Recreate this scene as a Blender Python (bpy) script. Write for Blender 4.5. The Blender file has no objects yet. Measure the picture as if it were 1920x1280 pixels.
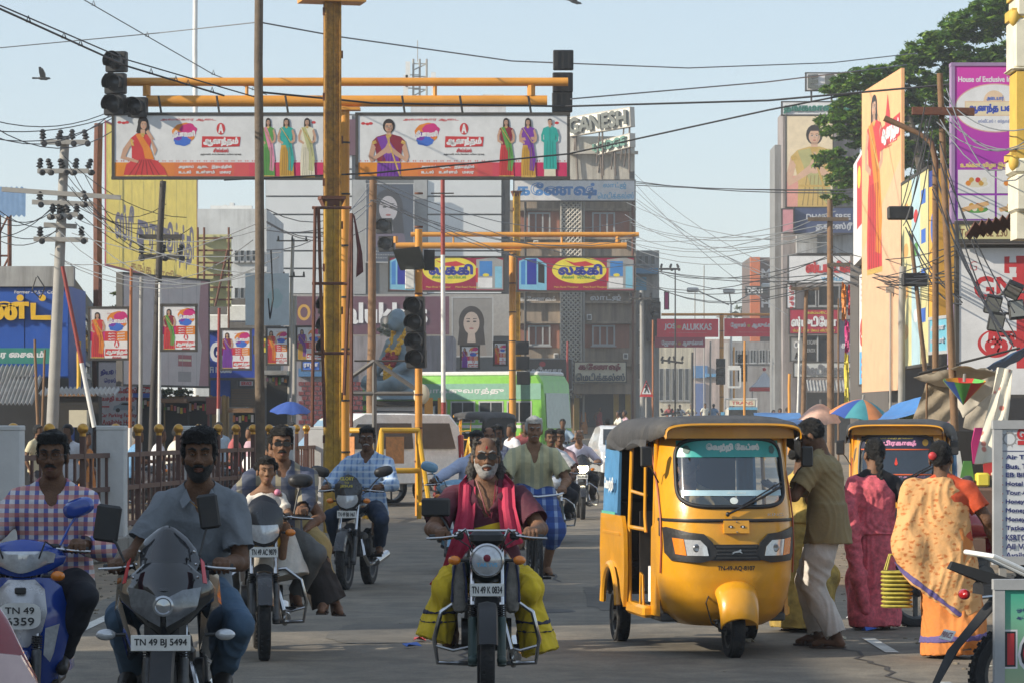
# A busy street junction: riders, auto rickshaws, gantry signals, hoardings.  X right, Y away from the camera, Z up.
import bpy,bmesh,math,random,zlib
import numpy as np
from mathutils import Vector,Matrix,noise as mnoise
from mathutils.geometry import tessellate_polygon
random.seed(11);np.random.seed(11)
R=math.radians
SC=bpy.context.scene
COL=SC.collection
# ------------------------------------------------------------------ camera, world, sun, exposure
F=6000.0;CAMH=1.65;HY=800.0;CX=960.0  # focal length in photograph pixels, eye height, horizon row
cd=bpy.data.cameras.new('camera');cam=bpy.data.objects.new('camera',cd);COL.objects.link(cam)
cam.location=(0,0,CAMH);cam.rotation_euler=(R(90),0,0)
cd.sensor_width=36;cd.lens=36*F/1920;cd.shift_y=(HY-640)/1920
cd.clip_start=.5;cd.clip_end=4000
SC.camera=cam
SUN_EL,SUN_AZ=25.0,20.0  # sun stands to the left, AZ degrees behind the camera's left
W=bpy.data.worlds.new('World');SC.world=W;W.use_nodes=True
_n=W.node_tree.nodes;_l=W.node_tree.links
_sky=_n.new('ShaderNodeTexSky');_sky.sky_type='NISHITA';_sky.sun_disc=False
_sd=Vector((-math.cos(R(SUN_AZ))*math.cos(R(SUN_EL)),-math.sin(R(SUN_AZ))*math.cos(R(SUN_EL)),math.sin(R(SUN_EL))))
_sky.sun_elevation=R(SUN_EL);_sky.sun_rotation=math.atan2(_sd.x,_sd.y)
_sky.altitude=50;_sky.air_density=1.1;_sky.dust_density=0.4;_sky.ozone_density=2.0
_n['Background'].inputs['Strength'].default_value=0.124
_tm=_n.new('ShaderNodeMix');_tm.data_type='RGBA';_tm.inputs['Factor'].default_value=.62;_tm.inputs['B'].default_value=(2.95,3.5,4.12,1)  # even tropical haze veils the clear-air sky
_l.new(_sky.outputs['Color'],_tm.inputs['A']);_l.new(_tm.outputs['Result'],_n['Background'].inputs['Color'])
sl=bpy.data.lights.new('sun','SUN');so=bpy.data.objects.new('sun',sl);COL.objects.link(so)
sl.energy=4.2;sl.angle=R(.53);sl.color=(1,.90,.74)
so.rotation_euler=(-_sd).to_track_quat('-Z','Y').to_euler()
SC.view_settings.view_transform='Standard';SC.view_settings.look='None'
SC.view_settings.gamma=1;SC.view_settings.use_curve_mapping=False
SC.view_settings.exposure=0.64
cy=SC.cycles
cy.use_denoising=True;cy.max_bounces=7;cy.diffuse_bounces=3;cy.glossy_bounces=3
cy.transmission_bounces=4;cy.transparent_max_bounces=16;cy.volume_bounces=1
cy.caustics_reflective=False;cy.caustics_refractive=False;cy.sample_clamp_indirect=6
def GZ(y):  # the road climbs gently past 60 m
 return 0.0 if y < 60 else (0.0103*(y-60) if y < 330 else 0.0103*270)
def P(px,py,d):  # the point d metres away seen at a photograph pixel
 return Vector(((px-CX)/F*d,d,CAMH+(HY-py)/F*d))
def XP(px,d): return (px-CX)/F*d
def ZP(py,d): return CAMH+(HY-py)/F*d
# ------------------------------------------------------------------ materials
MATS={}
def mat(name,col,rough=.6,metal=0.,var=.12,nscale=6.,bump=0.,dirt=0.,dirtcol=(.16,.12,.08),spec=.5,coat=0.,emit=None,es=1.,trans=0.,alpha=1.,streak=0.):
 """procedural principled material: noise-varied colour, optional dirt, streaks and bump"""
 if name in MATS: return MATS[name]
 m=bpy.data.materials.new(name);m.use_nodes=True;MATS[name]=m
 nt=m.node_tree;N=nt.nodes;L=nt.links;b=N['Principled BSDF']
 b.inputs['Roughness'].default_value=rough;b.inputs['Metallic'].default_value=metal
 b.inputs['Specular IOR Level'].default_value=spec;b.inputs['Coat Weight'].default_value=coat
 if trans: b.inputs['Transmission Weight'].default_value=trans
 if alpha < 1: b.inputs['Alpha'].default_value=alpha
 if emit: b.inputs['Emission Color'].default_value=(*emit,1);b.inputs['Emission Strength'].default_value=es
 tc=N.new('ShaderNodeTexCoord');oi=N.new('ShaderNodeObjectInfo')
 ad=N.new('ShaderNodeVectorMath');ad.operation='ADD'
 L.new(tc.outputs['Object'],ad.inputs[0]);L.new(oi.outputs['Location'],ad.inputs[1])
 nz=N.new('ShaderNodeTexNoise');nz.inputs['Scale'].default_value=nscale;nz.inputs['Detail'].default_value=5;nz.inputs['Roughness'].default_value=.65
 L.new(ad.outputs[0],nz.inputs['Vector'])
 rp=N.new('ShaderNodeValToRGB');rp.color_ramp.elements[0].position=.3;rp.color_ramp.elements[1].position=.7
 rp.color_ramp.elements[0].color=(*[max(0,c*(1-var)) for c in col],1);rp.color_ramp.elements[1].color=(*[min(.95,c*(1+var)) for c in col],1)
 L.new(nz.outputs['Fac'],rp.inputs['Fac']);out=rp.outputs['Color']
 if dirt or streak:
  n2=N.new('ShaderNodeTexNoise');n2.inputs['Scale'].default_value=nscale*.35 if not streak else 1.3;n2.inputs['Detail'].default_value=7;n2.inputs['Roughness'].default_value=.7
  if streak:
   mp=N.new('ShaderNodeMapping');mp.inputs['Scale'].default_value=(2.2,2.2,.18);L.new(ad.outputs[0],mp.inputs['Vector']);L.new(mp.outputs[0],n2.inputs['Vector'])
  else: L.new(ad.outputs[0],n2.inputs['Vector'])
  r2=N.new('ShaderNodeMapRange');r2.inputs['From Min'].default_value=.5 if not streak else .5-.12*streak;r2.inputs['From Max'].default_value=.78 if not streak else .7;r2.inputs['To Max'].default_value=dirt or streak
  L.new(n2.outputs['Fac'],r2.inputs['Value'])
  mx=N.new('ShaderNodeMix');mx.data_type='RGBA';L.new(r2.outputs['Result'],mx.inputs['Factor']);L.new(out,mx.inputs['A']);mx.inputs['B'].default_value=(*dirtcol,1)
  out=mx.outputs['Result']
 L.new(out,b.inputs['Base Color'])
 rr=N.new('ShaderNodeMapRange');rr.inputs['To Min'].default_value=max(.02,rough*.8);rr.inputs['To Max'].default_value=min(1,rough*1.2+.03)
 L.new(nz.outputs['Fac'],rr.inputs['Value']);L.new(rr.outputs['Result'],b.inputs['Roughness'])
 if bump:
  bp=N.new('ShaderNodeBump');bp.inputs['Strength'].default_value=bump;bp.inputs['Distance'].default_value=.02
  n3=N.new('ShaderNodeTexNoise');n3.inputs['Scale'].default_value=nscale*4;n3.inputs['Detail'].default_value=4;L.new(ad.outputs[0],n3.inputs['Vector'])
  L.new(n3.outputs['Fac'],bp.inputs['Height']);L.new(bp.outputs['Normal'],b.inputs['Normal'])
 return m
def nodes_of(m): return m.node_tree.nodes,m.node_tree.links,m.node_tree.nodes['Principled BSDF']
def band_mat(name,col,col2,scale,axis='X',rough=.8,duty=.5,second=None,axis2='Z',scale2=None,duty2=.5):
 """woven cloth: stripes along one axis, optionally crossed by a second set (checks)"""
 if name in MATS: return MATS[name]
 m=mat(name,col,rough,var=.15,nscale=14,bump=.15);N,L,b=nodes_of(m)
 tc=N.new('ShaderNodeTexCoord');sp=N.new('ShaderNodeSeparateXYZ');L.new(tc.outputs['Object'],sp.inputs[0])
 def stripe(ax,sc,du):
  mu=N.new('ShaderNodeMath');mu.operation='MULTIPLY';mu.inputs[1].default_value=sc;L.new(sp.outputs[ax],mu.inputs[0])
  fr=N.new('ShaderNodeMath');fr.operation='FRACT';L.new(mu.outputs[0],fr.inputs[0])
  gt=N.new('ShaderNodeMath');gt.operation='GREATER_THAN';gt.inputs[1].default_value=du;L.new(fr.outputs[0],gt.inputs[0]);return gt.outputs[0]
 def over(src,fac,c,k):
  mm=N.new('ShaderNodeMath');mm.operation='MULTIPLY';mm.inputs[1].default_value=k;L.new(fac,mm.inputs[0])
  mx=N.new('ShaderNodeMix');mx.data_type='RGBA';L.new(mm.outputs[0],mx.inputs['Factor']);L.new(src,mx.inputs['A']);mx.inputs['B'].default_value=(*c,1);return mx.outputs['Result']
 src=b.inputs['Base Color'].links[0].from_socket
 o=over(src,stripe(axis,scale,duty),col2,.85)
 if second: o=over(o,stripe(axis2,scale2 or scale,duty2),second,.6)
 L.new(o,b.inputs['Base Color']);return m
 # ------------------------------------------------------------------ mesh builder
class MB:
 def __init__(s): s.v=[];s.f=[];s.m=[]
 def add(s,vs,fs,m=0,M=None):
  o=len(s.v)
  s.v += [tuple(M @ Vector(v)) for v in vs] if M else [tuple(v) for v in vs]
  s.f += [tuple(i+o for i in f) for f in fs];s.m += [m]*len(fs);return s
 def box(s,c,d,m=0,M=None,ch=0):
  x,y,z=[k/2 for k in d];c=Vector(c)
  if ch <= 0:
   vs=[c+Vector((a*x,b*y,e*z)) for e in (-1,1) for b in (-1,1) for a in (-1,1)]
   return s.add(vs,[(0,2,3,1),(4,5,7,6),(0,1,5,4),(2,6,7,3),(0,4,6,2),(1,3,7,5)],m,M)
  rings=[]
  for z_,k in ((-z,ch),(-z+ch,0),(z-ch,0),(z,ch)):
   X,Y=x-k,y-k
   q=min(ch,X*.6,Y*.6)
   rings.append([c+Vector(p) for p in ((X,-Y+q,z_),(X,Y-q,z_),(X-q,Y,z_),(-X+q,Y,z_),(-X,Y-q,z_),(-X,-Y+q,z_),(-X+q,-Y,z_),(X-q,-Y,z_))])
  return s.loft(rings,m,M)
 def loft(s,rings,m=0,M=None,closed=True,cap=True):
  n=len(rings[0]);vs=[p for r in rings for p in r];fs=[]
  for i in range(len(rings)-1):
   for j in range(n if closed else n-1):
    a=i*n+j;b=i*n+(j+1) % n
    fs.append((a,b,b+n,a+n))
  if cap and closed: fs.append(tuple(range(n-1,-1,-1)));fs.append(tuple((len(rings)-1)*n+k for k in range(n)))
  return s.add(vs,fs,m,M)
 def cyl(s,p0,p1,r0,r1=None,n=12,m=0,M=None,cap=True):
  p0=Vector(p0);p1=Vector(p1);r1=r0 if r1 is None else r1
  z=(p1-p0).normalized();x=z.orthogonal().normalized();y=z.cross(x)
  ring=lambda p,r: [p+(x*math.cos(2*math.pi*k/n)+y*math.sin(2*math.pi*k/n))*r for k in range(n)]
  return s.loft([ring(p0,r0),ring(p1,r1)],m,M,cap=cap)
 def tube(s,pts,r,n=8,m=0,M=None,cap=True,sy=1.):
  pts=[Vector(p) for p in pts];rs=r if isinstance(r,(list,tuple)) else [r]*len(pts)
  rings=[];up=None
  for i,p in enumerate(pts):
   t=(pts[min(i+1,len(pts)-1)]-pts[max(i-1,0)]).normalized()
   if up is None: up=t.orthogonal().normalized() if abs(t.z) > .9 else Vector((0,0,1))
   x=t.cross(up)
   if x.length < 1e-4: x=t.orthogonal()
   x.normalize();y=x.cross(t).normalized();up=y
   rings.append([p+(x*math.cos(2*math.pi*k/n)+y*sy*math.sin(2*math.pi*k/n))*rs[i] for k in range(n)])
  return s.loft(rings,m,M,cap=cap)
 def lathe(s,prof,n=24,m=0,M=None,a0=0,a1=2*math.pi):
  full=abs(a1-a0-2*math.pi) < 1e-6;k=n if full else n+1
  rings=[[(r*math.cos(a0+(a1-a0)*j/n),r*math.sin(a0+(a1-a0)*j/n),z) for j in range(k)] for r,z in prof]
  return s.loft(rings,m,M,closed=full,cap=False)
 def prism(s,poly,d,m=0,M=None,holes=()):
  """polygon [(x,z)..] (with holes) in the XZ plane at y=0, thickness d towards +y"""
  loops=[[Vector((x,0,z)) for x,z in poly]]+[[Vector((x,0,z)) for x,z in h] for h in holes]
  vs=[p for l in loops for p in l];n=len(vs)
  tris=tessellate_polygon(loops);fs=[]
  for t in tris:
   a,b,c=[vs[i] for i in t]
   if (b-a).cross(c-a).y > 0: t=(t[0],t[2],t[1])
   fs.append(tuple(t))
   if d: fs.append((t[0]+n,t[2]+n,t[1]+n))
  al=list(vs)
  if d:
   al += [p+Vector((0,d,0)) for p in vs];o=0
   for l in loops:
    ar=sum(l[i].x*l[(i+1) % len(l)].z-l[(i+1) % len(l)].x*l[i].z for i in range(len(l)))
    flip=(ar > 0) != (o == 0)
    for i in range(len(l)):
     a=o+i;b=o+(i+1) % len(l);q=(a,b,b+n,a+n) if flip else (b,a,a+n,b+n)
     fs.append(q[::-1] if not flip else q[::-1])
    o += len(l)
  return s.add(al,fs,m,M)
 def ball(s,c,r,m=0,M=None,n=12,k=8):
  c=Vector(c);r=Vector((r,r,r)) if not hasattr(r,'__len__') else Vector(r)
  rings=[[c+Vector((r.x*math.sin(math.pi*i/k)*math.cos(2*math.pi*j/n),r.y*math.sin(math.pi*i/k)*math.sin(2*math.pi*j/n),-r.z*math.cos(math.pi*i/k))) for j in range(n)] for i in range(k+1)]
  return s.loft(rings,m,M,cap=False)
 def quad(s,a,b,c,d,m=0,M=None): return s.add([a,b,c,d],[(0,1,2,3)],m,M)
 def build(s,name,mats,parent=None,loc=None,smooth=35,label=None,rotz=None):
  me=bpy.data.meshes.new(name);me.from_pydata(s.v,[],s.f)
  mats=mats if isinstance(mats,(list,tuple)) else [mats]
  for x in mats: me.materials.append(x)
  me.polygons.foreach_set('material_index',s.m)
  if smooth:
   me.polygons.foreach_set('use_smooth',[True]*len(s.f));me.update();me.set_sharp_from_angle(angle=R(smooth))
  me.update()
  o=bpy.data.objects.new(name,me);COL.objects.link(o)
  if parent is not None: o.parent=parent
  if loc is not None: o.location=loc
  if rotz is not None: o.rotation_euler.z=rotz
  if label: o['label']=label
  return o
def tag(o,label,cat,group=None,kind=None):
 if label: o['label']=label
 if cat: o['category']=cat
 if group: o['group']=group
 if kind: o['kind']=kind
 return o
def thing(name,label,cat,loc=(0,0,0),rotz=0.,group=None):
 o=bpy.data.objects.new(name,None);COL.objects.link(o);o.location=loc;o.rotation_euler=(0,0,rotz)
 return tag(o,label,cat,group)
KIDS={}
def clone(root,loc,rotz=None,label=None,remat=None,scale=None,skip=()):
 """copy of a thing with copies of its parts and sub-parts; remat maps material name -> material"""
 def cp(o,parent):
  c=o.copy();COL.objects.link(c);c.parent=parent
  if remat and c.type == 'MESH' and any(s.material and s.material.name in remat for s in o.material_slots):
   for i,s in enumerate(o.material_slots):
    if s.material.name in remat:
     c.material_slots[i].link='OBJECT';c.material_slots[i].material=remat[s.material.name]
  for ch in o.children:
   if ch.name.split('.')[0] not in skip: cp(ch,c)
  return c
 c=cp(root,None);c.location=loc
 if rotz is not None: c.rotation_euler.z=rotz
 if scale: c.scale=(scale,)*3
 if label: c['label']=label
 return c
 # ------------------------------------------------------------------ lettering (outlines of the built-in font, filled by nesting)
_TXT={}
def visual(t):
 """vowel signs that stand before their consonant are moved there: the font engine draws them in typed order"""
 o=[]
 for ch in t:
  if ch in '\u0bc6\u0bc7\u0bc8' and o: o.insert(len(o)-1,ch)
  elif ch in '\u0bca\u0bcb' and o: o.insert(len(o)-1,'\u0bc6' if ch == '\u0bca' else '\u0bc7');o.append('\u0bbe')
  else: o.append(ch)
 return ''.join(o)
def glyphs(body,res=4):
 body=visual(body)
 if (body,res) in _TXT: return _TXT[(body,res)]
 c=bpy.data.curves.new('t','FONT');c.body=body;c.size=1;c.resolution_u=res
 o=bpy.data.objects.new('t',c);COL.objects.link(o)
 dg=bpy.context.evaluated_depsgraph_get();cu=o.to_curve(dg)
 loops=[]
 for sp in cu.splines:
  pts=[];bp=sp.bezier_points;n=len(bp)
  if not n: continue
  for i in range(n):
   a,b=bp[i],bp[(i+1) % n]
   straight=a.handle_right_type == 'VECTOR' and b.handle_left_type == 'VECTOR'
   st=(b.co-a.co).length;hl=abs((a.handle_right-a.co).cross(b.co-a.co).length)+abs((b.handle_left-a.co).cross(b.co-a.co).length)
   k=1 if hl < 1e-5*max(st,1e-3) or straight else res
   for j in range(k):
    t=j/k;u=1-t
    p=a.co*u**3+a.handle_right*3*u*u*t+b.handle_left*3*u*t*t+b.co*t**3
    if not pts or (Vector((p.x,p.y))-pts[-1]).length > 1e-4: pts.append(Vector((p.x,p.y)))
  if len(pts) > 2: loops.append(pts)
 o.to_curve_clear();bpy.data.objects.remove(o);bpy.data.curves.remove(c)
 area=lambda l: sum(l[i].x*l[(i+1) % len(l)].y-l[(i+1) % len(l)].x*l[i].y for i in range(len(l)))/2
 def inside(p,l):
  r=False
  for i in range(len(l)):
   a,b=l[i],l[i-1]
   if (a.y > p.y) != (b.y > p.y) and p.x < (b.x-a.x)*(p.y-a.y)/(b.y-a.y)+a.x: r=not r
  return r
 big=max(loops,key=lambda l: abs(area(l))) if loops else None
 sg=1 if big and area(big) > 0 else -1
 outer=[l for l in loops if area(l)*sg > 0];inner=[l for l in loops if area(l)*sg <= 0]
 shapes=[[l,[]] for l in outer]
 for h in inner:
  best=[s for s in shapes if inside(h[0],s[0])]
  if best: min(best,key=lambda s: abs(area(s[0])))[1].append(h)
 xs=[p.x for l in loops for p in l] or [0,1];ys=[p.y for l in loops for p in l] or [0,1]
 _TXT[(body,res)]=(shapes,min(xs),max(xs),min(ys),max(ys));return _TXT[(body,res)]
def letters(mb,body,x0,z0,w,h,m=0,depth=0.,bold=0.,M=None,y=0.,slant=0.,res=3):
 """fit lettering into the box (x0,z0,w,h) in the XZ plane, facing -y"""
 sh,a,b,c,d=glyphs(body,res);sx=w/max(b-a,1e-3);sz=h/max(d-c,1e-3)
 for q,(o,hs) in enumerate(sh):
  f=lambda p: (x0+(p.x-a)*sx+slant*(p.y-c)*sz,z0+(p.y-c)*sz)
  MM=Matrix.Translation((0,y-depth-.0001*(q % 3),0))
  if M: MM=M @ MM
  n0=len(mb.f);mb.prism([f(p) for p in o],depth,m,MM,[[f(p) for p in g] for g in hs])
  tri=0.
  for fc in mb.f[n0:]:
   if len(fc) == 3:
    A,B,C=[Vector(mb.v[i]) for i in fc];tri += (B-A).cross(C-A).length/2
  q0=[f(p) for p in o];ar0=abs(sum(q0[i][0]*q0[(i+1) % len(q0)][1]-q0[(i+1) % len(q0)][0]*q0[i][1] for i in range(len(q0))))/2
  for g in hs:
   q0=[f(p) for p in g];ar0 -= abs(sum(q0[i][0]*q0[(i+1) % len(q0)][1]-q0[(i+1) % len(q0)][0]*q0[i][1] for i in range(len(q0))))/2
  broken=tri < .55*ar0*(2 if depth else 1)
  for bold in ([bold] if not broken else [bold,-.1]):
   if not bold: continue
   ar=sum(o[i].x*o[(i+1) % len(o)].y-o[(i+1) % len(o)].x*o[i].y for i in range(len(o)))
   for lp in ([o] if broken else [o]+hs):
    n=len(lp);P2=[Vector(f(p)) for p in lp];off=[]
    for i in range(n):
     t=(P2[(i+1) % n]-P2[i-1]);t=t.normalized() if t.length > 1e-9 else Vector((1,0))
     nn=Vector((t.y,-t.x))*(1 if ar > 0 else -1);off.append(P2[i]+nn*bold*h)
    vs=[(p.x,0,p.y) for p in P2]+[(p.x,0,p.y) for p in off]
    fs=[(i,(i+1) % n,(i+1) % n+n,i+n) for i in range(n)]
    mb.add(vs,fs,m,(M or Matrix()) @ Matrix.Translation((0,y-depth-.0003,0)))
 return mb
 # ------------------------------------------------------------------ implicit bodies: round cones and profiles blended, then meshed
class Field:
 def __init__(s,lo,hi,h):
  s.lo=np.array(lo,'f4');s.h=h;s.n=np.ceil((np.array(hi)-np.array(lo))/h).astype(int)+1
  s.F=np.full(s.n,.08,'f4')
 def block(s,lo,hi):
  a=np.clip(np.floor((np.array(lo)-s.lo)/s.h).astype(int),0,s.n);b=np.clip(np.ceil((np.array(hi)-s.lo)/s.h).astype(int)+1,0,s.n)
  if (b <= a).any(): return None,None
  sl=tuple(slice(i,j) for i,j in zip(a,b))
  g=[s.lo[k]+s.h*np.arange(a[k],b[k],dtype='f4') for k in range(3)]
  return sl,(g[0][:,None,None],g[1][None,:,None],g[2][None,None,:])
 def merge(s,sl,D,k,op):
  A=s.F[sl]
  if op == 'add':
   if k > 0: h=np.clip(.5+.5*(A-D)/k,0,1);s.F[sl]=A+(D-A)*h-k*h*(1-h)
   else: s.F[sl]=np.minimum(A,D)
  elif op == 'sub':
   D=-D
   h=np.clip(.5-.5*(A-D)/k,0,1) if k > 0 else None
   s.F[sl]=np.maximum(A,D) if k <= 0 else A+(D-A)*h+k*h*(1-h)
 def cone(s,a,b,ra,rb,k=.02,op='add'):
  a=np.array(a,'f4');b=np.array(b,'f4');r=max(ra,rb)+k+.03
  sl,g=s.block(np.minimum(a,b)-r,np.maximum(a,b)+r)
  if sl is None: return s
  d=b-a;L2=max(float(d@d),1e-8)
  px,py,pz=g[0]-a[0],g[1]-a[1],g[2]-a[2]
  t=np.clip((px*d[0]+py*d[1]+pz*d[2])/L2,0,1)
  D=np.sqrt((px-t*d[0])**2+(py-t*d[1])**2+(pz-t*d[2])**2)-(ra+(rb-ra)*t)
  s.merge(sl,D,k,op);return s
 def chain(s,pts,rs,k=.02):
  for i in range(len(pts)-1): s.cone(pts[i],pts[i+1],rs[i],rs[i+1],k)
  return s
 def ell(s,c,r,M=None,k=.015,op='add'):
  c=np.array(c,'f4');r=np.array(r,'f4');m=float(r.max())+k+.03
  sl,g=s.block(c-m,c+m)
  if sl is None: return s
  p=[g[i]-c[i] for i in range(3)]
  if M is not None: p=[p[0]*M[0][i]+p[1]*M[1][i]+p[2]*M[2][i] for i in range(3)]
  q=np.sqrt((p[0]/r[0])**2+(p[1]/r[1])**2+(p[2]/r[2])**2)+1e-6
  g2=np.sqrt((p[0]/r[0]**2)**2+(p[1]/r[1]**2)**2+(p[2]/r[2]**2)**2)+1e-6
  s.merge(sl,q*(q-1)/g2,k,op);return s
 def prof(s,a,b,side,rows,k=.03,op='add',grow=0.,e=2.2):
  """elliptical sections (t, half width along side, half depth) between a and b"""
  a=np.array(a,'f4');b=np.array(b,'f4');d=b-a;L=float(np.linalg.norm(d));u=d/L
  sd=np.array(side,'f4');sd=sd-u*(sd@u);sd /= np.linalg.norm(sd);fw=np.cross(u,sd)
  T=np.array([q[0] for q in rows],'f4');Wd=np.array([q[1] for q in rows],'f4')+grow;Dp=np.array([q[2] for q in rows],'f4')+grow
  m=float(max(Wd.max(),Dp.max()))+k+.03
  sl,g=s.block(np.minimum(a,b)-m,np.maximum(a,b)+m)
  if sl is None: return s
  p=[g[i]-a[i] for i in range(3)]
  z=p[0]*u[0]+p[1]*u[1]+p[2]*u[2];x=p[0]*sd[0]+p[1]*sd[1]+p[2]*sd[2];y=p[0]*fw[0]+p[1]*fw[1]+p[2]*fw[2]
  t=z/L;w=np.interp(t,T,Wd).astype('f4');dp=np.interp(t,T,Dp).astype('f4')
  q=((np.abs(x)/w)**e+(np.abs(y)/dp)**e)**(1/e)
  D=(q-1)*np.minimum(w,dp);ov=np.maximum(T[0]*L-z,z-T[-1]*L)
  D=np.where(ov > 0,np.sqrt(np.maximum(D,0)**2+ov**2),np.maximum(D,ov));s.merge(sl,D,k,op);return s
 def cut(s,p,n):
  """drop everything on the side of the plane that n points to"""
  p=np.array(p,'f4');n=np.array(n,'f4');n /= np.linalg.norm(n)
  sl,g=s.block(s.lo,s.lo+s.h*s.n)
  s.F=np.maximum(s.F,(g[0]-p[0])*n[0]+(g[1]-p[1])*n[1]+(g[2]-p[2])*n[2]);return s
 def minus(s,o,grow=0.): s.F=np.maximum(s.F,grow-o.F);return s
 def mesh(s,fold=0.,seed=0,fs=(9,9,3)):
  Fd=np.pad(s.F,1,constant_values=.08);ins=Fd < 0
  n=np.array(Fd.shape)-1
  cnt=np.zeros(n,'i1')
  for i in (0,1):
   for j in (0,1):
    for k in (0,1): cnt += ins[i:n[0]+i,j:n[1]+j,k:n[2]+k]
  act=np.argwhere((cnt > 0) & (cnt < 8));N=len(act)
  if not N: return np.zeros((0,3)),np.zeros((0,4),int)
  idx=np.full(n,-1,'i4');idx[tuple(act.T)]=np.arange(N)
  c=np.array([(i,j,k) for i in (0,1) for j in (0,1) for k in (0,1)])
  V=np.stack([Fd[act[:,0]+q[0],act[:,1]+q[1],act[:,2]+q[2]] for q in c],1)
  S=np.zeros((N,3));ct=np.zeros(N)
  for a in range(8):
   for b in range(a+1,8):
    if np.abs(c[a]-c[b]).sum() != 1: continue
    m=(V[:,a] < 0) != (V[:,b] < 0)
    t=np.where(m,V[:,a]/np.where(m,V[:,a]-V[:,b],1),0)[:,None]
    S += np.where(m[:,None],c[a]+t*(c[b]-c[a]),0);ct += m
  P_=(act+S/ct[:,None]-1)*s.h+s.lo
  Q=[]
  for ax in range(3):
   o1,o2=[(1,2),(2,0),(0,1)][ax]
   A=ins[tuple(slice(1,n[q]) if q != ax else slice(0,n[q]) for q in range(3))]
   B=ins[tuple(slice(1,n[q]) if q != ax else slice(1,n[q]+1) for q in range(3))]
   for w,fl in ((A & ~B,False),(B & ~A,True)):
    e=np.argwhere(w)
    if not len(e): continue
    for q in range(3):
     if q != ax: e[:,q] += 1
    def at(d1,d2):
     f=e.copy();f[:,o1] -= d1;f[:,o2] -= d2;return idx[tuple(f.T)]
    q4=np.stack([at(1,1),at(0,1),at(0,0),at(1,0)],1)
    Q.append(q4[:,::-1] if fl else q4)
  Q=np.concatenate(Q)
  if fold:
   ph=np.random.RandomState(seed).rand(12)*6.28
   x,y,z=P_.T
   u=.05*np.sin(z*fs[2]*3.1+x*7+ph[4])+.04*np.sin(y*9+z*5+ph[5]);x=x+u;y=y-u;zz=z+.06*np.sin(x*11+ph[6])+.05*np.sin(y*13+ph[7])
   cr=1-2*np.abs(np.sin(x*fs[0]*1.7+y*fs[1]*1.2+zz*fs[2]*3.3+ph[8]))**.6;cr2=1-2*np.abs(np.sin(x*fs[0]*2.9-y*fs[1]*2.1-zz*fs[2]*5.7+ph[9]))**.7
   z=zz
   w=.35*cr+.3*cr2+.7*(np.sin(x*fs[0]*2+z*fs[2]*5+ph[0])+np.sin(y*fs[1]*2.3-z*fs[2]*4+ph[1])+.7*np.sin((x+y)*fs[0]*4.1+z*fs[2]*9+ph[2])+.5*np.sin((x-y)*fs[1]*6.7-z*fs[2]*13+ph[3]))/3
   gi=np.clip(((P_-s.lo)/s.h).round().astype(int),1,np.array(s.F.shape)-2)
   gr=np.stack([s.F[gi[:,0]+(q == 0),gi[:,1]+(q == 1),gi[:,2]+(q == 2)]-s.F[gi[:,0]-(q == 0),gi[:,1]-(q == 1),gi[:,2]-(q == 2)] for q in range(3)],1)
   gr /= np.linalg.norm(gr,axis=1)[:,None]+1e-6
   P_=P_+gr*(w*fold)[:,None]
  return P_,Q
 def build(s,name,m,parent,fold=0.,seed=0,fs=(9,9,3),label=None,smooth_it=1):
  V,Q=s.mesh(fold,seed,fs)
  me=bpy.data.meshes.new(name);nv,nq=len(V),len(Q)
  if smooth_it and nv:  # one pass of neighbour averaging takes the grid marks off
   e=np.concatenate([Q[:,[0,1]],Q[:,[1,2]],Q[:,[2,3]],Q[:,[3,0]]]);
   for _ in range(smooth_it):
    A=np.zeros((nv,3));ct=np.bincount(np.concatenate([e[:,0],e[:,1]]),minlength=nv)
    for ax in range(3): A[:,ax]=np.bincount(e[:,0],V[e[:,1],ax],nv)+np.bincount(e[:,1],V[e[:,0],ax],nv)
    V=.45*V+.55*A/np.maximum(ct,1)[:,None]
  me.vertices.add(nv);me.loops.add(nq*4);me.polygons.add(nq)
  me.vertices.foreach_set('co',V.astype('f4').ravel());me.loops.foreach_set('vertex_index',Q.astype('i4').ravel())
  me.polygons.foreach_set('loop_start',np.arange(0,nq*4,4,dtype='i4'));me.polygons.foreach_set('use_smooth',np.ones(nq,bool))
  me.update(calc_edges=True);me.validate();me.materials.append(m)
  o=bpy.data.objects.new(name,me);COL.objects.link(o);o.parent=parent
  if label: o['label']=label
  return o
def ik(a,b,l1,l2,pole):
 """the middle joint of a two-bone limb from a to b"""
 a=Vector(a);b=Vector(b);d=b-a;L=min(d.length,(l1+l2)*.995);u=d.normalized()
 b2=a+u*L;x=(l1*l1-l2*l2+L*L)/(2*L);hgt=math.sqrt(max(l1*l1-x*x,0))
 p=Vector(pole);p=p-u*p.dot(u)
 return a+u*x+p.normalized()*hgt,b2
SKIN={'dark': (.135,.068,.037),'mid': (.19,.098,.056),'brown': (.24,.13,.075),'light': (.36,.21,.13)}
def skin(k): return mat('skin_'+k,SKIN[k],.56,var=.2,nscale=30,spec=.3,bump=.35,dirt=.25,dirtcol=tuple(c*.6 for c in SKIN[k]))
def head_frame(yaw,pitch,roll=0): return Matrix.Rotation(yaw,3,'Z') @ Matrix.Rotation(pitch,3,'X') @ Matrix.Rotation(roll,3,'Y')
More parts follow.
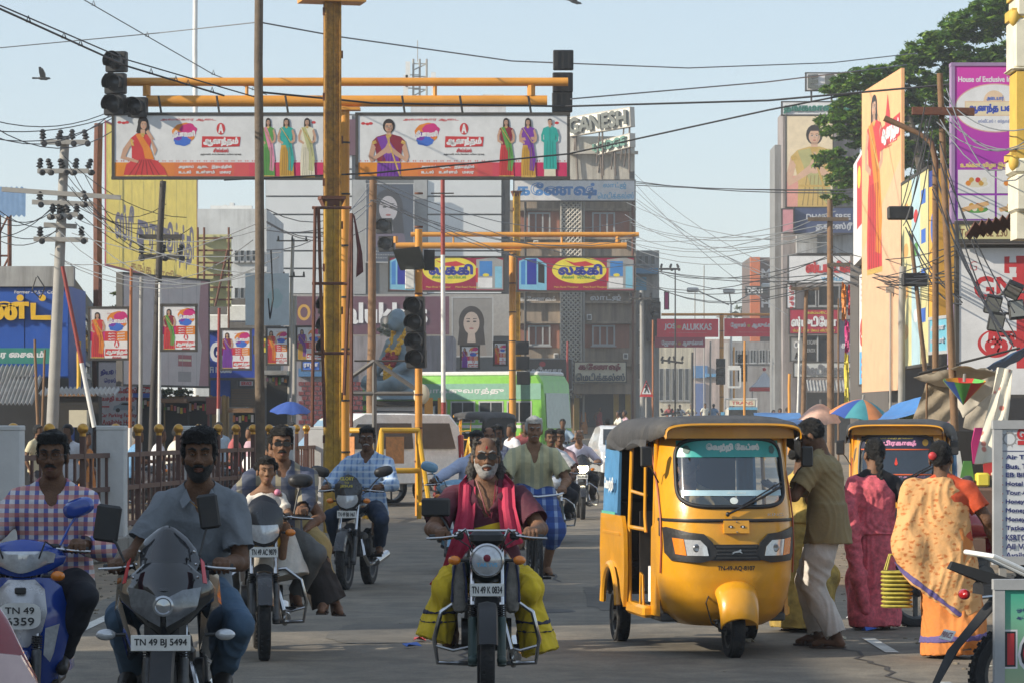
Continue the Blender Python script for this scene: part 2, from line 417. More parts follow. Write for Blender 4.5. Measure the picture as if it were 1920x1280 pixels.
def person(name,label,loc,rotz,J,h=.008,skin_k='mid',build=1.,hair=None,hairmat=None,face=None,look=(0,0),clothes=(),group=None,hands='grip',female=False,scale=1.,feet='shoe',shoe=(.03,.025,.02),neckr=.056):
 """J: joints in local metres, facing -y. pelvis chest neck head shl shr ell elr wrl wrr hpl hpr knl knr anl anr (l = the person's own left = +x)"""
 root=thing(name,label,'person',loc,rotz,group);root.scale=(scale,)*3
 J={k: np.array(v,'f4') for k,v in J.items()}
 sm=skin(skin_k);b=build
 allp=np.array(list(J.values()));lo=allp.min(0)-.3;hi=allp.max(0)+.28
 side=J['shr']-J['shl'];sidep=J['hpr']-J['hpl']
 H=head_frame(look[0],look[1]);Hn=np.array(H)
 hc=J['head']
 hp=lambda x,y,z: hc+Hn @ np.array((x,y,z),'f4')
 torso=[(0,.155*b,.105*b),(.25,.152*b,.108*b),(.5,.16*b,.112*b),(.76,.178*b,.115*b),(.88,.15*b,.095*b),(.96,.1,.07),(1,.065,.058)] if not female else[(0,.165*b,.11*b),(.22,.15*b,.1*b),(.42,.13*b,.092*b),(.72,.15*b,.105*b),(.88,.125*b,.08*b),(1,.055,.05)]
 def core(f,grow=0.,arms=1.,k=.03):
  f.prof(J['pelvis'],J['neck'],side,torso,k,grow=grow)
  for q in 'lr': f.cone(J['neck']*.8+J['head']*.2,J['sh'+q],.042+grow*.6,.05+grow*.6,.03)
  if b > 1.1 and not female: f.ell(J['pelvis']*.62+J['chest']*.38+np.array((0,-.05*b,0),'f4'),(.13*b+grow,.1*b+grow,.12+grow),k=.06)
 def arm(f,s,grow=0.,upto=2.,k=.02):
  S,E,Wr=J['sh'+s],J['el'+s],J['wr'+s];g=grow;q=b**.6
  f.cone(S,E,.052*q+g,.041*q+g,k)
  if upto > 1: f.chain([E,E*.65+Wr*.35,Wr],[.039*q+g,.04*q+g,.027+g],k)
 def leg(f,s,grow=0.,k=.025,low=True):
  Hh,K,A=J['hp'+s],J['kn'+s],J['an'+s];g=grow;q=b**.5
  f.chain([Hh,Hh*.5+K*.5,K],[.085*q+g,.074*q+g,.052+g],k)
  if low: f.chain([K,K*.68+A*.32,A],[.051+g,.053*q+g,.036+g],k)
 f=Field(lo,hi,h)
 core(f)
 for s in 'lr': arm(f,s);leg(f,s)
 f.cone(J['neck'],hp(0,.02,-.07),neckr,neckr*.92,.03)
 # head: skull, face, jaw, nose, brow, lips, ears
 f.ell(hp(0,.012,.035),(.074,.094,.088),Hn,.02)
 f.ell(hp(0,-.02,-.03),(.06,.068,.08),Hn,.02)
 f.ell(hp(0,-.052,-.088),(.032,.032,.026),Hn,.025)
 if h < .013:
  for s in (-1,1):
   f.ell(hp(.045*s,-.045,-.018),(.026,.03,.024),Hn,.02)
   f.ell(hp(.03*s,-.092,.012),(.019,.016,.013),Hn,.012,'sub')
   f.ell(hp(.079*s,.012,-.008),(.011,.022,.034),Hn,.006)
   f.cone(hp(.012*s,-.083,.034),hp(.05*s,-.067,.032),.009,.008,.012)
   f.ell(hp(.014*s,-.094,-.03),(.012,.012,.009),Hn,.006)
  f.cone(hp(0,-.083,.022),hp(0,-.104,-.026),.009,.013,.01)
  f.ell(hp(0,-.083,-.058),(.025,.014,.0075),Hn,.005);f.ell(hp(0,-.081,-.07),(.021,.013,.008),Hn,.005)
 for s,sg in (('l',1),('r',-1)):
  Wr,E=J['wr'+s],J['el'+s]
  if h >= .013 or hands == 'none': f.ell(Wr+(Wr-E)/np.linalg.norm(Wr-E)*.06,(.04,.045,.045),None,.02);continue
  u=(Wr-E)/np.linalg.norm(Wr-E)
  if hands == 'grip':  # palm over a bar that runs along x, fingers closed round it
   bar=Wr+np.array((0,-.055,-.018),'f4')
   f.cone(Wr,bar+np.array((-sg*.018,.012,.026),'f4'),.03,.026,.015);f.cone(bar+np.array((-sg*.025,.012,.024),'f4'),bar+np.array((sg*.028,.012,.022),'f4'),.019,.018,.012)
   for q,(ox,ln) in enumerate(((-.034,.9),(-.012,1.),(.01,.97),(.031,.8))):
    o=bar+np.array((ox*sg,0,0),'f4')
    f.chain([o+np.array((0,.004,.03),'f4'),o+np.array((0,-.026*ln,.018),'f4'),o+np.array((0,-.03*ln,-.008),'f4'),o+np.array((0,-.004,-.026*ln),'f4')],[.0105,.0105,.0095,.0085],.003)
   th=bar+np.array((-sg*.045,.008,.008),'f4');f.chain([Wr+np.array((-sg*.02,-.02,-.01),'f4'),th,th+np.array((-sg*.004,-.03,-.016),'f4')],[.014,.012,.0095],.005)
  else:  # relaxed hand hanging along the forearm
   up=np.array((0,-1,0),'f4')-u*(-u[1]);up /= np.linalg.norm(up);sd=np.cross(u,up)
   f.prof(Wr,Wr+u*.095,up,[(0,.024,.016),(.4,.036,.018),(1,.04,.013)],.012)
   for q,(oy,ln) in enumerate(((-.03,.062),(-.01,.075),(.011,.072),(.031,.055))):
    o=Wr+u*.09+up*oy;bend=sd*sg*.012
    f.chain([o,o+u*ln*.5+bend*.4,o+u*ln+bend*1.6],[.0095,.009,.0075],.003)
   o=Wr+u*.03-up*.03;f.chain([o,o+u*.035-up*.022,o+u*.065-up*.024],[.013,.011,.009],.005)
 if feet == 'bare' or feet == 'sandal':
  for s in 'lr':
   A=J['an'+s];d=J.get('toe'+s,A+np.array((0,-.17,-.05),'f4'))
   f.chain([A+np.array((0,.03,-.045),'f4'),A*.5+d*.5,d],[.03,.033,.024],.02)
   f.cone(A,A+np.array((0,.02,-.045),'f4'),.034,.03,.02)
 body=f.build('body',sm,root)
 # clothes are thin shells grown from the same skeleton
 for c in clothes:
  kind,m=c[0],c[1];o=dict(c[2]) if len(c) > 2 else {}
  g=o.get('grow',.014);F2=Field(lo-.05,hi+.05,o.get('h',h*1.1));fold=o.get('fold',.005);fs=o.get('fs',(9,9,3))
  if kind == 'shirt':
   core(F2,g)
   for s in 'lr':
    S,E,Wr=J['sh'+s],J['el'+s],J['wr'+s];lg=o.get('sleeve',.75);q=b**.6
    if lg <= 1:
     e=S+(E-S)*lg;F2.cone(S,e,.058*q+g,.054*q+g*1.5,.02);u=(E-S)/np.linalg.norm(E-S)
    else:
     w=E+(Wr-E)*(lg-1);F2.cone(S,E,.057*q+g,.05*q+g,.02);F2.chain([E,w],[.05*q+g,.037+g],.02)
   hem=o.get('hem')
   if hem is not None:
    a=J['pelvis'];F2.prof(a+np.array((0,0,.14),'f4'),a+np.array(hem,'f4'),sidep,[(0,.165*b+g,.112*b+g),(.6,.185*b+g,.135*b+g),(1,.195*b+g,.15*b+g)],.03)
    # neck opening
   F2.cone(J['neck']+np.array((0,-.03,-.005),'f4'),hp(0,0,-.02),.066,.085,.0,'sub')
   v=o.get('vneck',.1)
   if v:
    n0=J['neck'];F2.cone(n0+np.array((0,-.1,-v),'f4'),n0+np.array((0,-.1,.06),'f4'),.006,.055+v*.12,0,'sub')
   for s in 'lr':
    S,E,Wr=J['sh'+s],J['el'+s],J['wr'+s];lg=o.get('sleeve',.75)
    if lg <= 1: u=(E-S)/np.linalg.norm(E-S);e=S+(E-S)*lg;F2.cone(e+u*.015,e+u*.14,.105,.115,0,'sub')
    else:
     w=E+(Wr-E)*(lg-1);u=(Wr-E)/np.linalg.norm(Wr-E);F2.cone(w+u*.02,w+u*.13,.06,.09,0,'sub')
  elif kind == 'trousers':
   F2.prof(J['pelvis']+np.array((0,0,.06),'f4'),J['pelvis']-np.array((0,0,.06),'f4'),sidep,[(0,.16*b,.115*b),(1,.165*b,.12*b)],.03)
   for s in 'lr':
    Hh,K,A=J['hp'+s],J['kn'+s],J['an'+s];q=b**.5;w=o.get('width',1.)
    F2.chain([Hh,Hh*.5+K*.5,K],[.092*q+g,.08*q*w+g,.062*w+g],.03)
    e=K+(A-K)*o.get('leg',.97);F2.chain([K,K*.6+e*.4,e],[.06*w+g,.06*w+g,.052*w+g],.02)
    u=(A-K)/np.linalg.norm(A-K);F2.cone(e+u*.05,e+u*.16,.1,.11,0,'sub')
  elif kind == 'shell':  # free shape: a function that fills the field
   o['fn'](F2,J)
  F2.build(o.get('name',kind),m,root,fold,o.get('seed',zlib.crc32(label.encode()) % 997),fs)
  # footwear
 if feet == 'shoe':
  for s in 'lr':
   F3=Field(J['an'+s]-.35,J['an'+s]+.25,h);A=J['an'+s];d=J.get('toe'+s,A+np.array((0,-.18,-.055),'f4'))
   F3.chain([A+np.array((0,.04,-.04),'f4'),A*.45+d*.55,d],[.038,.042,.033],.03);F3.cone(A,A+np.array((0,.03,-.05),'f4'),.047,.04,.02)
   F3.build('shoe',mat('shoe_%d' % int(shoe[0]*1000),shoe,.5),root)
 elif feet == 'sandal':
  for s in 'lr':
   mb=MB();A=J['an'+s];d=J.get('toe'+s,A+np.array((0,-.17,-.05),'f4'));z=Vector((0,0,-.034))
   a=Vector(A)+Vector((0,.06,-.075));e=Vector(d)+Vector((0,-.03,-.024));mid=(a+e)/2+Vector((0,0,-.004))
   sd=Vector((.042,0,0))
   mb.loft([[a-sd*.7,a+sd*.7,a+sd*.7+Vector((0,0,.012)),a-sd*.7+Vector((0,0,.012))],[mid-sd,mid+sd,mid+sd+Vector((0,0,.012)),mid-sd+Vector((0,0,.012))],[e-sd*.9,e+sd*.9,e+sd*.9+Vector((0,0,.012)),e-sd*.9+Vector((0,0,.012))]])
   mb.tube([mid-sd+Vector((0,-.03,.01)),mid+Vector((0,-.03,.065)),mid+sd+Vector((0,-.03,.01))],.012,6)
   mb.build('sandal',mat('sandal',(.05,.03,.02),.6),root)
   # hair, brows, eyes, moustache, beard, glasses
 hm=hairmat or mat('hair_black',(.009,.008,.0075),.5,var=.5,nscale=90,bump=.9)
 fh=min(h,.006) if h < .013 else h
 hl=hc-.24;hh=hc+.24
 if hair:
  F4=Field(hl,hh,fh);t=hair.get('t',.012)
  F4.ell(hp(0,.016,.042),(.077+t*.75,.096+t,.092+t*1.15),Hn,.0)
  for q in range(0 if face == {'none': 1} else 9): a=-1.3+q*.325;F4.ell(hp(.066*math.sin(a),.01-.075*math.cos(a),.098+.012*math.cos(a)),(.02,.024,.018+.004*(q % 3)),Hn,.012)
  if hair.get('vol'): F4.ell(hp(0,-.035,.105),(.068,.05,.035),Hn,.03);F4.ell(hp(.03,.0,.12),(.05,.06,.03),Hn,.03)
  line=hair.get('line',.075)  # hairline height on the forehead, sideburns kept
  F4.prof(hp(0,-.2,-.12),hp(0,-.03,-.12),Hn @ np.array((1,0,0)),[(0,.2,.12+line),(1,.2,.12+line)],0,'sub',e=8) if not hair.get('long') else None
  F4.prof(hp(0,-.2,-.2),hp(0,-.02,-.2),Hn @ np.array((1,0,0)),[(0,.064,.2+line-.005),(1,.064,.2+line-.005)],0,'sub',e=4)
  n=Hn @ np.array((0,-.25,-1.));F4.cut(hp(0,.03,hair.get('low',-.035)),n)
  if hair.get('bald'): F4.ell(hp(0,-.015,.13),(.066,.1,.075),Hn,.0,'sub')
  if hair.get('side'):  # long locks behind the ears
   for sg in (-1,1): F4.chain([hp(.07*sg,.03,0),hp(.085*sg,.04,-.08),hp(.09*sg,.02,-.15)],[.03,.034,.018],.02)
  if hair.get('bun'): F4.ell(hp(0,.112,-.01),(.044,.036,.042),Hn,.01)
  if hair.get('pony'):
   for sg in (-1,1): F4.ell(hp(.085*sg,.03,.05),(.03,.035,.04),Hn,.01)
  F4.build('hair',hm,root,.0055,3,(55,55,24),smooth_it=0 if fh < .01 else 1)
  if h < .0085:  # loose locks stand off the cap
   ob=root.children[-1] if root.children[-1].name.startswith('hair') else None
   ob=[c for c in root.children if c.name.startswith('hair')][-1];me=ob.data;rg=random.Random(len(label));mb=MB();nv=len(me.vertices)
   for q in range(420):
    v=me.vertices[rg.randrange(nv)];n_=v.normal;dn=Vector((rg.uniform(-.5,.5),rg.uniform(-.3,.6),rg.uniform(-1.1,.1)));t_=(dn-n_*dn.dot(n_)).normalized();l_=rg.uniform(.012,.028);o_=n_.cross(t_)*.0022
    mb.add([v.co-o_-n_*.002,v.co+o_-n_*.002,v.co+n_*.003,v.co+t_*l_+n_*rg.uniform(.001,.009)],[(0,1,3),(1,2,3),(2,0,3)])
   lk=mb.build('locks',hm,ob,smooth=0);lk['kind']='stuff'
  if hair.get('braid'):
   mb=MB();pts=[hp(0,.1,-.02),hp(0,.125,-.1),hp(.0,.13,-.2),hp(.01,.125,-.34),hp(.015,.12,-.46)]
   for q in range(16):
    t=q/15*(len(pts)-1);i=min(int(t),len(pts)-2);c=Vector(pts[i]).lerp(Vector(pts[i+1]),t-i);r=.03*(1-.55*q/15)
    mb.ball(c+Vector((.008*(-1)**q,0,0)),(r,r*.8,r*1.1),n=10,k=6)
   mb.build('braid',hm,root)
 fc=face or {}
 if h < .013 and not fc.get('none'):
  for s in (-1,1):
   mb=MB();e=hp(.031*s,-.081,.012);mb.ball(e,(.0112,.0078,.0044),0,n=12,k=8)
   mb.tube([hp(s*.019,-.0865,.0135),hp(s*.031,-.0905,.0185),hp(s*.043,-.084,.0145)],[.003,.0045,.003],6,2)
   if not fc.get('shades'): mb.ball(e+Hn @ np.array((0,-.0066,.0008)),(.0052,.003,.0042),1,n=10,k=6)
   mb.build('eye',[mat('eye_white',(.36,.32,.29),.25,var=.05),mat('eye_iris',(.012,.007,.005),.15),sm],root)
  bt=fc.get('brow',.006)
  for s in (-1,1): mb=MB();mb.tube([hp(.012*s,-.099,.032),hp(.032*s,-.097,.041),hp(.052*s,-.08,.036)],[bt*.8,bt,bt*.5],6);mb.build('eyebrow',mat('brow_grey',(.25,.24,.23),.8) if fc.get('grey') else hm,root)
  mb=MB();mb.tube([hp(-.024,-.085,-.062),hp(-.008,-.0975,-.0605),hp(0,-.0985,-.063),hp(.008,-.0975,-.0605),hp(.024,-.085,-.062)],[.002,.005,.0055,.005,.002],6)
  mb.tube([hp(-.02,-.086,-.069),hp(0,-.097,-.0725),hp(.02,-.086,-.069)],[.002,.006,.002],6)
  mb.build('lips',mat('lips_'+skin_k,[c*k for c,k in zip(SKIN[skin_k],(1.05,.72,.75))],.45),root)
  bm_=mat('beard_grey',(.3,.29,.28),.85,var=.35,nscale=70,bump=.5) if fc.get('grey') else hm
  if fc.get('tache'):
   w=fc['tache'];mb=MB();mb.tube([hp(-.034,-.08,-.058),hp(-.018,-.0965,-.049),hp(0,-.102,-.045),hp(.018,-.0965,-.049),hp(.034,-.08,-.058)],[.003,.0075*w,.0075*w,.0075*w,.003],8)
   mb.build('moustache',bm_,root)
  if fc.get('beard'):
   F5=Field(hl,hh,fh);t=fc['beard']
   F5.ell(hp(0,-.024,-.04),(.061+t*.7,.068+t*.8,.08+t),Hn,.0);F5.ell(hp(0,-.054,-.092),(.034+t,.034+t,.026+t*1.4),Hn,.015)
   for sg in (-1,1): F5.cone(hp(.068*sg,-.008,.01),hp(.06*sg,-.02,-.05),.009,.012,.01)
   F5.prof(hp(0,-.25,-.02),hp(0,.0,-.02),Hn @ np.array((1,0,0)),[(0,.05,.033),(.6,.05,.033),(1,.052,.033)],0,'sub',e=3)
   F5.ell(hp(0,-.09,-.064),(.026,.05,.014),Hn,0,'sub')
   F5.cut(hp(0,.012,-.05),Hn @ np.array((0,1,.15)));F5.cut(hp(0,0,.0),Hn @ np.array((0,.3,1)))
   F5.build('beard',bm_,root,.003,5,(50,50,40))
  if fc.get('shades') or fc.get('glasses'):
   dk=fc.get('shades');mb=MB()
   for s in (-1,1):
    Mx=Matrix.Translation(hp(.033*s,-.104,.008)) @ H.to_4x4() @ Matrix.Rotation(R(8*s),4,'Z')
    rim=[(.027*math.copysign(abs(math.cos(a))**.7,math.cos(a)),.019*math.copysign(abs(math.sin(a))**.8,math.sin(a))) for a in [q*math.pi/10 for q in range(20)]]
    if dk: mb.prism(rim,.003,0,Mx)
    else: mb.tube([Mx @ Vector((x,0,z)) for x,z in rim+rim[:1]],.0016,5,1)
    mb.tube([hp(.058*s,-.096,.012),hp(.078*s,-.04,.012),hp(.079*s,.02,.004)],.002,5,1)
   mb.tube([hp(-.008,-.107,.012),hp(.008,-.107,.012)],.002,5,1)
   mb.build('sunglasses' if dk else 'glasses',[mat('dark_lens',(.008,.008,.01),.08),mat('frame_dark',(.02,.018,.016),.3)],root)
  if fc.get('bindi'):
   mb=MB();mb.ball(hp(0,-.092,.062),(.007,.004,.012));mb.build('forehead_mark',mat('bindi',(.3,.02,.02),.7),root)
 return root,J,hp
def seated(seat,hands_,feet_,lean=.08,hw=.085,sw=.175,head_z=.0,tors=.5,arm=(.29,.26),legl=(.43,.42),bow=(.7,.0),knee=.35,yaw=0.,off=0.):
 """joints for someone astride: seat point, right and left hand points, right and left feet (lists of 3)"""
 s=Vector(seat);J={}
 J['pelvis']=s+Vector((0,0,.02));nk=s+Vector((off,-lean*1.25,tors+.02));J['neck']=nk
 J['chest']=J['pelvis'].lerp(nk,.6);J['head']=nk+Vector((0,-.035-lean*.12,.165+head_z))
 cs,sn=math.cos(yaw),math.sin(yaw)
 for k,g in (('l',1),('r',-1)):
  J['sh'+k]=nk+Vector((g*sw*cs,g*sw*sn,-.078));J['hp'+k]=s+Vector((g*hw,-.03,.02))
  hd=Vector(hands_[0 if k == 'r' else 1]);e,w=ik(J['sh'+k],hd,arm[0],arm[1],(g*bow[0],.35+bow[1],-.6));J['el'+k]=e;J['wr'+k]=w
  ft=Vector(feet_[0 if k == 'r' else 1]);kn,an=ik(J['hp'+k],ft,legl[0],legl[1],(g*knee,-1,.35));J['kn'+k]=kn;J['an'+k]=an
  J['toe'+k]=an+Vector((g*.03,-.17,-.05))
 return J
def standing(h=1.68,stride=.0,sw=.175,arms=((-.3,0,.82),(.3,0,.82)),lean=0.,bow=(.5,.2),hipw=.09,turn=0.):
 """joints for someone on their feet; arms = right and left wrist positions; feet split by stride along y"""
 k=h/1.68;J={}
 J['pelvis']=Vector((0,0,.93*k));J['neck']=Vector((0,-lean,1.42*k));J['chest']=J['pelvis'].lerp(J['neck'],.6);J['head']=J['neck']+Vector((0,-.03-lean*.25,.155))
 for s,g in (('l',1),('r',-1)):
  J['sh'+s]=J['neck']+Vector((g*sw,0,-.075));J['hp'+s]=J['pelvis']+Vector((g*hipw,0,-.03))
  e,w=ik(J['sh'+s],Vector(arms[0 if s == 'r' else 1]),.29*k,.26*k,(g*bow[0],bow[1]*2,-.5));J['el'+s]=e;J['wr'+s]=w
  f=Vector((g*.1,g*stride,.085+(.06 if g*stride > .1 else 0)));kn,an=ik(J['hp'+s],f,.44*k,.43*k,(0,-1,0));J['kn'+s]=kn;J['an'+s]=an
  J['toe'+s]=an+Vector((g*.02,-.17,-.05))
 return J
 # ------------------------------------------------------------------ two- and three-wheelers
def sheet(rows,n=14,t=.012,m=0,mb=None,pw=1.8):
 """moulded panel: rows of (half width, front y, edge setback, z, edge drop) -> closed shell"""
 mb=mb or MB();fr=[];bk=[]
 for w,y,sb,z,dr in rows:
  us=[-1+2*k/n for k in range(n+1)]
  f=[Vector((w*u,y+sb*abs(u)**pw,z-dr*abs(u)**1.5)) for u in us];fr.append(f);bk.append([p+Vector((0,t,0)) for p in f])
 mb.loft([a+b[::-1] for a,b in zip(fr,bk)],m);return mb
RUB=lambda: mat('tyre_rubber',(.02,.02,.021),.85,var=.3,nscale=30,bump=.3,dirt=.5,dirtcol=(.1,.08,.06))
CHR=lambda: mat('chrome',(.55,.55,.56),.16,1.,var=.05,dirt=.3,dirtcol=(.2,.17,.14))
BLK=lambda: mat('black_plastic',(.018,.018,.02),.45,var=.25,nscale=12,dirt=.35,dirtcol=(.09,.075,.06))
ENG=lambda: mat('engine_metal',(.10,.10,.10),.5,.7,var=.3,nscale=20,dirt=.5,dirtcol=(.05,.04,.03))
LENS=lambda: mat('clear_lens',(.55,.57,.6),.08,.3,var=.15,nscale=50,coat=.6)
AMB=lambda: mat('amber_lens',(.75,.22,.02),.2,var=.1,coat=.5)
PLW=lambda: mat('plate_white',(.75,.75,.72),.5,dirt=.2)
INK=lambda: mat('print_black',(.02,.02,.022),.6)
def wheel(parent,y,r,tw,name='front_wheel',spokes=5,rimcol=None,x=0,steer=0):
 mb=MB();M=Matrix.Translation((x,y,r)) @ Matrix.Rotation(steer,4,'Z') @ Matrix.Rotation(R(90),4,'Y')
 pr=[(r-.075,-tw*.36),(r-.04,-tw*.5),(r-.014,-tw*.46),(r-.004,-tw*.3),(r,-tw*.1),(r,tw*.1),(r-.004,tw*.3),(r-.014,tw*.46),(r-.04,tw*.5),(r-.075,tw*.36)]
 mb.lathe(pr,36,0,M)
 for k in range(44):  # tread blocks
  a=2*math.pi*k/44
  for sg in (-1,1): mb.box((r-.002,0,sg*tw*.24),(.012,.022,tw*.2),0,M @ Matrix.Rotation(a+sg*.05,4,'Z'))
 w=mb.build(name,RUB(),parent)
 mb=MB();mb.lathe([(r-.09,-tw*.34),(r-.07,-tw*.4),(r-.07,tw*.4),(r-.09,tw*.34),(r-.09,-tw*.34)],32,0,M)
 for k in range(spokes):
  a=2*math.pi*k/spokes;q=M @ Matrix.Rotation(a,4,'Z')
  if spokes > 9: mb.cyl((.03,0,.02*(-1)**k),(r-.085,.01,0),.0022,n=4,M=q)
  else: mb.box(((r-.05)/2,0,0),(r-.1,.035,.02),0,q)
 mb.cyl((0,0,-tw*.5),(0,0,tw*.5),.045,n=14,M=M);mb.build('rim',rimcol or ENG(),w)
 return w
def plate(parent,text,c,w=.2,h=.075,bg=None,ink=None,two=None,tilt=0,rz=0):
 p=MB().box((0,0,0),(w,.006,h),ch=.002).build('number_plate',bg or PLW(),parent,c);p.rotation_euler=(tilt,0,rz)
 mb=MB()
 if two: letters(mb,text,-w*.42,.006,w*.84,h*.36,y=-.0045);letters(mb,two,-w*.42,-h*.42,w*.84,h*.36,y=-.0045)
 else: letters(mb,text,-w*.44,-h*.27,w*.88,h*.54,y=-.0045,bold=.03)
 mb.build('lettering',ink or INK(),p);return p
def mirror(parent,p0,p1,sx=.062,sz=.04,m=None,ry=0,shape='oval'):
 mb=MB();p0=Vector(p0);p1=Vector(p1);mb.tube([p0,p0.lerp(p1,.5)+Vector((0,.02,.015)),p1],.0065,6)
 M=Matrix.Translation(p1+Vector((0,0,sz*.5))) @ Matrix.Rotation(ry,4,'Y')
 if shape == 'oval':
  rings=[]
  for y,k in ((-.03,.35),(-.022,.75),(0,.98),(.012,1),(.014,.9)):
   rings.append([(sx*k*math.copysign(abs(math.cos(a))**.8,math.cos(a)),y,sz*k*math.copysign(abs(math.sin(a))**.8,math.sin(a))) for a in [q*math.pi/10 for q in range(20)]])
  mb.loft(rings,0,M)
 else: mb.box((0,0,0),(sx*2,.035,sz*2),0,M,ch=.012)
 return mb.build('mirror',m or BLK(),parent)
def indicator(parent,p,sg,m=None,ln=.07):
 mb=MB();p=Vector(p);mb.cyl(p-Vector((sg*.05,0,0)),p,.009,n=8,m=1);mb.ball(p+Vector((sg*ln*.5,0,0)),(ln*.55,.032,.028),0,n=12,k=8)
 return mb.build('indicator',[m or AMB(),BLK()],parent)
def motorcycle(name,label,loc,rotz,style,paint,text,group=None,hl_on=False,guard=True,accent=None,steer=0,seat_h=.79,low=False,platepos=None,tank=None,two=None,forkcol=None,tanktext=None):
 t=thing(name,label,'scooter' if style == 'scooter' else 'motorcycle',loc,rotz,group)
 B=lambda mb,n,m,p=t,**k: mb.build(n,m,p,**k)
 blk,chr_,eng=BLK(),CHR(),ENG()
 wr=.225 if style == 'scooter' else .295;fy,ry=-.62,.6
 wheel(t,fy,wr,.085,'front_wheel',5 if style in ('sport','cowl') else (5 if style == 'scooter' else 28),steer=steer)
 wheel(t,ry,wr,.1,'rear_wheel',5 if style in ('sport','cowl','scooter') else 28)
 fk=forkcol or (eng if style != 'round' else mat('fork_green',(.03,.06,.055),.4,dirt=.4))
 top=Vector((0,-.36,.93)) if style != 'scooter' else Vector((0,-.32,.9))
 ax=Vector((0,fy,wr))
 for sg in (-1,1):
  mb=MB();o=Vector((sg*.085,0,0));mid=ax.lerp(top,.38)
  mb.cyl(ax+o-Vector((0,0,.03)),mid+o,.027,n=12);mb.cyl(mid+o,top+o,.017,n=10,m=1)
  for q in range(6): mb.cyl(mid+o+Vector((0,.004*q,.012+.012*q)),mid+o+Vector((0,.004*q,.018+.012*q)),.028,n=10,m=2)
  mb.ball(ax+o,.03,0);B(mb,'fork_leg',[fk,chr_,blk])
 mb=MB()  # front mudguard wraps the tyre
 prof_=[]
 for k in range(15):
  a=R(20+k*10);r=wr+.035
  prof_.append([Vector((x,fy-math.cos(a)*(r+e),wr+math.sin(a)*(r+e))) for x,e in ((-.06,-.03),(-.05,.004),(0,.014),(.05,.004),(.06,-.03),(.045,-.004),(0,.006),(-.045,-.004))])
 mb.loft(prof_);B(mb,'mudguard',paint if style in ('cowl','scooter') else blk)
 # handlebar, grips, levers
 gh=1.0 if style != 'sport' else .97;gx=.325 if style != 'sport' else .30;gy=-.33 if style != 'sport' else -.4
 mb=MB();bar=[(-gx,gy+.04,gh),(-gx+.12,gy,gh+.005),(-.13,gy-.05,gh+(.045 if style == 'round' else .01)),(-.06,-.38,.95),(.06,-.38,.95),(.13,gy-.05,gh+(.045 if style == 'round' else .01)),(gx-.12,gy,gh+.005),(gx,gy+.04,gh)]
 mb.tube(bar,.012,8)
 if style == 'round': mb.cyl((-.17,gy-.04,gh+.04),(.17,gy-.04,gh+.04),.009)
 hb=B(mb,'handlebar',chr_ if style != 'sport' else blk)
 for sg in (-1,1):
  B(MB().tube([(sg*(gx-.115),gy,gh+.004),(sg*(gx+.01),gy+.045,gh)],.0175,10),'grip',blk,hb)
  B(MB().tube([(sg*(gx-.15),gy-.03,gh+.01),(sg*(gx-.06),gy-.06,gh),(sg*(gx+.03),gy-.045,gh-.005)],.007,6),'lever',chr_,hb)
  B(MB().box((sg*(gx-.16),gy-.005,gh+.01),(.06,.05,.05),ch=.012),'switch_housing',blk,hb)
 for sg in (-1,1):
  B(MB().tube([(sg*(gx-.15),gy-.02,gh+.01),(sg*(gx-.2),gy-.12,gh+.05),(sg*.1,gy-.14,gh-.02),(sg*.05,-.42,.86)],.005,5),'cable',blk,hb)
  B(MB().tube([(sg*(gx-.14),gy-.01,gh),(sg*(gx-.22),gy-.08,gh-.05),(sg*.07,gy-.06,gh-.12)],.0045,5),'cable',blk,hb)
  # front end
 if style == 'round':
  mb=MB();M=Matrix.Translation((0,-.46,.87)) @ Matrix.Rotation(R(90),4,'X')
  mb.lathe([(.0,-.14),(.05,-.13),(.085,-.07),(.095,-.0),(.098,.02)],28,0,M);h=B(mb,'headlight',blk)
  B(MB().lathe([(.09,.015),(.1,.018),(.101,.032),(.09,.038),(.088,.03)],28,0,M),'headlight_rim',chr_,h)
  B(MB().lathe([(.09,.03),(.07,.045),(.04,.055),(0,.058)],28,0,M),'lens',LENS(),h)
  B(MB().box((0,-.4,1.0),(.2,.1,.075),ch=.02),'instrument_cluster',blk)
  pz=.715;py=-.5
 elif style == 'cowl':
  mb=sheet([(.09,-.5,.02,1.13,.03),(.135,-.525,.05,1.08,.01),(.14,-.54,.06,1.0,0),(.135,-.555,.07,.94,0),(.12,-.56,.07,.86,-.02),(.08,-.55,.05,.80,-.02)],t=.05)
  c=B(mb,'headlight_cowl',paint)
  mb=sheet([(.1,-.572,.05,.955,-.005),(.112,-.578,.06,.92,0),(.105,-.58,.06,.87,-.012),(.07,-.574,.04,.825,-.02)],t=.03);B(mb,'lens',LENS() if not hl_on else mat('lit_lens',(1,.95,.8),.2,emit=(1,.86,.55),es=14),c)
  B(sheet([(.085,-.47,.02,1.17,.04),(.105,-.5,.04,1.12,.02),(.12,-.515,.05,1.07,.0)],t=.008),'visor',mat('smoked_visor',(.02,.02,.025),.12),c)
  B(MB().box((0,-.42,1.02),(.18,.1,.06),ch=.02),'instrument_cluster',blk)
  pz=.765;py=-.545
 elif style == 'sport':
  mb=sheet([(.10,-.58,.06,1.0,.0),(.15,-.62,.1,.955,0),(.2,-.655,.16,.9,-.02),(.232,-.68,.2,.85,-.02),(.225,-.69,.22,.8,-.01),(.175,-.69,.19,.74,-.03),(.12,-.675,.12,.685,-.03),(.05,-.65,.04,.65,-.02)],20,t=.04)
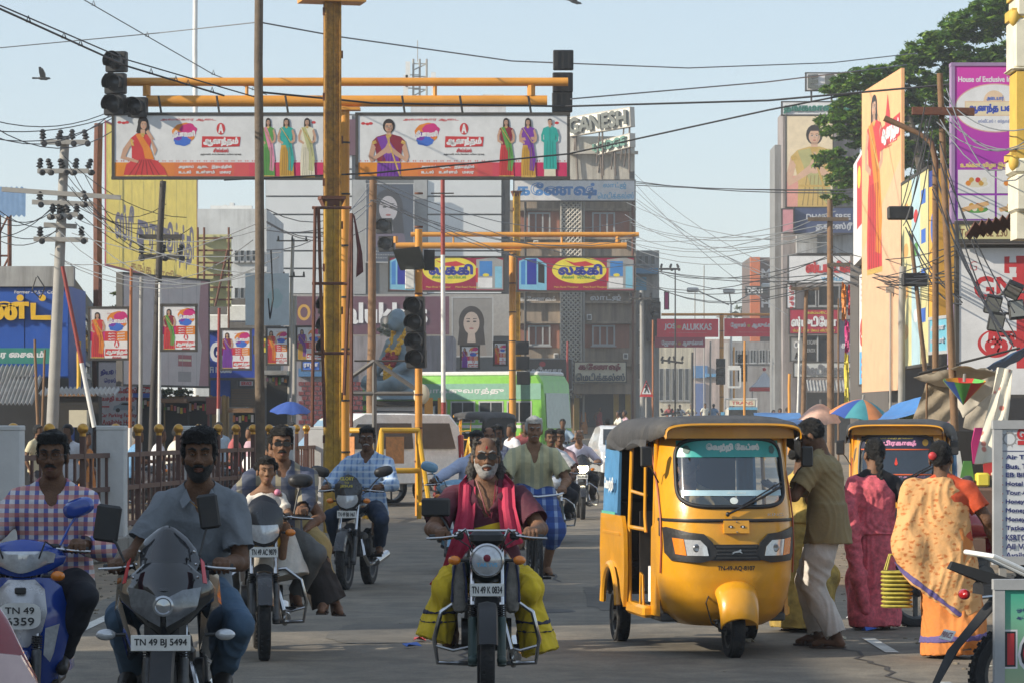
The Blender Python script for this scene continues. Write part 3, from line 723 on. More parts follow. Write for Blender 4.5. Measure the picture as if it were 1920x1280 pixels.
  for sg in (-1,1):  # side fairing wings
   mb.loft([[(sg*.2,-.45,.98),(sg*.245,-.38,.93),(sg*.245,-.28,.84),(sg*.19,-.3,.9)],[(sg*.215,-.48,.8),(sg*.26,-.36,.76),(sg*.26,-.2,.68),(sg*.19,-.25,.75)],[(sg*.16,-.42,.58),(sg*.2,-.32,.52),(sg*.2,-.15,.5),(sg*.14,-.2,.55)]])
  fa=B(mb,'fairing',paint)
  B(sheet([(.05,-.45,.03,1.175,.02),(.105,-.49,.06,1.15,.04),(.14,-.53,.09,1.08,.02),(.16,-.575,.12,1.0,.0),(.145,-.625,.13,.93,-.03),(.1,-.662,.09,.885,-.02),(.03,-.68,.02,.87,0)],16,t=.006),'windscreen',mat('dark_windscreen',(.025,.026,.03),.09,coat=.5),fa)
  hlm=mat('smoked_headlight',(.16,.17,.19),.1,.4,var=.3,nscale=22,coat=.8)
  for sg in (-1,1):
   mb=MB();mb.loft([[(sg*.012,-.702,.835),(sg*.09,-.69,.875),(sg*.175,-.61,.885),(sg*.175,-.605,.86),(sg*.09,-.697,.83),(sg*.03,-.705,.79)],[(sg*.012,-.708,.80),(sg*.085,-.705,.79),(sg*.16,-.65,.80),(sg*.15,-.65,.78),(sg*.07,-.7,.73),(sg*.015,-.705,.70)]],cap=True)
   B(mb,'headlight',hlm,fa)
   B(MB().loft([[(sg*.165,-.545,1.02),(sg*.182,-.53,1.0),(sg*.2,-.6,.9),(sg*.183,-.63,.905)],[(sg*.168,-.552,1.022),(sg*.185,-.537,1.002),(sg*.203,-.607,.902),(sg*.186,-.637,.907)]]),'red_stripe',mat('decal_red',(.5,.02,.03),.3),fa)
   for q,zz in enumerate((.93,.99,1.05)): B(MB().ball((sg*(.155-.012*q),-.555+.045*q-.012,zz),.008,0,n=8,k=6),'screen_bolt',chr_,fa)
  B(MB().lathe([(.046,0),(.05,.012),(.04,.016),(.034,.008),(0,.012)],24,0,Matrix.Translation((0,-.70,.80)) @ Matrix.Rotation(R(90),4,'X')),'projector_lamp',mat('lamp_glass',(.45,.47,.5),.06,.7),fa)
  B(MB().box((0,-.57,.66),(.2,.1,.16),ch=.03),'fairing_underside',blk,fa)
  pz=.635;py=-.87
 elif style == 'scooter':
  ac=accent or PLW()
  mb=sheet([(.12,-.4,.03,1.06,.02),(.2,-.44,.08,1.03,.03),(.225,-.47,.12,.985,.02),(.21,-.48,.13,.93,.0),(.13,-.46,.08,.865,-.02)],18,t=.1);hc=B(mb,'handlebar_cowl',paint)
  mb=sheet([(.14,-.475,.03,1.0,.0),(.175,-.492,.08,.985,.0),(.165,-.497,.09,.93,-.01),(.1,-.485,.05,.885,-.03)],18,t=.03);B(mb,'headlight',LENS(),hc)
  mb=sheet([(.13,-.43,.06,.86,0),(.2,-.46,.13,.8,-.01),(.235,-.49,.18,.68,0),(.235,-.5,.2,.55,.0),(.2,-.48,.2,.42,.0),(.17,-.43,.16,.3,0)],18,t=.03);ap=B(mb,'front_apron',paint)
  mb=sheet([(.07,-.447,.02,.85,0),(.12,-.478,.045,.79,-.01),(.135,-.506,.05,.68,0),(.11,-.512,.04,.58,.0),(.04,-.507,.01,.5,0)],14,t=.01);B(mb,'apron_panel',ac,ap)
  for sg in (-1,1):
   mb=MB();mb.loft([[(sg*.13,-.5,.6),(sg*.2,-.455,.62),(sg*.17,-.46,.56)],[(sg*.12,-.5,.46),(sg*.17,-.45,.47),(sg*.15,-.46,.42)]]);B(mb,'running_light',LENS(),ap)
  B(MB().box((0,-.497,.795),(.06,.02,.035),ch=.006),'badge',blk,ap)
  B(MB().box((0,-.06,.3),(.36,.5,.06),ch=.02),'floorboard',blk)
  mb=MB();mb.loft([[(x*w,y,z) for x,z in ((-1,.32),(-.9,.55),(-.6,.7),(.6,.7),(.9,.55),(1,.32))] for y,w in ((.12,.13),(.3,.19),(.6,.19),(.9,.1))]);B(mb,'rear_body',paint)
  pz=.655;py=-.535
  # tank, seat, engine, exhaust, rear
 if style != 'scooter':
  F_=Field((-.25,-.45,.55),(.25,.2,1.1),.012);F_.ell((0,-.2,.84),(.15,.22,.12));F_.ell((0,-.02,.81),(.11,.2,.09),k=.05);F_.build('fuel_tank',tank or paint,t)
  mb=MB();mb.loft([[(x*w,y,z+seat_h) for x,z in ((-1,-.05),(-.9,.0),(-.4,.02),(.4,.02),(.9,0),(1,-.05))] for y,w in ((.0,.09),(.2,.13),(.55,.14),(.85,.1))]);B(mb,'seat',mat('seat_vinyl',(.02,.02,.022),.55,bump=.2))
  mb=MB();mb.box((0,-.12,.45),(.22,.3,.25),ch=.03);mb.cyl((0,-.22,.48),(0,-.36,.62),.075,n=14)
  for q in range(6): mb.cyl((0,-.235-.018*q,.495+.018*q),(0,-.242-.018*q,.502+.018*q),.1,n=14)
  mb.cyl((-.15,-.05,.42),(.15,-.05,.42),.09,n=16);B(mb,'engine',eng)
  mb=MB();mb.tube([(.1,-.3,.5),(.14,-.36,.35),(.16,-.2,.24),(.17,.1,.26)],.02,8);mb.tube([(.17,.1,.26),(.18,.6,.32)],.045,12);B(mb,'exhaust',chr_)
  for sg in (-1,1):
   mb=MB();mb.loft([[(sg*.13,.1,.74),(sg*.16,.15,.72),(sg*.15,.15,.52),(sg*.12,.1,.54)],[(sg*.11,.55,.76),(sg*.14,.5,.75),(sg*.13,.48,.6),(sg*.1,.5,.62)]]);B(mb,'side_panel',paint)
   B(MB().cyl((sg*.1,.02,.33),(sg*.25,.02,.33),.018,n=10),'footpeg',blk)
  if guard:
   mb=MB()
   for sg in (-1,1):
    mb.tube([(0,-.31,.62),(sg*.16,-.33,.64),(sg*.27,-.35,.56),(sg*.31,-.34,.4),(sg*.29,-.3,.26),(sg*.1,-.26,.25)],.014,8)
    mb.tube([(sg*.3,-.335,.36),(sg*.2,-.3,.33),(sg*.1,-.28,.35)],.01,6)
   B(mb,'crash_guard',chr_)
  mb=MB();mb.tube([(-.12,.6,.3),(-.1,.55,.7)],.02,8);mb.tube([(.12,.6,.3),(.1,.55,.7)],.02,8);mb.box((0,.2,.36),(.12,.9,.05));B(mb,'frame',blk)
 else:
  mb=MB();mb.loft([[(x*w,y,z+.75) for x,z in ((-1,-.06),(-.9,.0),(-.4,.03),(.4,.03),(.9,0),(1,-.06))] for y,w in ((.1,.1),(.3,.15),(.6,.15),(.85,.1))]);B(mb,'seat',mat('seat_vinyl',(.02,.02,.022),.55,bump=.2))
 if style == 'sport':
  for sg in (-1,1): indicator(t,(sg*.24,-.56,.655),sg,LENS(),.09)
 else:
  for sg in (-1,1): indicator(t,(sg*.155,-.46,.87 if style != 'cowl' else .9),sg)
 if text: plate(t,text,platepos or (0,py,pz),.2 if style != 'sport' else .28,.075 if not two else .11,two=two)
 return t
def rider_joints(style,seat=(0,.16,.8),**k):
 gh,gx,gy=(1.0,.325,-.33) if style != 'sport' else (.97,.30,-.4)
 hd=[(-gx+.06,gy+.075,gh+.03),(gx-.06,gy+.075,gh+.03)]
 ft=[(-.21,.04,.42),(.21,.04,.42)] if style != 'scooter' else [(-.14,-.12,.42),(.14,-.12,.42)]
 return seated(seat,hd,ft,**k)
 # ------------------------------------------------------------------ auto rickshaw
def glass_mat(name='vehicle_glass',tint=(.8,.86,.85),a=.25):
 if name in MATS: return MATS[name]
 m=bpy.data.materials.new(name);m.use_nodes=True;MATS[name]=m;nt=m.node_tree;N=nt.nodes;L=nt.links
 N.remove(N['Principled BSDF']);tr=N.new('ShaderNodeBsdfTransparent');tr.inputs['Color'].default_value=(*tint,1)
 gl=N.new('ShaderNodeBsdfGlossy');gl.inputs['Roughness'].default_value=.03;gl.inputs['Color'].default_value=(.9,.95,1,1)
 fr=N.new('ShaderNodeFresnel');fr.inputs['IOR'].default_value=1.5;ad=N.new('ShaderNodeMath');ad.operation='ADD';ad.inputs[1].default_value=a*.4;L.new(fr.outputs[0],ad.inputs[0])
 mx=N.new('ShaderNodeMixShader');L.new(ad.outputs[0],mx.inputs[0]);L.new(tr.outputs[0],mx.inputs[1]);L.new(gl.outputs[0],mx.inputs[2]);L.new(mx.outputs[0],N['Material Output'].inputs['Surface']);return m
def YEL(): return mat('rickshaw_yellow',(.70,.32,.012),.32,var=.1,nscale=4,coat=.4,bump=.12,dirt=.5,dirtcol=(.36,.19,.05))
ZS=[.225,.26,.32,.42,.56,.72,.88,.98,1.06,1.2,1.35,1.5,1.6,1.66]
WS=[.36,.44,.50,.535,.56,.57,.572,.57,.567,.56,.553,.545,.54,.53]
YS=[.07,.02,-.03,-.075,-.10,-.105,-.095,-.08,-.06,-.01,.045,.10,.13,.14]
def cab(x,z):
 w=np.interp(z,ZS,WS);yf=np.interp(z,ZS,YS);u=min(1,abs(x)/w)
 return yf+.5*(1-(1-u**3.2)**(1/2.2))
def rickshaw(name,label,loc,rotz,group,strip_text,strip_col,strip_ink,plate_text,detail=True):
 t=thing(name,label,'auto rickshaw',loc,rotz,group);ye,blk,chr_=YEL(),BLK(),CHR()
 B=lambda mb,n,m,p=t,**k: mb.build(n,m,p,**k)
 wi=lambda x,z,g=0: (abs(x)/(.455+g-.03*max(0,z-1.1)))**5+(abs(z-1.325)/(.245+g))**5 < 1
 # front body with the windscreen left open
 mb=MB();nz,nx=60,48;zs=np.linspace(ZS[0],ZS[-1],nz+1)
 pt=lambda i,j: (lambda w,u: (w*u,cab(w*u,zs[i]),zs[i]))(np.interp(zs[i],ZS,WS),math.sin((-1+2*j/nx)*math.pi/2)*.9999)
 grid=[[pt(i,j) for j in range(nx+1)] for i in range(nz+1)];gl=MB()
 for i in range(nz):
  for j in range(nx):
   q=[grid[i][j],grid[i][j+1],grid[i+1][j+1],grid[i+1][j]];c=[sum(v[k] for v in q)/4 for k in range(3)]
   if wi(c[0],c[2]): gl.add([(v[0],v[1]+.004,v[2]) for v in q],[(0,1,2,3)])
   else: mb.add(q,[(0,1,2,3)])
 if True:  # inner skin gives the shell its thickness
  for i in range(nz):
   for j in range(nx):
    q=[grid[i][j],grid[i][j+1],grid[i+1][j+1],grid[i+1][j]];c=[sum(v[k] for v in q)/4 for k in range(3)]
    if not wi(c[0],c[2]): mb.add([(v[0]*.965,v[1]+.03,v[2]) for v in q],[(3,2,1,0)],1)
    # weld duplicates so that it shades smoothly
 def weld(m_):
  d={};nv=[];mp=[]
  for v in m_.v:
   k=(round(v[0],5),round(v[1],5),round(v[2],5))
   if k not in d: d[k]=len(nv);nv.append(v)
   mp.append(d[k])
  m_.v=nv;m_.f=[tuple(mp[i] for i in f) for f in m_.f]
  ok=[i for i,f in enumerate(m_.f) if len(set(f)) == len(f)];m_.f=[m_.f[i] for i in ok];m_.m=[m_.m[i] for i in ok];return m_
 body=B(weld(mb),'front_body',[ye,blk],smooth=50)
 ws=B(weld(gl),'windscreen',glass_mat(),smooth=60)
 rim=[]
 for k in range(64):
  a=2*math.pi*k/64;c,s=math.cos(a),math.sin(a)
  z=1.325+.245*math.copysign(abs(s)**.4,s);x=(.455-.03*max(0,z-1.1))*math.copysign(abs(c)**.4,c);rim.append((x,cab(x,z)-.006,z))
 B(MB().tube(rim+rim[:2],.016,8),'windscreen_gasket',blk,ws)
 def patch(x0,x1,z0,z1,off,n=24,k=4,arch=0):
  m_=MB();g=[[(x0+(x1-x0)*j/n,z0+(z1-z0)*i/k+arch*(1-(2*j/n-1)**2)) for j in range(n+1)] for i in range(k+1)]
  m_.loft([[(x,cab(x,z)-off,z) for x,z in r] for r in g],closed=False,cap=False);return m_
 st=B(patch(-.43,.43,1.435,1.555,.004),'sun_strip',mat('strip_'+name+str(strip_col[0]),strip_col,.35),ws)
 def curved(m_,off,parent,nm,ink):
  m_.v=[(x,cab(x,z)-off+y*.6,z) for x,y,z in m_.v];return B(m_,nm,ink,parent)
 curved(letters(MB(),strip_text,-.2,1.475,.44,.055,bold=.09),.008,st,'lettering',strip_ink)
 for sg in (-1,1): curved(MB().prism([(sg*.36+.028*math.cos(a)*(1+.15*math.cos(5*a)),1.49+.03*math.sin(a)) for a in [q*math.pi/10 for q in range(20)]],0),.008,st,'emblem',mat('emblem_gold',(.45,.28,.05),.4) if not detail else mat('emblem_dark',(.05,.12,.11),.5))
 if detail:
  ls=B(patch(-.42,.42,1.16,1.2,.004),'lower_strip',mat('strip_pale',(.42,.6,.68),.4),ws)
  curved(letters(MB(),'பிரயாணம்',-.06,1.172,.16,.018),.008,ls,'lettering',PLW())
  curved(MB().prism([(-.005+.034*math.cos(a),1.125+.024*math.sin(a)) for a in [q*math.pi/8 for q in range(16)]],0),.006,ws,'round_sticker',mat('sticker_white',(.7,.75,.72),.5))
 wp=MB();a0,a1=Vector((-.02-.05,0,1.03)),Vector((.42,0,1.225));pts=[Vector((p.x,cab(p.x,p.z)-.03,p.z)) for p in [a0.lerp(a1,q/8) for q in range(9)]]
 wp.tube(pts,.009,6);q0=pts[3];wp.tube([pts[2]+Vector((0,-.004,.012)),pts[8]+Vector((0,-.004,.03))],.006,5);wp.ball(pts[0],.018);B(wp,'wiper',blk)
 # belt moulding, headlamp panel, lamps, badge, number, mudguard
 bz=.985;mb=MB();xs=[-.565+.01*0+1.13*k/40 for k in range(41)]
 mb.loft([[(x,cab(x,bz)-.012,bz-.012),(x,cab(x,bz)-.016,bz),(x,cab(x,bz)-.012,bz+.012),(x,cab(x,bz)+.01,bz)] for x in xs]);B(mb,'belt_moulding',blk)
 def facepoly(poly,d,off,nm,m_,p=t,n=6):
  """polygon laid on the curved nose, subdivided along its edges"""
  loop=[Vector((x,0,z)) for x,z in poly];tr=[[loop[i] for i in t_] for t_ in tessellate_polygon([loop])]
  def split(T,k):
   if k == 0 or max((T[i]-T[i-1]).length for i in range(3)) < .035: return [T]
   e=max(range(3),key=lambda i: (T[i]-T[(i+1) % 3]).length);a_,b_,c_=T[e],T[(e+1) % 3],T[(e+2) % 3];m__=(a_+b_)/2
   return split([a_,m__,c_],k-1)+split([m__,b_,c_],k-1)
  q=MB()
  for T in tr:
   if (T[1]-T[0]).cross(T[2]-T[0]).y > 0: T=T[::-1]
   for U in split(T,9): q.add([(v.x,cab(v.x,v.z)-off,v.z) for v in U],[(0,1,2)])
  ed=[]
  for i in range(len(poly)):
   a,b=poly[i],poly[(i+1) % len(poly)];ed += [(a[0]+(b[0]-a[0])*k/8,a[1]+(b[1]-a[1])*k/8) for k in range(8)]
  for i in range(len(ed)):
   a,b=ed[i],ed[(i+1) % len(ed)];q.add([(a[0],cab(*a)-off,a[1]),(b[0],cab(*b)-off,b[1]),(b[0],cab(*b)+.006,b[1]),(a[0],cab(*a)+.006,a[1])],[(0,1,2,3)])
  return B(q,nm,m_,p,smooth=25)
 for sg in (-1,1):
  fr_=[(sg*x,z) for x,z in ((.16,.76),(.2,.705),(.3,.685),(.5,.695),(.54,.75),(.548,.93),(.53,.935),(.38,.90),(.27,.89),(.2,.83))]
  if sg < 0: fr_=fr_[::-1]
  hp_=facepoly(fr_,.03,.028,'headlamp_panel',blk)
  le=[(sg*x,z) for x,z in ((.235,.735),(.40,.735),(.42,.85),(.3,.845),(.25,.80))];am=[(sg*x,z) for x,z in ((.405,.735),(.48,.745),(.5,.86),(.425,.852))]
  facepoly(le if sg > 0 else le[::-1],.02,.036,'headlamp',LENS(),hp_);facepoly(am if sg > 0 else am[::-1],.02,.036,'indicator',AMB(),hp_)
  B(MB().lathe([(.03,0),(.022,.006),(0,.004)],16,0,Matrix.Translation((sg*.33,cab(.33,.79)-.038,.79)) @ Matrix.Rotation(R(90),4,'X')),'bulb_cap',mat('lamp_grey',(.3,.31,.33),.2,.8),hp_)
 facepoly([(-.2,.70),(.2,.70),(.18,.815),(-.18,.815)],.02,.022,'grille',blk)
 for q in range(4): facepoly([(-.17,.715+.026*q),(.17,.715+.026*q),(.17,.725+.026*q),(-.17,.725+.026*q)],.006,.03,'grille_bar',mat('grille_dark',(.035,.035,.037),.4))
 horse=[(-.05,.752),(-.03,.765),(-.012,.768),(.01,.772),(.025,.782),(.035,.775),(.03,.768),(.045,.752),(.035,.753),(.018,.76),(.0,.757),(-.02,.757),(-.03,.75),(-.045,.745),(-.035,.757)]
 facepoly(horse,.004,.036,'leaping_emblem',chr_)
 curved(letters(MB(),plate_text,-.155,.625,.31,.036,bold=.05),.003,t,'number_lettering',INK())
 ep=facepoly([(-.105,.895),(.105,.895),(.105,.985),(-.105,.985)],.008,.03,'painted_plate',ye)
 for sg in (-1,1):
  curved(MB().prism([(sg*.05+.022*math.cos(a),.94+.011*math.sin(a)*(1 if math.sin(a) > 0 else .6)) for a in [q*math.pi/8 for q in range(16)]],0),.034,ep,'eye_motif',INK())
  curved(MB().prism([(sg*.05+.008*math.cos(a),.941+.007*math.sin(a)) for a in [q*math.pi/6 for q in range(12)]],0),.036,ep,'eye_motif',PLW())
  B(MB().ball((0,cab(0,.94+sg*.036)-.032,.94+sg*.036),.006,0,n=8,k=5),'bolt',chr_,ep)
  mb=MB();mb.box((sg*.556,cab(.556,.9)-.0,.93),(.03,.03,.13),ch=.006);B(mb,'door_hinge',blk)
 mb=MB();rg=[]  # mudguard dome
 for k in range(11):
  a=R(-8+k*11.5);rr=.245;y0=-.03-math.cos(a)*rr;z0=.33+math.sin(a)*rr*.95
  rg.append([(.175*math.sin(b)*(.9+.1*math.sin(a)),y0+.06*(1-math.cos(b)),z0-.075*(1-math.cos(b))) for b in [R(-90+q*15) for q in range(13)]])
 mb.loft([r+[(x*.94,y+.012,z-.008) for x,y,z in r[::-1]] for r in rg]);B(mb,'mudguard',ye)
 wheel(t,0,.205,.125,'front_wheel',5)
 for sg in (-1,):
  mb=MB();mb.tube([(sg*.1,0,.2),(sg*.11,.1,.33),(sg*.08,.16,.45)],.028,8);mb.tube([(sg*.13,.03,.24),(sg*.13,.08,.42)],.02,8)
  for q in range(7): mb.cyl((sg*.13,.03+.006*q,.26+.02*q),(sg*.13,.032+.006*q,.267+.02*q),.034,n=10)
  mb.cyl((-.12,0,.205),(.12,0,.205),.018,n=8);B(mb,'suspension',ENG())
 B(MB().tube([(-.22,-.06,.45),(-.25,-.09,.4),(-.2,-.08,.25),(-.09,-.02,.2)],.006,6),'brake_cable',blk)
 # floor, sides, rear
 B(MB().box((0,1.1,.27),(1.06,1.5,.06),ch=.01),'floor_pan',ENG())
 for sg in (-1,1):
  W_=.63
  mb=MB()  # front quarter panel, sill and rear quarter in one pressed skin
  mb.prism([(.38,.28),(.62,.28),(.62,.5),(.6,.92),(.5,.95),(.42,.95)],.03,0,Matrix.Translation((sg*.545-(.015 if sg > 0 else -.015)*1,0,0)) @ Matrix(((0,sg*1.,0,0),(1,0,0,0),(0,0,1,0),(0,0,0,1))))
  B(mb,'front_quarter_panel',ye)
  mb=MB();mb.box((sg*.585,.95,.3),(.1,.72,.09),ch=.02);B(mb,'step',ye)
  ol=[(1.28,.3),(1.38,.36),(1.46,.5),(1.58,.58),(1.84,.6),(2.05,.56),(2.16,.45),(2.22,.36),(2.3,.4),(2.34,.7),(2.3,.98),(1.36,.98),(1.27,.86),(1.24,.6)]
  mb=MB();M=Matrix(((0,sg*1.,0,sg*.625),(1,0,0,0),(0,0,1,0),(0,0,0,1)))
  mb.prism(ol,.035,0,M);rq=B(mb,'rear_quarter_panel',ye)
  arch=[(1.84+.33*math.cos(a),.27+.33*math.sin(a)) for a in [R(5+q*17) for q in range(11)]]
  mb=MB();mb.tube([(sg*.665,y,z) for y,z in arch],.03,8);B(mb,'wheel_arch',ye,rq)
  B(MB().box((sg*.662,1.8,.84),(.012,.8,.02)),'pressed_line',ye,rq)
  wheel(t,1.84,.205,.125,'rear_wheel',5,x=sg*.575)
  mb=MB();mb.tube([(sg*.55,.50,.92),(sg*.545,.44,1.62)],.02,8);B(mb,'door_post',ye)
  mb=MB();mb.tube([(sg*.6,1.28,.3),(sg*.6,1.3,.9),(sg*.57,1.32,1.62)],.018,8);B(mb,'centre_post',ye)
  mb=MB();mb.tube([(sg*.6,.62,.88),(sg*.6,.66,1.0),(sg*.59,.66,1.6)],.014,8);mb.tube([(sg*.59,.66,1.15),(sg*.585,1.3,1.17)],.013,8);mb.tube([(sg*.6,.64,.9),(sg*.6,1.3,.9)],.016,8);mb.tube([(sg*.6,.7,.3),(sg*.605,.72,.56),(sg*.605,.8,.58),(sg*.605,.82,.3)],.012,6);B(mb,'grab_rail',ye)
  cu=mat('curtain_blue',(.07,.22,.42),.6,var=.2) if detail else blk
  mb=MB();mb.loft([[(sg*(.625+.012*math.sin(y*9)),y,.965),(sg*(.6+.01*math.sin(y*9)),y,1.55),(sg*.585,y,1.55),(sg*.6,y,.965)] for y in [1.7+.056*q for q in range(12)]]);sc_=B(mb,'side_curtain',cu)
  if detail:
   M2=Matrix.Translation((sg*.643,2.02,1.05)) @ Matrix.Rotation(R(-90) if sg < 0 else R(90),4,'Z')
   B(letters(MB(),'வெற்றி',-.2,.1,.4,.11,M=M2,bold=.05),'lettering',PLW(),sc_)
   B(MB().box((sg*.645,2.02,.985),(.004,.6,.03)),'hem_band',mat('hem_green',(.1,.4,.3),.6),sc_)
  mirror(t,(sg*.56,.3,1.25),(sg*.68,.22,1.4),.05,.075,blk,shape='box')
  B(MB().tube([(sg*.56,cab(.55,z)-.012,z) for z in (.6,.8,1.0,1.2,1.4,1.6)],.008,5),'edge_trim',mat('trim_strip',(.35,.08,.03),.5))
 mb=MB();mb.box((0,2.32,.66),(1.2,.05,.64),ch=.02);mb.box((0,2.28,1.25),(1.14,.03,.58));B(mb,'rear_panel',blk)
 mb=MB();mb.box((0,1.75,.56),(1.1,.5,.12),ch=.03);mb.box((0,2.05,.85),(1.1,.12,.5),ch=.03);mb.box((0,.75,.62),(.7,.32,.12),ch=.03);B(mb,'bench_seat',mat('seat_vinyl',(.02,.02,.022),.55,bump=.2))
 B(MB().box((0,1.16,.72),(1.08,.03,.6)),'bulkhead',blk)
 mb=MB();mb.tube([(-.22,.36,.98),(0,.3,1.0),(.22,.36,.98)],.014,8);mb.tube([(0,.3,1.0),(0,.12,.6)],.03,8);B(mb,'handlebar',blk)
 B(MB().cyl((-.42,.9,.36),(-.42,.9,.62),.1,n=16),'gas_cylinder',PLW())
 # hood
 can=mat('hood_canvas',(.05,.05,.053),.75,var=.25,nscale=5,bump=.35,dirt=.45,dirtcol=(.2,.18,.15));rings=[]
 for y,w,zt,zs_ in ((.02,.57,1.675,1.60),(.1,.6,1.70,1.6),(.3,.615,1.722,1.58),(.7,.63,1.735,1.54),(1.3,.64,1.735,1.50),(1.9,.64,1.72,1.50),(2.25,.62,1.67,1.48),(2.38,.58,1.56,1.35)):
  rr=[]
  for k in range(17):
   a=math.pi*k/16;c,s=math.cos(a),math.sin(a);rr.append((w*math.copysign(abs(c)**.35,c)*(1+.008*math.sin(y*14+k)),y+.006*math.sin(k*2.1),zs_+(zt-zs_)*abs(s)**.55+.006*math.sin(y*11+k*1.7)))
  rings.append(rr+[(x*.96,yy,z-.018) for x,yy,z in rr[::-1]])
 hd=B(MB().loft(rings),'hood',can,smooth=60)
 for sg in (-1,1):
  mb=MB();mb.loft([[(sg*.632,y,1.56),(sg*.642,y,1.5-.03*math.sin(y*5)),(sg*.63,y,1.5-.03*math.sin(y*5))] for y in [.45+.12*q for q in range(15)]]);B(mb,'hood_flap',can,hd)
 mb=MB();rg=[]
 for k in range(21):
  a=math.pi*k/20;c,s=math.cos(a),math.sin(a);x=.565*math.copysign(abs(c)**.4,c);z=1.575+.09*abs(s)**.5
  rg.append([(x,.0,z-.012),(x,-.035,z+.0),(x,-.03,z+.014),(x,.08,z+.012)])
 mb.loft(rg);B(mb,'visor',ye)
 mb=MB();mb.prism([(-.54,1.57),(.54,1.57),(.53,1.63),(.4,1.662),(-.4,1.662),(-.53,1.63)],.02,0,Matrix.Translation((0,.1,0)));B(mb,'roof_front_panel',ye)
 return t
 # ------------------------------------------------------------------ ground, road, kerbs
def strip(name,xs,ys,z,m):
 mb=MB();mb.loft([[(x,y,GZ(y)+z) for x in xs] for y in ys],closed=False,cap=False)
 o=mb.build(name,m,smooth=0);o['kind']='structure';return o
def road_mat(name,col,dust,amt,sc=.5):
 if name in MATS: return MATS[name]
 m=mat(name,col,.88,var=.22,nscale=.9,bump=.25);N,L,b=nodes_of(m)
 tc=N.new('ShaderNodeTexCoord');src=b.inputs['Base Color'].links[0].from_socket
 mp=N.new('ShaderNodeMapping');mp.inputs['Scale'].default_value=(1,.16,1);L.new(tc.outputs['Object'],mp.inputs['Vector'])
 nz=N.new('ShaderNodeTexNoise');nz.inputs['Scale'].default_value=sc;nz.inputs['Detail'].default_value=8;nz.inputs['Roughness'].default_value=.7;L.new(mp.outputs[0],nz.inputs['Vector'])
 mr=N.new('ShaderNodeMapRange');mr.inputs['From Min'].default_value=.42;mr.inputs['From Max'].default_value=.72;mr.inputs['To Max'].default_value=amt;L.new(nz.outputs['Fac'],mr.inputs['Value'])
 mx=N.new('ShaderNodeMix');mx.data_type='RGBA';L.new(mr.outputs[0],mx.inputs['Factor']);L.new(src,mx.inputs['A']);mx.inputs['B'].default_value=(*dust,1)
 n2=N.new('ShaderNodeTexNoise');n2.inputs['Scale'].default_value=90;n2.inputs['Detail'].default_value=6;n2.inputs['Roughness'].default_value=.8;L.new(tc.outputs['Object'],n2.inputs['Vector'])
 r2=N.new('ShaderNodeMapRange');r2.inputs['From Min'].default_value=.35;r2.inputs['From Max'].default_value=.7;r2.inputs['To Min'].default_value=.55;r2.inputs['To Max'].default_value=1.4;L.new(n2.outputs['Fac'],r2.inputs['Value'])
 mu=N.new('ShaderNodeMix');mu.data_type='RGBA';mu.blend_type='MULTIPLY';mu.inputs['Factor'].default_value=1;L.new(mx.outputs['Result'],mu.inputs['A']);L.new(r2.outputs[0],mu.inputs['B']);
 n4=N.new('ShaderNodeTexNoise');n4.inputs['Scale'].default_value=1.7;n4.inputs['Detail'].default_value=9;n4.inputs['Roughness'].default_value=.75;n4.inputs['Distortion'].default_value=.6;L.new(tc.outputs['Object'],n4.inputs['Vector'])
 r4=N.new('ShaderNodeMapRange');r4.inputs['From Min'].default_value=.38;r4.inputs['From Max'].default_value=.62;r4.inputs['To Min'].default_value=.66;r4.inputs['To Max'].default_value=1.14;L.new(n4.outputs['Fac'],r4.inputs['Value'])
 m4=N.new('ShaderNodeMix');m4.data_type='RGBA';m4.blend_type='MULTIPLY';m4.inputs['Factor'].default_value=1;L.new(mu.outputs['Result'],m4.inputs['A']);L.new(r4.outputs[0],m4.inputs['B']);L.new(m4.outputs['Result'],b.inputs['Base Color']);return m
YS_=[-30,0,20,40,60,90,120,160,200,260,330,600,1200]
strip('ground',[-900,-60,-10,10,60,900],YS_,0,road_mat('dusty_ground',(.23,.175,.115),(.34,.255,.16),.8))
strip('road',[-3.9,-1,1,3.4],YS_[:-1],.006,road_mat('asphalt',(.17,.15,.119),(.29,.23,.155),.7))
strip('road',[-300,-3.9],[72,90,118],.010,MATS['asphalt'])
for (x,y,w,l,c) in ((-.9,25.5,1.1,2.4,.8),(1.1,31,.8,4.5,.72),(-2.2,38,1.3,3,.85),(.4,19.5,.5,1.6,.75),(2.1,44,1.2,5,.8),(-.6,52,1.6,4,.78)):
 rp=random.Random(int(y));mb=MB();mb.add([(x+w*.5*(1+.12*rp.uniform(-1,1))*math.copysign(abs(math.cos(a))**.5,math.cos(a)),y+l*.5*(1+.1*rp.uniform(-1,1))*math.copysign(abs(math.sin(a))**.5,math.sin(a)),.0095) for a in [q*math.pi/12 for q in range(24)]],[tuple(range(24))])
 mb.build('road_patch',road_mat('asphalt_patch_%d' % int(c*100),(.16*c,.145*c,.12*c),(.23,.185,.13),.35),smooth=0)['kind']='structure'
mb=MB();mb.lathe([(0,.012),(.27,.012),(.3,.010),(.33,.0)],28);mb.build('manhole_cover',mat('iron_cover',(.06,.055,.05),.6,.5),loc=(.25,28.6,.004))['kind']='structure'
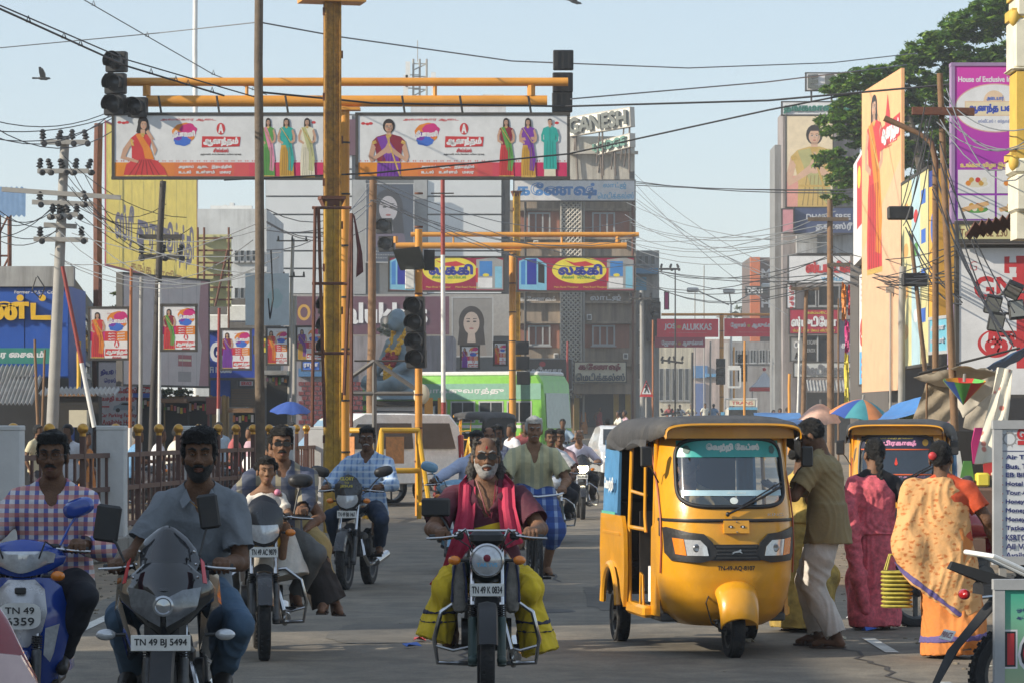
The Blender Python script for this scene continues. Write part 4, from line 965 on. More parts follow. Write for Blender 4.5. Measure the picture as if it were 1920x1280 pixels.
for k,(x,y,l) in enumerate(((-.3,22,9),(1.6,27,12),(-2.4,24,10),(.6,34,14),(2.6,20,7))):
 rp=random.Random(k+40);pts=[];xx=x
 for q in range(26): xx += rp.uniform(-.09,.09);pts.append((xx,y+l*q/25+rp.uniform(-.1,.1)))
 mb=MB()
 for q in range(25): (xa,ya),(xb,yb)=pts[q],pts[q+1];w_=.012+.008*rp.random();mb.quad((xa-w_,ya,.0105),(xa+w_,ya,.0105),(xb+w_,yb,.0105),(xb-w_,yb,.0105))
 mb.build('road_crack',mat('crack_tar',(.045,.042,.04),.8),smooth=0)['kind']='structure'
PAINT=mat('road_paint',(.55,.54,.5),.8,var=.3,nscale=3,dirt=.95,dirtcol=(.09,.085,.08))
for k in range(5): strip('road_marking',[2.72,2.82],[19+k*4.3,20.6+k*4.3],.012,PAINT)
strip('road_marking',[-3.55,-3.44],[20,31],.012,PAINT)
CONC=mat('concrete_grey',(.24,.225,.2),.85,var=.2,nscale=4,bump=.3,dirt=.5,dirtcol=(.1,.085,.07))
WHP=mat('whitewash',(.60,.60,.59),.75,var=.08,nscale=3,bump=.15,dirt=.45,dirtcol=(.22,.2,.18))
# ------------------------------------------------------------------ railing along the road
BRN=mat('railing_brown',(.105,.05,.038),.55,var=.2,nscale=8,dirt=.4)
GOLD=mat('gold_paint',(.55,.30,.06),.28,.75,var=.15)
FL=[(-5.62,35.6),(-5.0,40.0),(-4.55,46.0),(-3.78,53.0),(-3.5,57.0)]
for i in range(len(FL)-1):
 a=Vector((*FL[i],0));b=Vector((*FL[i+1],0));d=b-a;L_=d.length;an=math.atan2(d.y,d.x)
 k=MB().box((L_/2,0,.15),(L_-.02,.42,.3),ch=.03).build('kerb',CONC,loc=a,rotz=an);k['kind']='structure'
 t=thing('railing_fence',['brown steel railing with gilt ball posts nearest the camera behind the plaid shirt rider','brown steel railing with gilt balls between the two nearer white pillars','brown steel railing with gilt balls behind the sunglasses rider with the child','short brown steel railing beside the rusty yellow column'][i],'railing',a,an,'brown railings along the road')
 n=max(3,int(L_/1.25))
 for z in (.42,.88,1.3): MB().box((L_/2,0,z),(L_-.36,.045,.06)).build('rail',BRN,t)
 for j in range(n*4):
  x=.25+(L_-.5)*j/(n*4-1)
  if j % 4: MB().box((x,.002*(j % 2),.85),(.045,.03,.96)).build('baluster',BRN,t)
  else:
   p=MB().box((x,.003,.92),(.07,.07,1.25),ch=.008).build('post',BRN,t)
   mb=MB();mb.ball((x,.003,1.63),.068,n=14,k=10);mb.cyl((x,.003,1.54),(x,.003,1.58),.04,n=10);mb.build('ball_finial',GOLD,p)
for i,(x,y) in enumerate(FL):
 mb=MB();mb.box((0,0,.8),(.35,.35,1.6),ch=.012);mb.box((0,0,1.62),(.36,.36,.06),ch=.01)
 tag(mb.build('railing_pillar',WHP,loc=(x,y,.02)),['white masonry pillar at the left picture edge beside the plaid shirt rider','white masonry pillar between the plaid shirt rider and the grey shirt rider','white masonry pillar behind the grey shirt rider\'s head','white masonry pillar half hidden behind the sunglasses rider','white masonry pillar at the foot of the rusty yellow column'][i],'pillar','white pillars of the roadside railing')
 # ------------------------------------------------------------------ gantries, signals, poles
ORG=mat('gantry_orange',(.62,.27,.035),.45,var=.1,nscale=3,dirt=.3,dirtcol=(.25,.11,.03))
RUSTY=mat('rusty_yellow',(.46,.27,.03),.7,var=.3,nscale=9,bump=.4,dirt=.95,dirtcol=(.11,.045,.02));RUSTD=mat('rusty_upper',(.36,.18,.03),.75,var=.4,nscale=16,bump=.5,dirt=1.,dirtcol=(.075,.03,.018))
RUST=mat('rust_brown',(.13,.05,.03),.8,var=.3,nscale=9,bump=.3)
SIGB=mat('signal_black',(.014,.014,.015),.5,var=.3,dirt=.3,dirtcol=(.06,.055,.05))
def signal(parent,x,y,z,s,back=False,rz=0):
 """one lamp box with its hood"""
 M=Matrix.Translation((x,y,z)) @ Matrix.Rotation(rz,4,'Z')
 mb=MB();mb.box((0,.05,0),(s,.16,s*.97),M=M,ch=.015)
 if back:
  for q in (-.3,0,.3): mb.box((q*s,.14,0),(.02,.03,s*.9),M=M)
 hd=mb.build('lamp_box',SIGB,parent)
 mb=MB();Mz=M @ Matrix.Translation((0,-.03,0)) @ Matrix.Rotation(R(90),4,'X')
 mb.lathe([(s*.40,0),(s*.44,.2),(s*.455,.2),(s*.415,0)],20,0,Mz,R(-30),R(210));mb.build('hood',SIGB,hd)
 mb=MB();mb.lathe([(s*.38,.004),(s*.3,.02),(0,.03)],20,0,Mz);mb.build('dark_lens',mat('dead_lens',(.02,.02,.022),.25),hd)
def gantry(d,xa,xb,ya,yb,xc,wc,ytop,label,pipes=True,cx2=None):
 t=thing('signal_gantry',label,'gantry',(XP(xc,d),d,GZ(d)),0,'orange signal gantries over the road');s=d/F
 z=lambda py: ZP(py,d)-GZ(d);x=lambda px: (px-xc)*s
 MB().cyl((0,0,0),(0,0,z(ytop)),wc/2*s,n=16).build('column',ORG,t)
 MB().cyl((x(xa[0]),0,z(ya)),(x(xb[0]),0,z(ya)),.075,n=12).build('upper_beam',ORG,t)
 if yb:
  MB().cyl((x(xa[1]),0,z(yb)),(x(xb[1]),0,z(yb)),.1,n=12).build('lower_beam',ORG,t)
  for px,w in ((xa[1],.07),(xa[1]+(xb[1]-xa[1])*.25,.03),(xa[1]+(xb[1]-xa[1])*.72,.035),(xb[1]-30*56/d,.07)):
   MB().cyl((x(px),0,z(yb)+.09),(x(px),0,z(ya)-.06),w,n=8).build('strut',ORG,t)
 MB().box((x(xc),0,z(yb or ya)-.14),(.55,.3,.05)).build('seat_plate',ORG,t)
 for q in range(7): MB().cyl((0,0,1.2+q*.9),(0,0,1.23+q*.9),wc/2*s+.012,n=14).build('band',SIGB,t)
 return t
G1=gantry(56,(235,275),(1065,1026),154,190,646,19,200,'tall orange pipe gantry carrying the two long textile hoardings')
G2=gantry(100,(770,742),(1198,1175),440,461,961,13,470,'middle orange pipe gantry above the maroon furniture hoardings')
G3=gantry(176,(1240,1240),(1466,1466),590,None,1353,8,592,'distant orange gantry carrying the two red jewellery banners')
def sigset(name,label,d,heads,s,back=False,group='dark traffic signal heads'):
 x0,y0=heads[0];t=thing(name,label,'traffic signal',P(x0,y0,d),0,group)
 for px,py in heads: signal(t,(px-x0)*d/F,0,(y0-py)*d/F,s,back,R(-12) if not back else R(180))
 return t
sigset('traffic_signal','unlit four lamp signal cluster on the left end of the tall gantry',55.7,[(217,116),(215,157),(214,197),(255,202)],.37)
sigset('traffic_signal','signal seen from its flat black back on the right end of the tall gantry',56.5,[(1056,114),(1055,156),(1054,193)],.36,True)
sigset('traffic_signal','four unlit lamps on the orange post in front of the statue',59,[(777,574),(778,605),(779,640),(780,672)],.36)
sigset('traffic_signal','black signal backs on the middle gantry column beside the green bus',99,[(979,652),(980,680),(981,708)],.42,True)
sigset('traffic_signal','dark signal at the left end of the middle gantry',101,[(720,424),(724,458)],.5)
sigset('traffic_signal','signal behind the rusty yellow column beside its orange post',58,[(613,572),(613,610),(613,650)],.33)
sigset('traffic_signal','small dark signal on the red jewellery gantry column',175,[(1351,680),(1351,697),(1351,712)],.5)
sigset('traffic_signal','small dark signal right of the red jewellery gantry column',174,[(1392,672),(1392,690),(1392,706)],.5)
sigset('traffic_signal','dark signal at the left end of the red jewellery gantry',176,[(1229,575),(1229,592)],.55)
def pole(name,label,top,bot,d,w,m,cat='pole',group=None,n=12,taper=.8,d2=None,loc_base=True,bands=None):
 a=P(bot[0],bot[1],d) if bot[1] is not None else Vector((XP(bot[0],d),d,GZ(d)));b=P(top[0],top[1],d2 or d)
 mb=MB();r=w/2*d/F;L_=b-a
 if bands:
  ps=[0]+[q for q,_ in bands]
  for i,(q,mi) in enumerate(bands): mb.cyl(L_*ps[i],L_*q,r*(1-(1-taper)*ps[i]),r*(1-(1-taper)*q),n,mi,cap=i in (0,len(bands)-1))
 else:
  pr=[L_*(k/6)+Vector((math.sin(k*2.3)*r*.12,0,0)) for k in range(7)];mb.tube(pr,[r*(1-(1-taper)*k/6) for k in range(7)],n)
 return tag(mb.build(name,m,loc=a),label,cat,group)
WOOD=mat('weathered_wood',(.13,.095,.065),.85,var=.3,nscale=6,bump=.5,dirt=.5,dirtcol=(.05,.04,.03))
WOODB=mat('brown_post',(.20,.115,.06),.8,var=.25,nscale=6,bump=.3,dirt=.4,dirtcol=(.07,.045,.03))
GREYP=mat('pole_grey',(.30,.29,.27),.7,var=.12,nscale=4,bump=.15,dirt=.3)
DARKP=mat('pole_dark',(.03,.025,.022),.7,var=.3)
REDP=mat('pole_red',(.26,.035,.03),.55,var=.15,dirt=.3);WHT=mat('pole_white',(.66,.66,.64),.6,var=.08,dirt=.3)
pole('wooden_pole','tall weathered wooden pole standing left of the rusty yellow column',(485,-60),(488,None),49,19,WOOD,taper=.85)
pole('wooden_pole','brown wooden pole behind the gantry with cables at its head',(699,338),(694,None),66,17,WOODB,taper=.85)
pole('mast','slim white mast rising behind the left hoarding',(366,-60),(367,None),140,10,WHT,'mast',taper=.9)
# rusty H-section columns
def hcol(label,d,px,y0,w,capy):
 s=d/F;t=thing('steel_column',label,'column',(XP(px,d),d,GZ(d)),R(14),'rusty yellow steel columns');H_=ZP(y0,d)-GZ(d);W_=w*s
 zj=min(ZP(capy,d)-GZ(d),H_)
 for z0,z1,m_ in ((0,zj,RUSTY),(zj,H_,RUSTD)):
  if z1-z0 < .2: continue
  zm,hh=(z0+z1)/2,z1-z0
  for sg in (-1,1): MB().box((0,sg*W_*.32,zm),(W_*.9,.03,hh)).build('flange',m_,t)
  MB().box((0,0,zm),(.03,W_*.6,hh)).build('web',m_,t)
  for sg in (-1,1): MB().box((sg*W_*.44,-W_*.34,zm),(.03,.09,hh)).build('channel_edge',m_,t)
  MB().box((W_*.1,-W_*.34,zm),(W_*.12,.05,hh)).build('rib',m_,t)
 zc=ZP(capy,d)-GZ(d)
 mb=MB();mb.box((0,0,zc),(W_*1.5,W_*1.2,.05));mb.loft([[(q*W_*a,w2*W_*.55*a,zc+h_) for q,w2 in ((-.7,-1),(.7,-1),(.7,1),(-.7,1))] for a,h_ in ((.7,-.16),(1.,-.03))]);mb.build('joint_plate',RUST,t)
 for q in range(12): MB().box((W_*.52*(-1)**q,-W_*.36,.8+q*H_/13),(.05,.03,.12),M=Matrix.Rotation(R(0),4,'Y')).build('lug',RUST,t)
 return t
h1=hcol('large rusty yellow steel column in front of the tall gantry',50,622,-40,31,372)
mb=MB();mb.box((XP(626,50)*0,0,ZP(2,50)),(1.0,.5,.06));mb.build('top_plate',ORG,h1)
hcol('rusty yellow steel column with a domed cap beside the middle gantry',103,968,362,12,360)
t=thing('angle_frame','rust brown angle iron frame strapped round the large yellow column','frame',P(585,800,49.4))
s=49.4/F
for (xa,ya,xb,yb) in ((0,0,6,410),(24,0,12,410),(74,0,74,400),(60,60,74,400)): MB().cyl((xa*s,0,ya*s),(xb*s,0,yb*s),.028,n=6).build('upright',RUST,t)
for yb in (138,268,410): MB().cyl((0,.003,yb*s),(74*s,.003,yb*s),.024,n=6).build('crossbar',RUST,t)
MB().loft([[(76*s,0,400*s),(80*s,.05,395*s),(78*s,.1,390*s)],[(88*s,0,330*s),(94*s,.08,325*s),(84*s,.1,330*s)],[(84*s,0,285*s),(96*s,.05,290*s),(82*s,.1,280*s)]]).build('rag',mat('maroon_rag',(.10,.025,.025),.9,bump=.3),t)
pole('striped_pole','tall red and white striped flag pole in front of the green bus',(830,335),(832,None),70,9,[REDP,WHT],'pole',bands=[(.30,0),(.76,1),(1,0)],taper=.9)
tag(MB().cyl((0,0,0),(.5,0,0),.015,n=6).build('cross_arm',DARKP,loc=P(808,363,69.8)),'short dark cross arm near the top of the red and white pole','arm')
t=thing('signal_post','orange signal post with a floodlight and white box in front of the statue','post',(XP(785,59.4),59.4,0));s=59.4/F;z=lambda py: ZP(py,59.4)
MB().cyl((0,0,0),(0,0,z(430)),.07,n=12).build('post',ORG,t)
MB().box((-18*s*.9,-.1,z(525)),(.17,.14,.36),ch=.01).build('meter_box',PLW(),t)
mb=MB();mb.loft([[(-48*s,-.2,z(470)),(2*s,-.28,z(464)),(12*s,-.1,z(505)),(-34*s,-.05,z(508))],[(-44*s,.12,z(476)),(6*s,.1,z(468)),(14*s,.15,z(500)),(-30*s,.16,z(503))]]);mb.build('floodlight',mat('dark_lamp',(.04,.045,.045),.3),t)
MB().box((20*s,.05,z(488)),(.2,.1,.38)).build('lamp_side',SIGB,t)
for q in range(9): MB().cyl((0,0,1+q*.62),(0,0,1.03+q*.62),.082,n=12).build('band',RUST,t)
# ------------------------------------------------------------------ boards
def dark(m,k):
 r=m.node_tree.nodes
 e=[n for n in r if n.type == 'VALTORGB'][0].color_ramp.elements;c=[(e[0].color[i]+e[1].color[i])/2*k for i in range(3)]
 return mat(m.name+'_fold%d' % int(k*100),tuple(c),.55,var=.2,nscale=8)
class Bd:
 def __init__(s,x0,y0,x1,y1,d0,d1=None,name='hoarding',label='',cat='billboard',m=None,group=None,thick=.08,frame=None):
  d1=d1 or d0;a=Vector((XP(x0,d0),d0));b=Vector((XP(x1,d1),d1));s.L=(b-a).length;s.s=d0/F
  s.x0,s.x1,s.y0,s.y1=x0,x1,y0,y1;s.H=(y1-y0)*s.s;s.off=0.
  s.root=thing(name,label,cat,(a.x,a.y,ZP(y1,d0)),math.atan2(b.y-a.y,b.x-a.x),group)
  MB().box((s.L/2,thick/2,s.H/2),(s.L,thick,s.H)).build('panel',m,s.root)
  if frame:
   mb=MB()
   for z in (-.0,s.H): mb.box((s.L/2,thick/2,z),(s.L+.06,thick+.03,.05))
   for x in (0,s.L): mb.box((x,thick/2+.002,s.H/2),(.05,thick+.026,s.H-.05))
   mb.build('frame',frame,s.root)
 def q(s,px,py): return ((px-s.x0)/(s.x1-s.x0)*s.L,(s.y1-py)*s.s)
 def lay(s): s.off += .00016;return -s.off
 def poly(s,pts,m,name='printed_shape',parent=None):
  y=s.lay();return MB().prism([s.q(*p) for p in pts],.0,0,Matrix.Translation((0,y,0))).build(name,m,parent or s.root)
 def rect(s,x0,y0,x1,y1,m,name='printed_band'): return s.poly([(x0,y1),(x1,y1),(x1,y0),(x0,y0)],m,name)
 def oval(s,cx,cy,rx,ry,m,name='printed_oval',n=28,wob=0.): return s.poly([(cx+rx*math.cos(a)*(1+wob*math.sin(7*a)),cy-ry*math.sin(a)*(1+wob*math.cos(5*a))) for a in [2*math.pi*k/n for k in range(n)]],m,name)
 def text(s,body,x0,y0,x1,y1,m,bold=.03,depth=0.,name='lettering',slant=0,res=3):
  a=s.q(x0,y1);b=s.q(x1,y0);y=s.lay();s.off += .00016
  return letters(MB(),body,a[0],a[1],b[0]-a[0],b[1]-a[1],0,depth,bold,y=y,slant=slant,res=res).build(name,m,s.root,smooth=0)
 def figure(s,cx,yb,h,kind,mats_,wx=1.):
  """flat printed figure built of layered cut-outs; kind: stand, sit, bust, namaste"""
  hair,skn,blouse,cloth,drape=mats_
  mb=MB();y=s.lay();lay=[0]
  def pg(pts,mi):
   lay[0] += 1;mb.prism([s.q(cx+x*h*wx,yb-z*h) for x,z in pts],0,mi,Matrix.Translation((0,y-.00012*lay[0],0)))
  ov=lambda x,z,a,b,n=16: [(x+a*math.cos(2*math.pi*k/n),z+b*math.sin(2*math.pi*k/n)) for k in range(n)]
  if kind in ('stand','fold','man'):
   if kind != 'man': pg(ov(.0,.93,.05,.065)+[],0);pg([(-.05,.93),(-.055,.75),(-.02,.72),(.03,.72),(.06,.8),(.05,.93)],0)
   if kind == 'man': pg([(-.1,0),(.1,0),(.09,.3),(.1,.5),(-.1,.5),(-.09,.3)],4)
   pg([(-.11,.0),(.13,.0),(.12,.2),(.1,.45),(.08,.56),(-.08,.56),(-.1,.45),(-.115,.2)] if kind != 'man' else [(-.11,.12),(.12,.12),(.11,.4),(.1,.6),(-.1,.6)],3)
   pg([(-.085,.54),(.085,.54),(.1,.7),(.13,.76),(.11,.82),(.03,.85),(-.03,.85),(-.11,.82),(-.13,.76),(-.1,.7)],2)
   pg([(-.11,.81),(-.15,.7),(-.145,.6),(-.06,.55),(-.05,.585),(-.115,.63),(-.11,.7),(-.085,.78)],1 if kind != 'man' else 2);pg([(.11,.81),(.15,.7),(.14,.6),(.06,.54),(.05,.575),(.11,.63),(.105,.7),(.085,.78)],1 if kind != 'man' else 2)
   if kind == 'fold': pg([(-.15,.66),(.15,.68),(.15,.63),(-.14,.61)],1)
   if kind != 'man':
    pg([(-.09,.83),(-.03,.845),(.09,.56),(.13,.3),(.1,.1),(.02,.12),(.03,.4),(-.03,.6)],4)
   pg([(-.02,.83),(.02,.83),(.02,.88),(-.02,.88)],1);pg(ov(0,.92,.034,.048),1)
   pg([(-.037,.925),(-.02,.955),(.02,.955),(.037,.925),(.034,.97),(.0,.985),(-.034,.97)],0)
  elif kind == 'sit':
   pg(ov(.02,.87,.085,.1),0);pg([(-.05,.9),(-.09,.72),(-.02,.66),(.1,.66),(.12,.8),(.1,.9)],0)
   pg([(-.3,0),(.42,0),(.36,.14),(.25,.26),(.1,.3),(-.1,.32),(-.25,.2)],3)
   pg([(-.16,.3),(.12,.3),(.13,.5),(.16,.6),(.1,.68),(-.08,.7),(-.18,.62),(-.16,.45)],2)
   pg([(-.18,.62),(-.3,.45),(-.34,.3),(-.05,.22),(-.04,.26),(-.26,.33),(-.2,.46),(-.12,.58)],1);pg([(.16,.6),(.24,.44),(.2,.34),(.14,.6),(.06,.72),(.1,.76),(.2,.6)],1)
   pg([(-.1,.68),(-.02,.7),(.14,.45),(.2,.28),(.05,.3),(.02,.45)],4)
   pg([(-.02,.68),(.05,.68),(.05,.76),(-.02,.76)],1);pg(ov(.03,.83,.05,.068),1);pg([(-.03,.84),(0,.89),(.06,.89),(.085,.84),(.08,.92),(.03,.94),(-.02,.92)],0)
  else:  # half length, palms joined
   pg(ov(0,.86,.1,.12),0)
   pg([(-.2,0),(.2,0),(.19,.3),(-.19,.3)],3);pg([(-.19,.26),(.19,.26),(.22,.45),(.28,.6),(.2,.68),(.06,.72),(-.06,.72),(-.2,.68),(-.28,.6),(-.22,.45)],2)
   pg([(-.05,.7),(-.2,.67),(-.05,.28),(.18,.0),(.2,.2),(.12,.45)],4)
   for sg in (-1,1): pg([(sg*.28,.6)[0:2],(sg*.34,.35),(sg*.3,.25),(sg*.02,.42),(sg*.02,.58),(sg*.06,.5),(sg*.26,.34),(sg*.22,.5)],1)
   pg([(-.03,.4),(.03,.4),(.015,.66),(-.015,.66)],1)
   pg([(-.04,.7),(.04,.7),(.035,.78),(-.035,.78)],1);pg(ov(0,.84,.068,.09),1);pg([(-.07,.85),(-.045,.905),(.045,.905),(.07,.85),(.075,.93),(0,.975),(-.075,.93)],0)
  dk=6
  if kind in ('stand','fold'):
   for x0_ in (-.08,-.045,-.01,.03,.07): pg([(x0_,.02),(x0_+.012,.02),(x0_*.7+.008,.5),(x0_*.7,.5)],6)
   for q_ in range(3): pg([(-.075+q_*.045,.8-q_*.05),(-.065+q_*.045,.81-q_*.05),(.075+q_*.012,.56-q_*.1),(.065+q_*.012,.55-q_*.1)],8)
   pg([(-.112,.0),(.132,.0),(.131,.03),(-.113,.03)],7);pg([(-.095,.835),(-.085,.84),(.08,.58),(.07,.57)],7);pg([(-.03,.842),(-.02,.846),(.02,.846),(.03,.842),(0,.815)],7)
   pg([(-.018,.89),(.018,.89),(.024,.86),(-.024,.86)],9)
  elif kind == 'sit':
   for q_ in range(6): pg([(-.22+q_*.1,.02),(-.2+q_*.1,.02),(-.02+q_*.03,.28),(-.035+q_*.03,.28)],6)
   pg([(-.3,0),(.42,0),(.4,.035),(-.29,.035)],7);pg([(-.16,.5),(-.19,.6),(-.16,.62),(-.12,.5)],7);pg([(-.02,.7),(.05,.7),(.03,.64),(0,.64)],7)
  elif kind == 'bust':
   for q_ in range(5): pg([(-.15+q_*.06,.02),(-.135+q_*.06,.02),(-.08+q_*.045,.38),(-.09+q_*.045,.38)],6)
   pg([(-.19,.24),(.19,.24),(.19,.265),(-.19,.265)],7);pg([(-.05,.7),(-.03,.7),(.2,.03),(.18,.0)],7);pg([(-.28,.6),(-.22,.62),(-.2,.57),(-.27,.55)],7);pg([(.28,.6),(.22,.62),(.2,.57),(.27,.55)],7);pg([(-.05,.715),(.05,.715),(.035,.68),(0,.655),(-.035,.68)],7);pg([(-.035,.775),(.035,.775),(.04,.745),(-.04,.745)],9)
  elif kind == 'man':
   for x0_ in (-.06,0,.05): pg([(x0_,.14),(x0_+.012,.14),(x0_*.8+.008,.6),(x0_*.8,.6)],6)
   pg([(-.004,.6),(.004,.6),(.004,.84),(-.004,.84)],6)
   # eyes and mouth
  fx,fz,k=(0,.92,.5) if kind in ('stand','fold','man') else ((.03,.83,.75) if kind == 'sit' else (0,.84,1.))
  pg([(fx+.004*k,fz+.0*k),(fx+.012*k,fz-.02*k),(fx-.004*k,fz-.024*k)],9);pg([(fx+.045*k,fz+.05*k),(fx+.066*k,fz+.0),(fx+.03*k,fz-.07*k),(fx+.04*k,fz-.02*k)],9)
  for sg in (-1,1): pg([(fx+sg*.012*k,fz+.03*k),(fx+sg*.045*k,fz+.034*k),(fx+sg*.045*k,fz+.028*k),(fx+sg*.012*k,fz+.024*k)],0);pg(ov(fx+sg*.028*k,fz+.009*k,.017*k,.009*k,8),10)
  for sg in (-1,1): pg(ov(fx+sg*.028*k,fz+.01*k,.012*k,.006*k,8),0)
  pg(ov(fx,fz-.045*k,.02*k,.007*k,8),5)
  s.off += .00012*lay[0];mb.build('printed_figure',[hair,skn,blouse,cloth,drape,mat('print_lip',(.4,.08,.07),.6),dark(cloth,.55),mat('print_zari',(.5,.33,.08),.5,var=.4,nscale=30),dark(drape,.6),dark(skn,.7),mat('print_eyewhite',(.55,.52,.5),.5)],s.root,smooth=0)
def ink(n,c,r=.5,**k): return mat('print_'+n,c,r,**({'var': .1,'nscale': 3,'bump': .08} | k))
WHITE=ink('white',(.68,.68,.69),dirt=.15);OFFW=mat('print_patterned_white',(.60,.61,.62),.55,var=.09,nscale=4.5);RED=ink('red',(.5,.035,.04));DRED=ink('maroon',(.2,.012,.03));ORANGE=ink('orange',(.62,.2,.02));MAG=ink('magenta',(.5,.02,.17));VIO=ink('violet',(.16,.03,.3));TEAL=ink('teal',(.02,.33,.29));GREEN=ink('green',(.09,.28,.06));YELLOW=ink('yellow',(.7,.58,.06));BLUE=ink('blue',(.04,.13,.5));LBLUE=ink('sky_blue',(.12,.38,.6));PINK=ink('pink',(.6,.22,.33));GREY=ink('grey',(.3,.3,.3));BLACK=ink('ink_black',(.02,.02,.022));FLESH=ink('flesh',(.47,.28,.19));GOLDP=ink('mustard',(.5,.28,.04));CREAM=ink('cream',(.62,.58,.45));HAIR=ink('hair',(.02,.013,.011));PEACH=ink('peach',(.72,.42,.25));LIME=ink('pale_lime',(.42,.42,.2))
FRD=mat('frame_dark_steel',(.05,.045,.04),.6)
PAL={'red': (HAIR,FLESH,RED,RED,ORANGE),'purple': (HAIR,FLESH,DRED,VIO,VIO),'teal': (HAIR,FLESH,TEAL,GOLDP,TEAL),'white': (HAIR,FLESH,CREAM,CREAM,LIME),'green': (HAIR,FLESH,GREEN,GREEN,PINK),'orange': (HAIR,FLESH,VIO,GOLDP,VIO),'kurta': (HAIR,FLESH,TEAL,TEAL,CREAM),'rose': (HAIR,FLESH,DRED,RED,GREEN)}
AN='ஆனந்தம்';DP='தீபாவளி'
def brand(b,cx,cy,k=1.,logo=True):
 """red ring emblem and name plate of the textile advertisement"""
 b.oval(cx,cy-24*k,8*k,11*k,RED);b.text('A',cx-4*k,cy-32*k,cx+4*k,cy-16*k,WHITE,.06)
 b.poly([(cx-36*k,cy+11*k),(cx+35*k,cy+9*k),(cx+37*k,cy-9*k),(cx-35*k,cy-10*k)],RED,'name_plate');b.text(AN,cx-32*k,cy-7*k,cx+32*k,cy+8*k,WHITE,.07)
 b.text('சில்க்ஸ்',cx-14*k,cy+13*k,cx+14*k,cy+20*k,RED,.05);
def splash(b,cx,cy,k=1.):
 b.oval(cx,cy-3*k,22*k,19*k,ORANGE,'colour_splash',wob=.06);b.oval(cx+8*k,cy-8*k,16*k,13*k,MAG,'colour_splash',wob=.08);b.oval(cx-3*k,cy+12*k,16*k,9*k,BLUE,'colour_splash',wob=.08);b.oval(cx-12*k,cy+3*k,9*k,8*k,VIO,'colour_splash',wob=.08)
 b.text(DP,cx-20*k,cy-7*k,cx+20*k,cy+7*k,WHITE,.06)
def long_ad(x0,x1,figs,brandx,splx,label,hue):
 b=Bd(x0,214,x1,334,55.7,None,'hoarding',label,'billboard',OFFW,'long textile hoardings on the tall gantry',.1,FRD)
 w=x1-x0;n=14
 for q in range(n):  # the band runs from orange to crimson
  f=q/(n-1);f=min(1,max(0,(f-.1)*1.4)) if hue == 0 else f;c=[a*(1-f)+e*f for a,e in zip((.62,.22,.02),(.5,.02,.10))]
  b.off=.0009;b.rect(x0+3+(w-6)*q/n,305,x0+3+(w-6)*(q+1)/n,331,ink('band_%d' % round(f*20),tuple(c)))
 b.text('சு'.replace('சு','. .')*30,x0+6,301,x1-6,303.5,RED,.0)
 b.text('அலங்கார ஆடை',splx-44,222,splx+60,228,RED,.03)
 for cx in (x0+12,x0+26,x0+20,x1-22,x1-34): b.oval(cx,230+(cx % 7),4,2.5,RED)
 splash(b,splx,253);brand(b,brandx,266);b.text('தஞ்சாவூர்  கும்பகோணம்  மயிலாடுதுறை',brandx-38,288,brandx+38,292,BLACK,.03)
 for r_,row in enumerate(('அழகாய்..  ஆடை..  இதயத்தில்..','உடல்..  உள்ளம்..  மலர..')): b.text(row,splx-10,310+r_*10,splx+92,317+r_*10,WHITE,.05)
 for cx,yb,h,kd,pal,wx in figs: b.figure(cx,yb,h,kd,PAL[pal],wx)
 for px in (x0+90,x0+w*.5,x1-70): MB().cyl(((px-x0)*b.s,.05,b.H),((px-x0)*b.s-.05,.05,b.H+.32),.02,n=6).build('hanger',SIGB,b.root)
 return b
long_ad(212,610,[(266,333,118,'sit','red',1.),(503,333,112,'stand','green',.85),(537,333,112,'stand','teal',1.),(576,333,112,'stand','white',1.)],414,345,'long textile hoarding with a seated woman in red, on the left gantry arm',0)
long_ad(669,1066,[(729,333,112,'bust','purple',1.),(949,333,112,'stand','rose',1.),(990,333,112,'fold','orange',1.),(1031,331,110,'man','kurta',1.)],870,800,'long textile hoarding with a woman joining her palms, on the right gantry arm',0)
def small_ad(x0,y0,x1,y1,d,pal,kd,label,rz=0):
 b=Bd(x0,y0,x1,y1,d,None,'banner',label,'banner',WHITE,'small textile banners hung on poles',.05,FRD);w=x1-x0;h=y1-y0;X=lambda f: x0+w*f;Y=lambda f: y0+h*f
 b.rect(X(.02),Y(.46),X(.4),Y(.65),MAG);b.rect(X(.4),Y(.46),X(.7),Y(.65),RED);b.rect(X(.7),Y(.46),X(.98),Y(.65),ORANGE)
 for q in range(3): b.text('ஆடை  அணி',X(.48),Y(.485+.055*q),X(.9),Y(.52+.055*q),WHITE,.04)
 b.text('அலங்கார ஆடை',X(.45),Y(.1),X(.95),Y(.13),RED,.0)
 splash(b,X(.72),Y(.27),w/73*.85);brand(b,X(.7),Y(.86),w/73*.6);b.figure(X(.21),Y(.985),h*.9,kd,PAL[pal],1.15);return b
small_ad(167,577,241,673,71,'red','stand','textile banner with a woman in a red gown beside the blue restaurant')
small_ad(303,572,368,657,66,'rose','stand','textile banner with a woman in a pink and green sari')
small_ad(414,617,470,692,75,'purple','stand','textile banner with a woman in a dark purple sari before the mobile shop')
small_ad(500,614,540,683,85,'red','stand','textile banner with a woman in red just right of the tall wooden pole')
small_ad(556,612,604,675,88,'orange','stand','textile banner with a woman in orange and violet left of the yellow column')
small_ad(864,648,898,690,84,'purple','stand','textile banner with a violet sari print above the green bus')
small_ad(926,642,950,684,88,'red','stand','narrow textile banner with a red gown print behind the middle gantry column')
ORB=mat('pole_orange_brown',(.34,.12,.04),.6,dirt=.3)
pole('banner_pole','orange brown over white pole holding the red gown banner',(246,500),(243,None),70.8,7,[WHT,ORB],bands=[(.3,0),(1,1)],group='slim banner poles')
pole('banner_pole','maroon and white pole holding the pink sari banner',(300,530),(298,None),66.3,7,[REDP,WHT],bands=[(.32,0),(.75,1),(1,1)],group='slim banner poles')
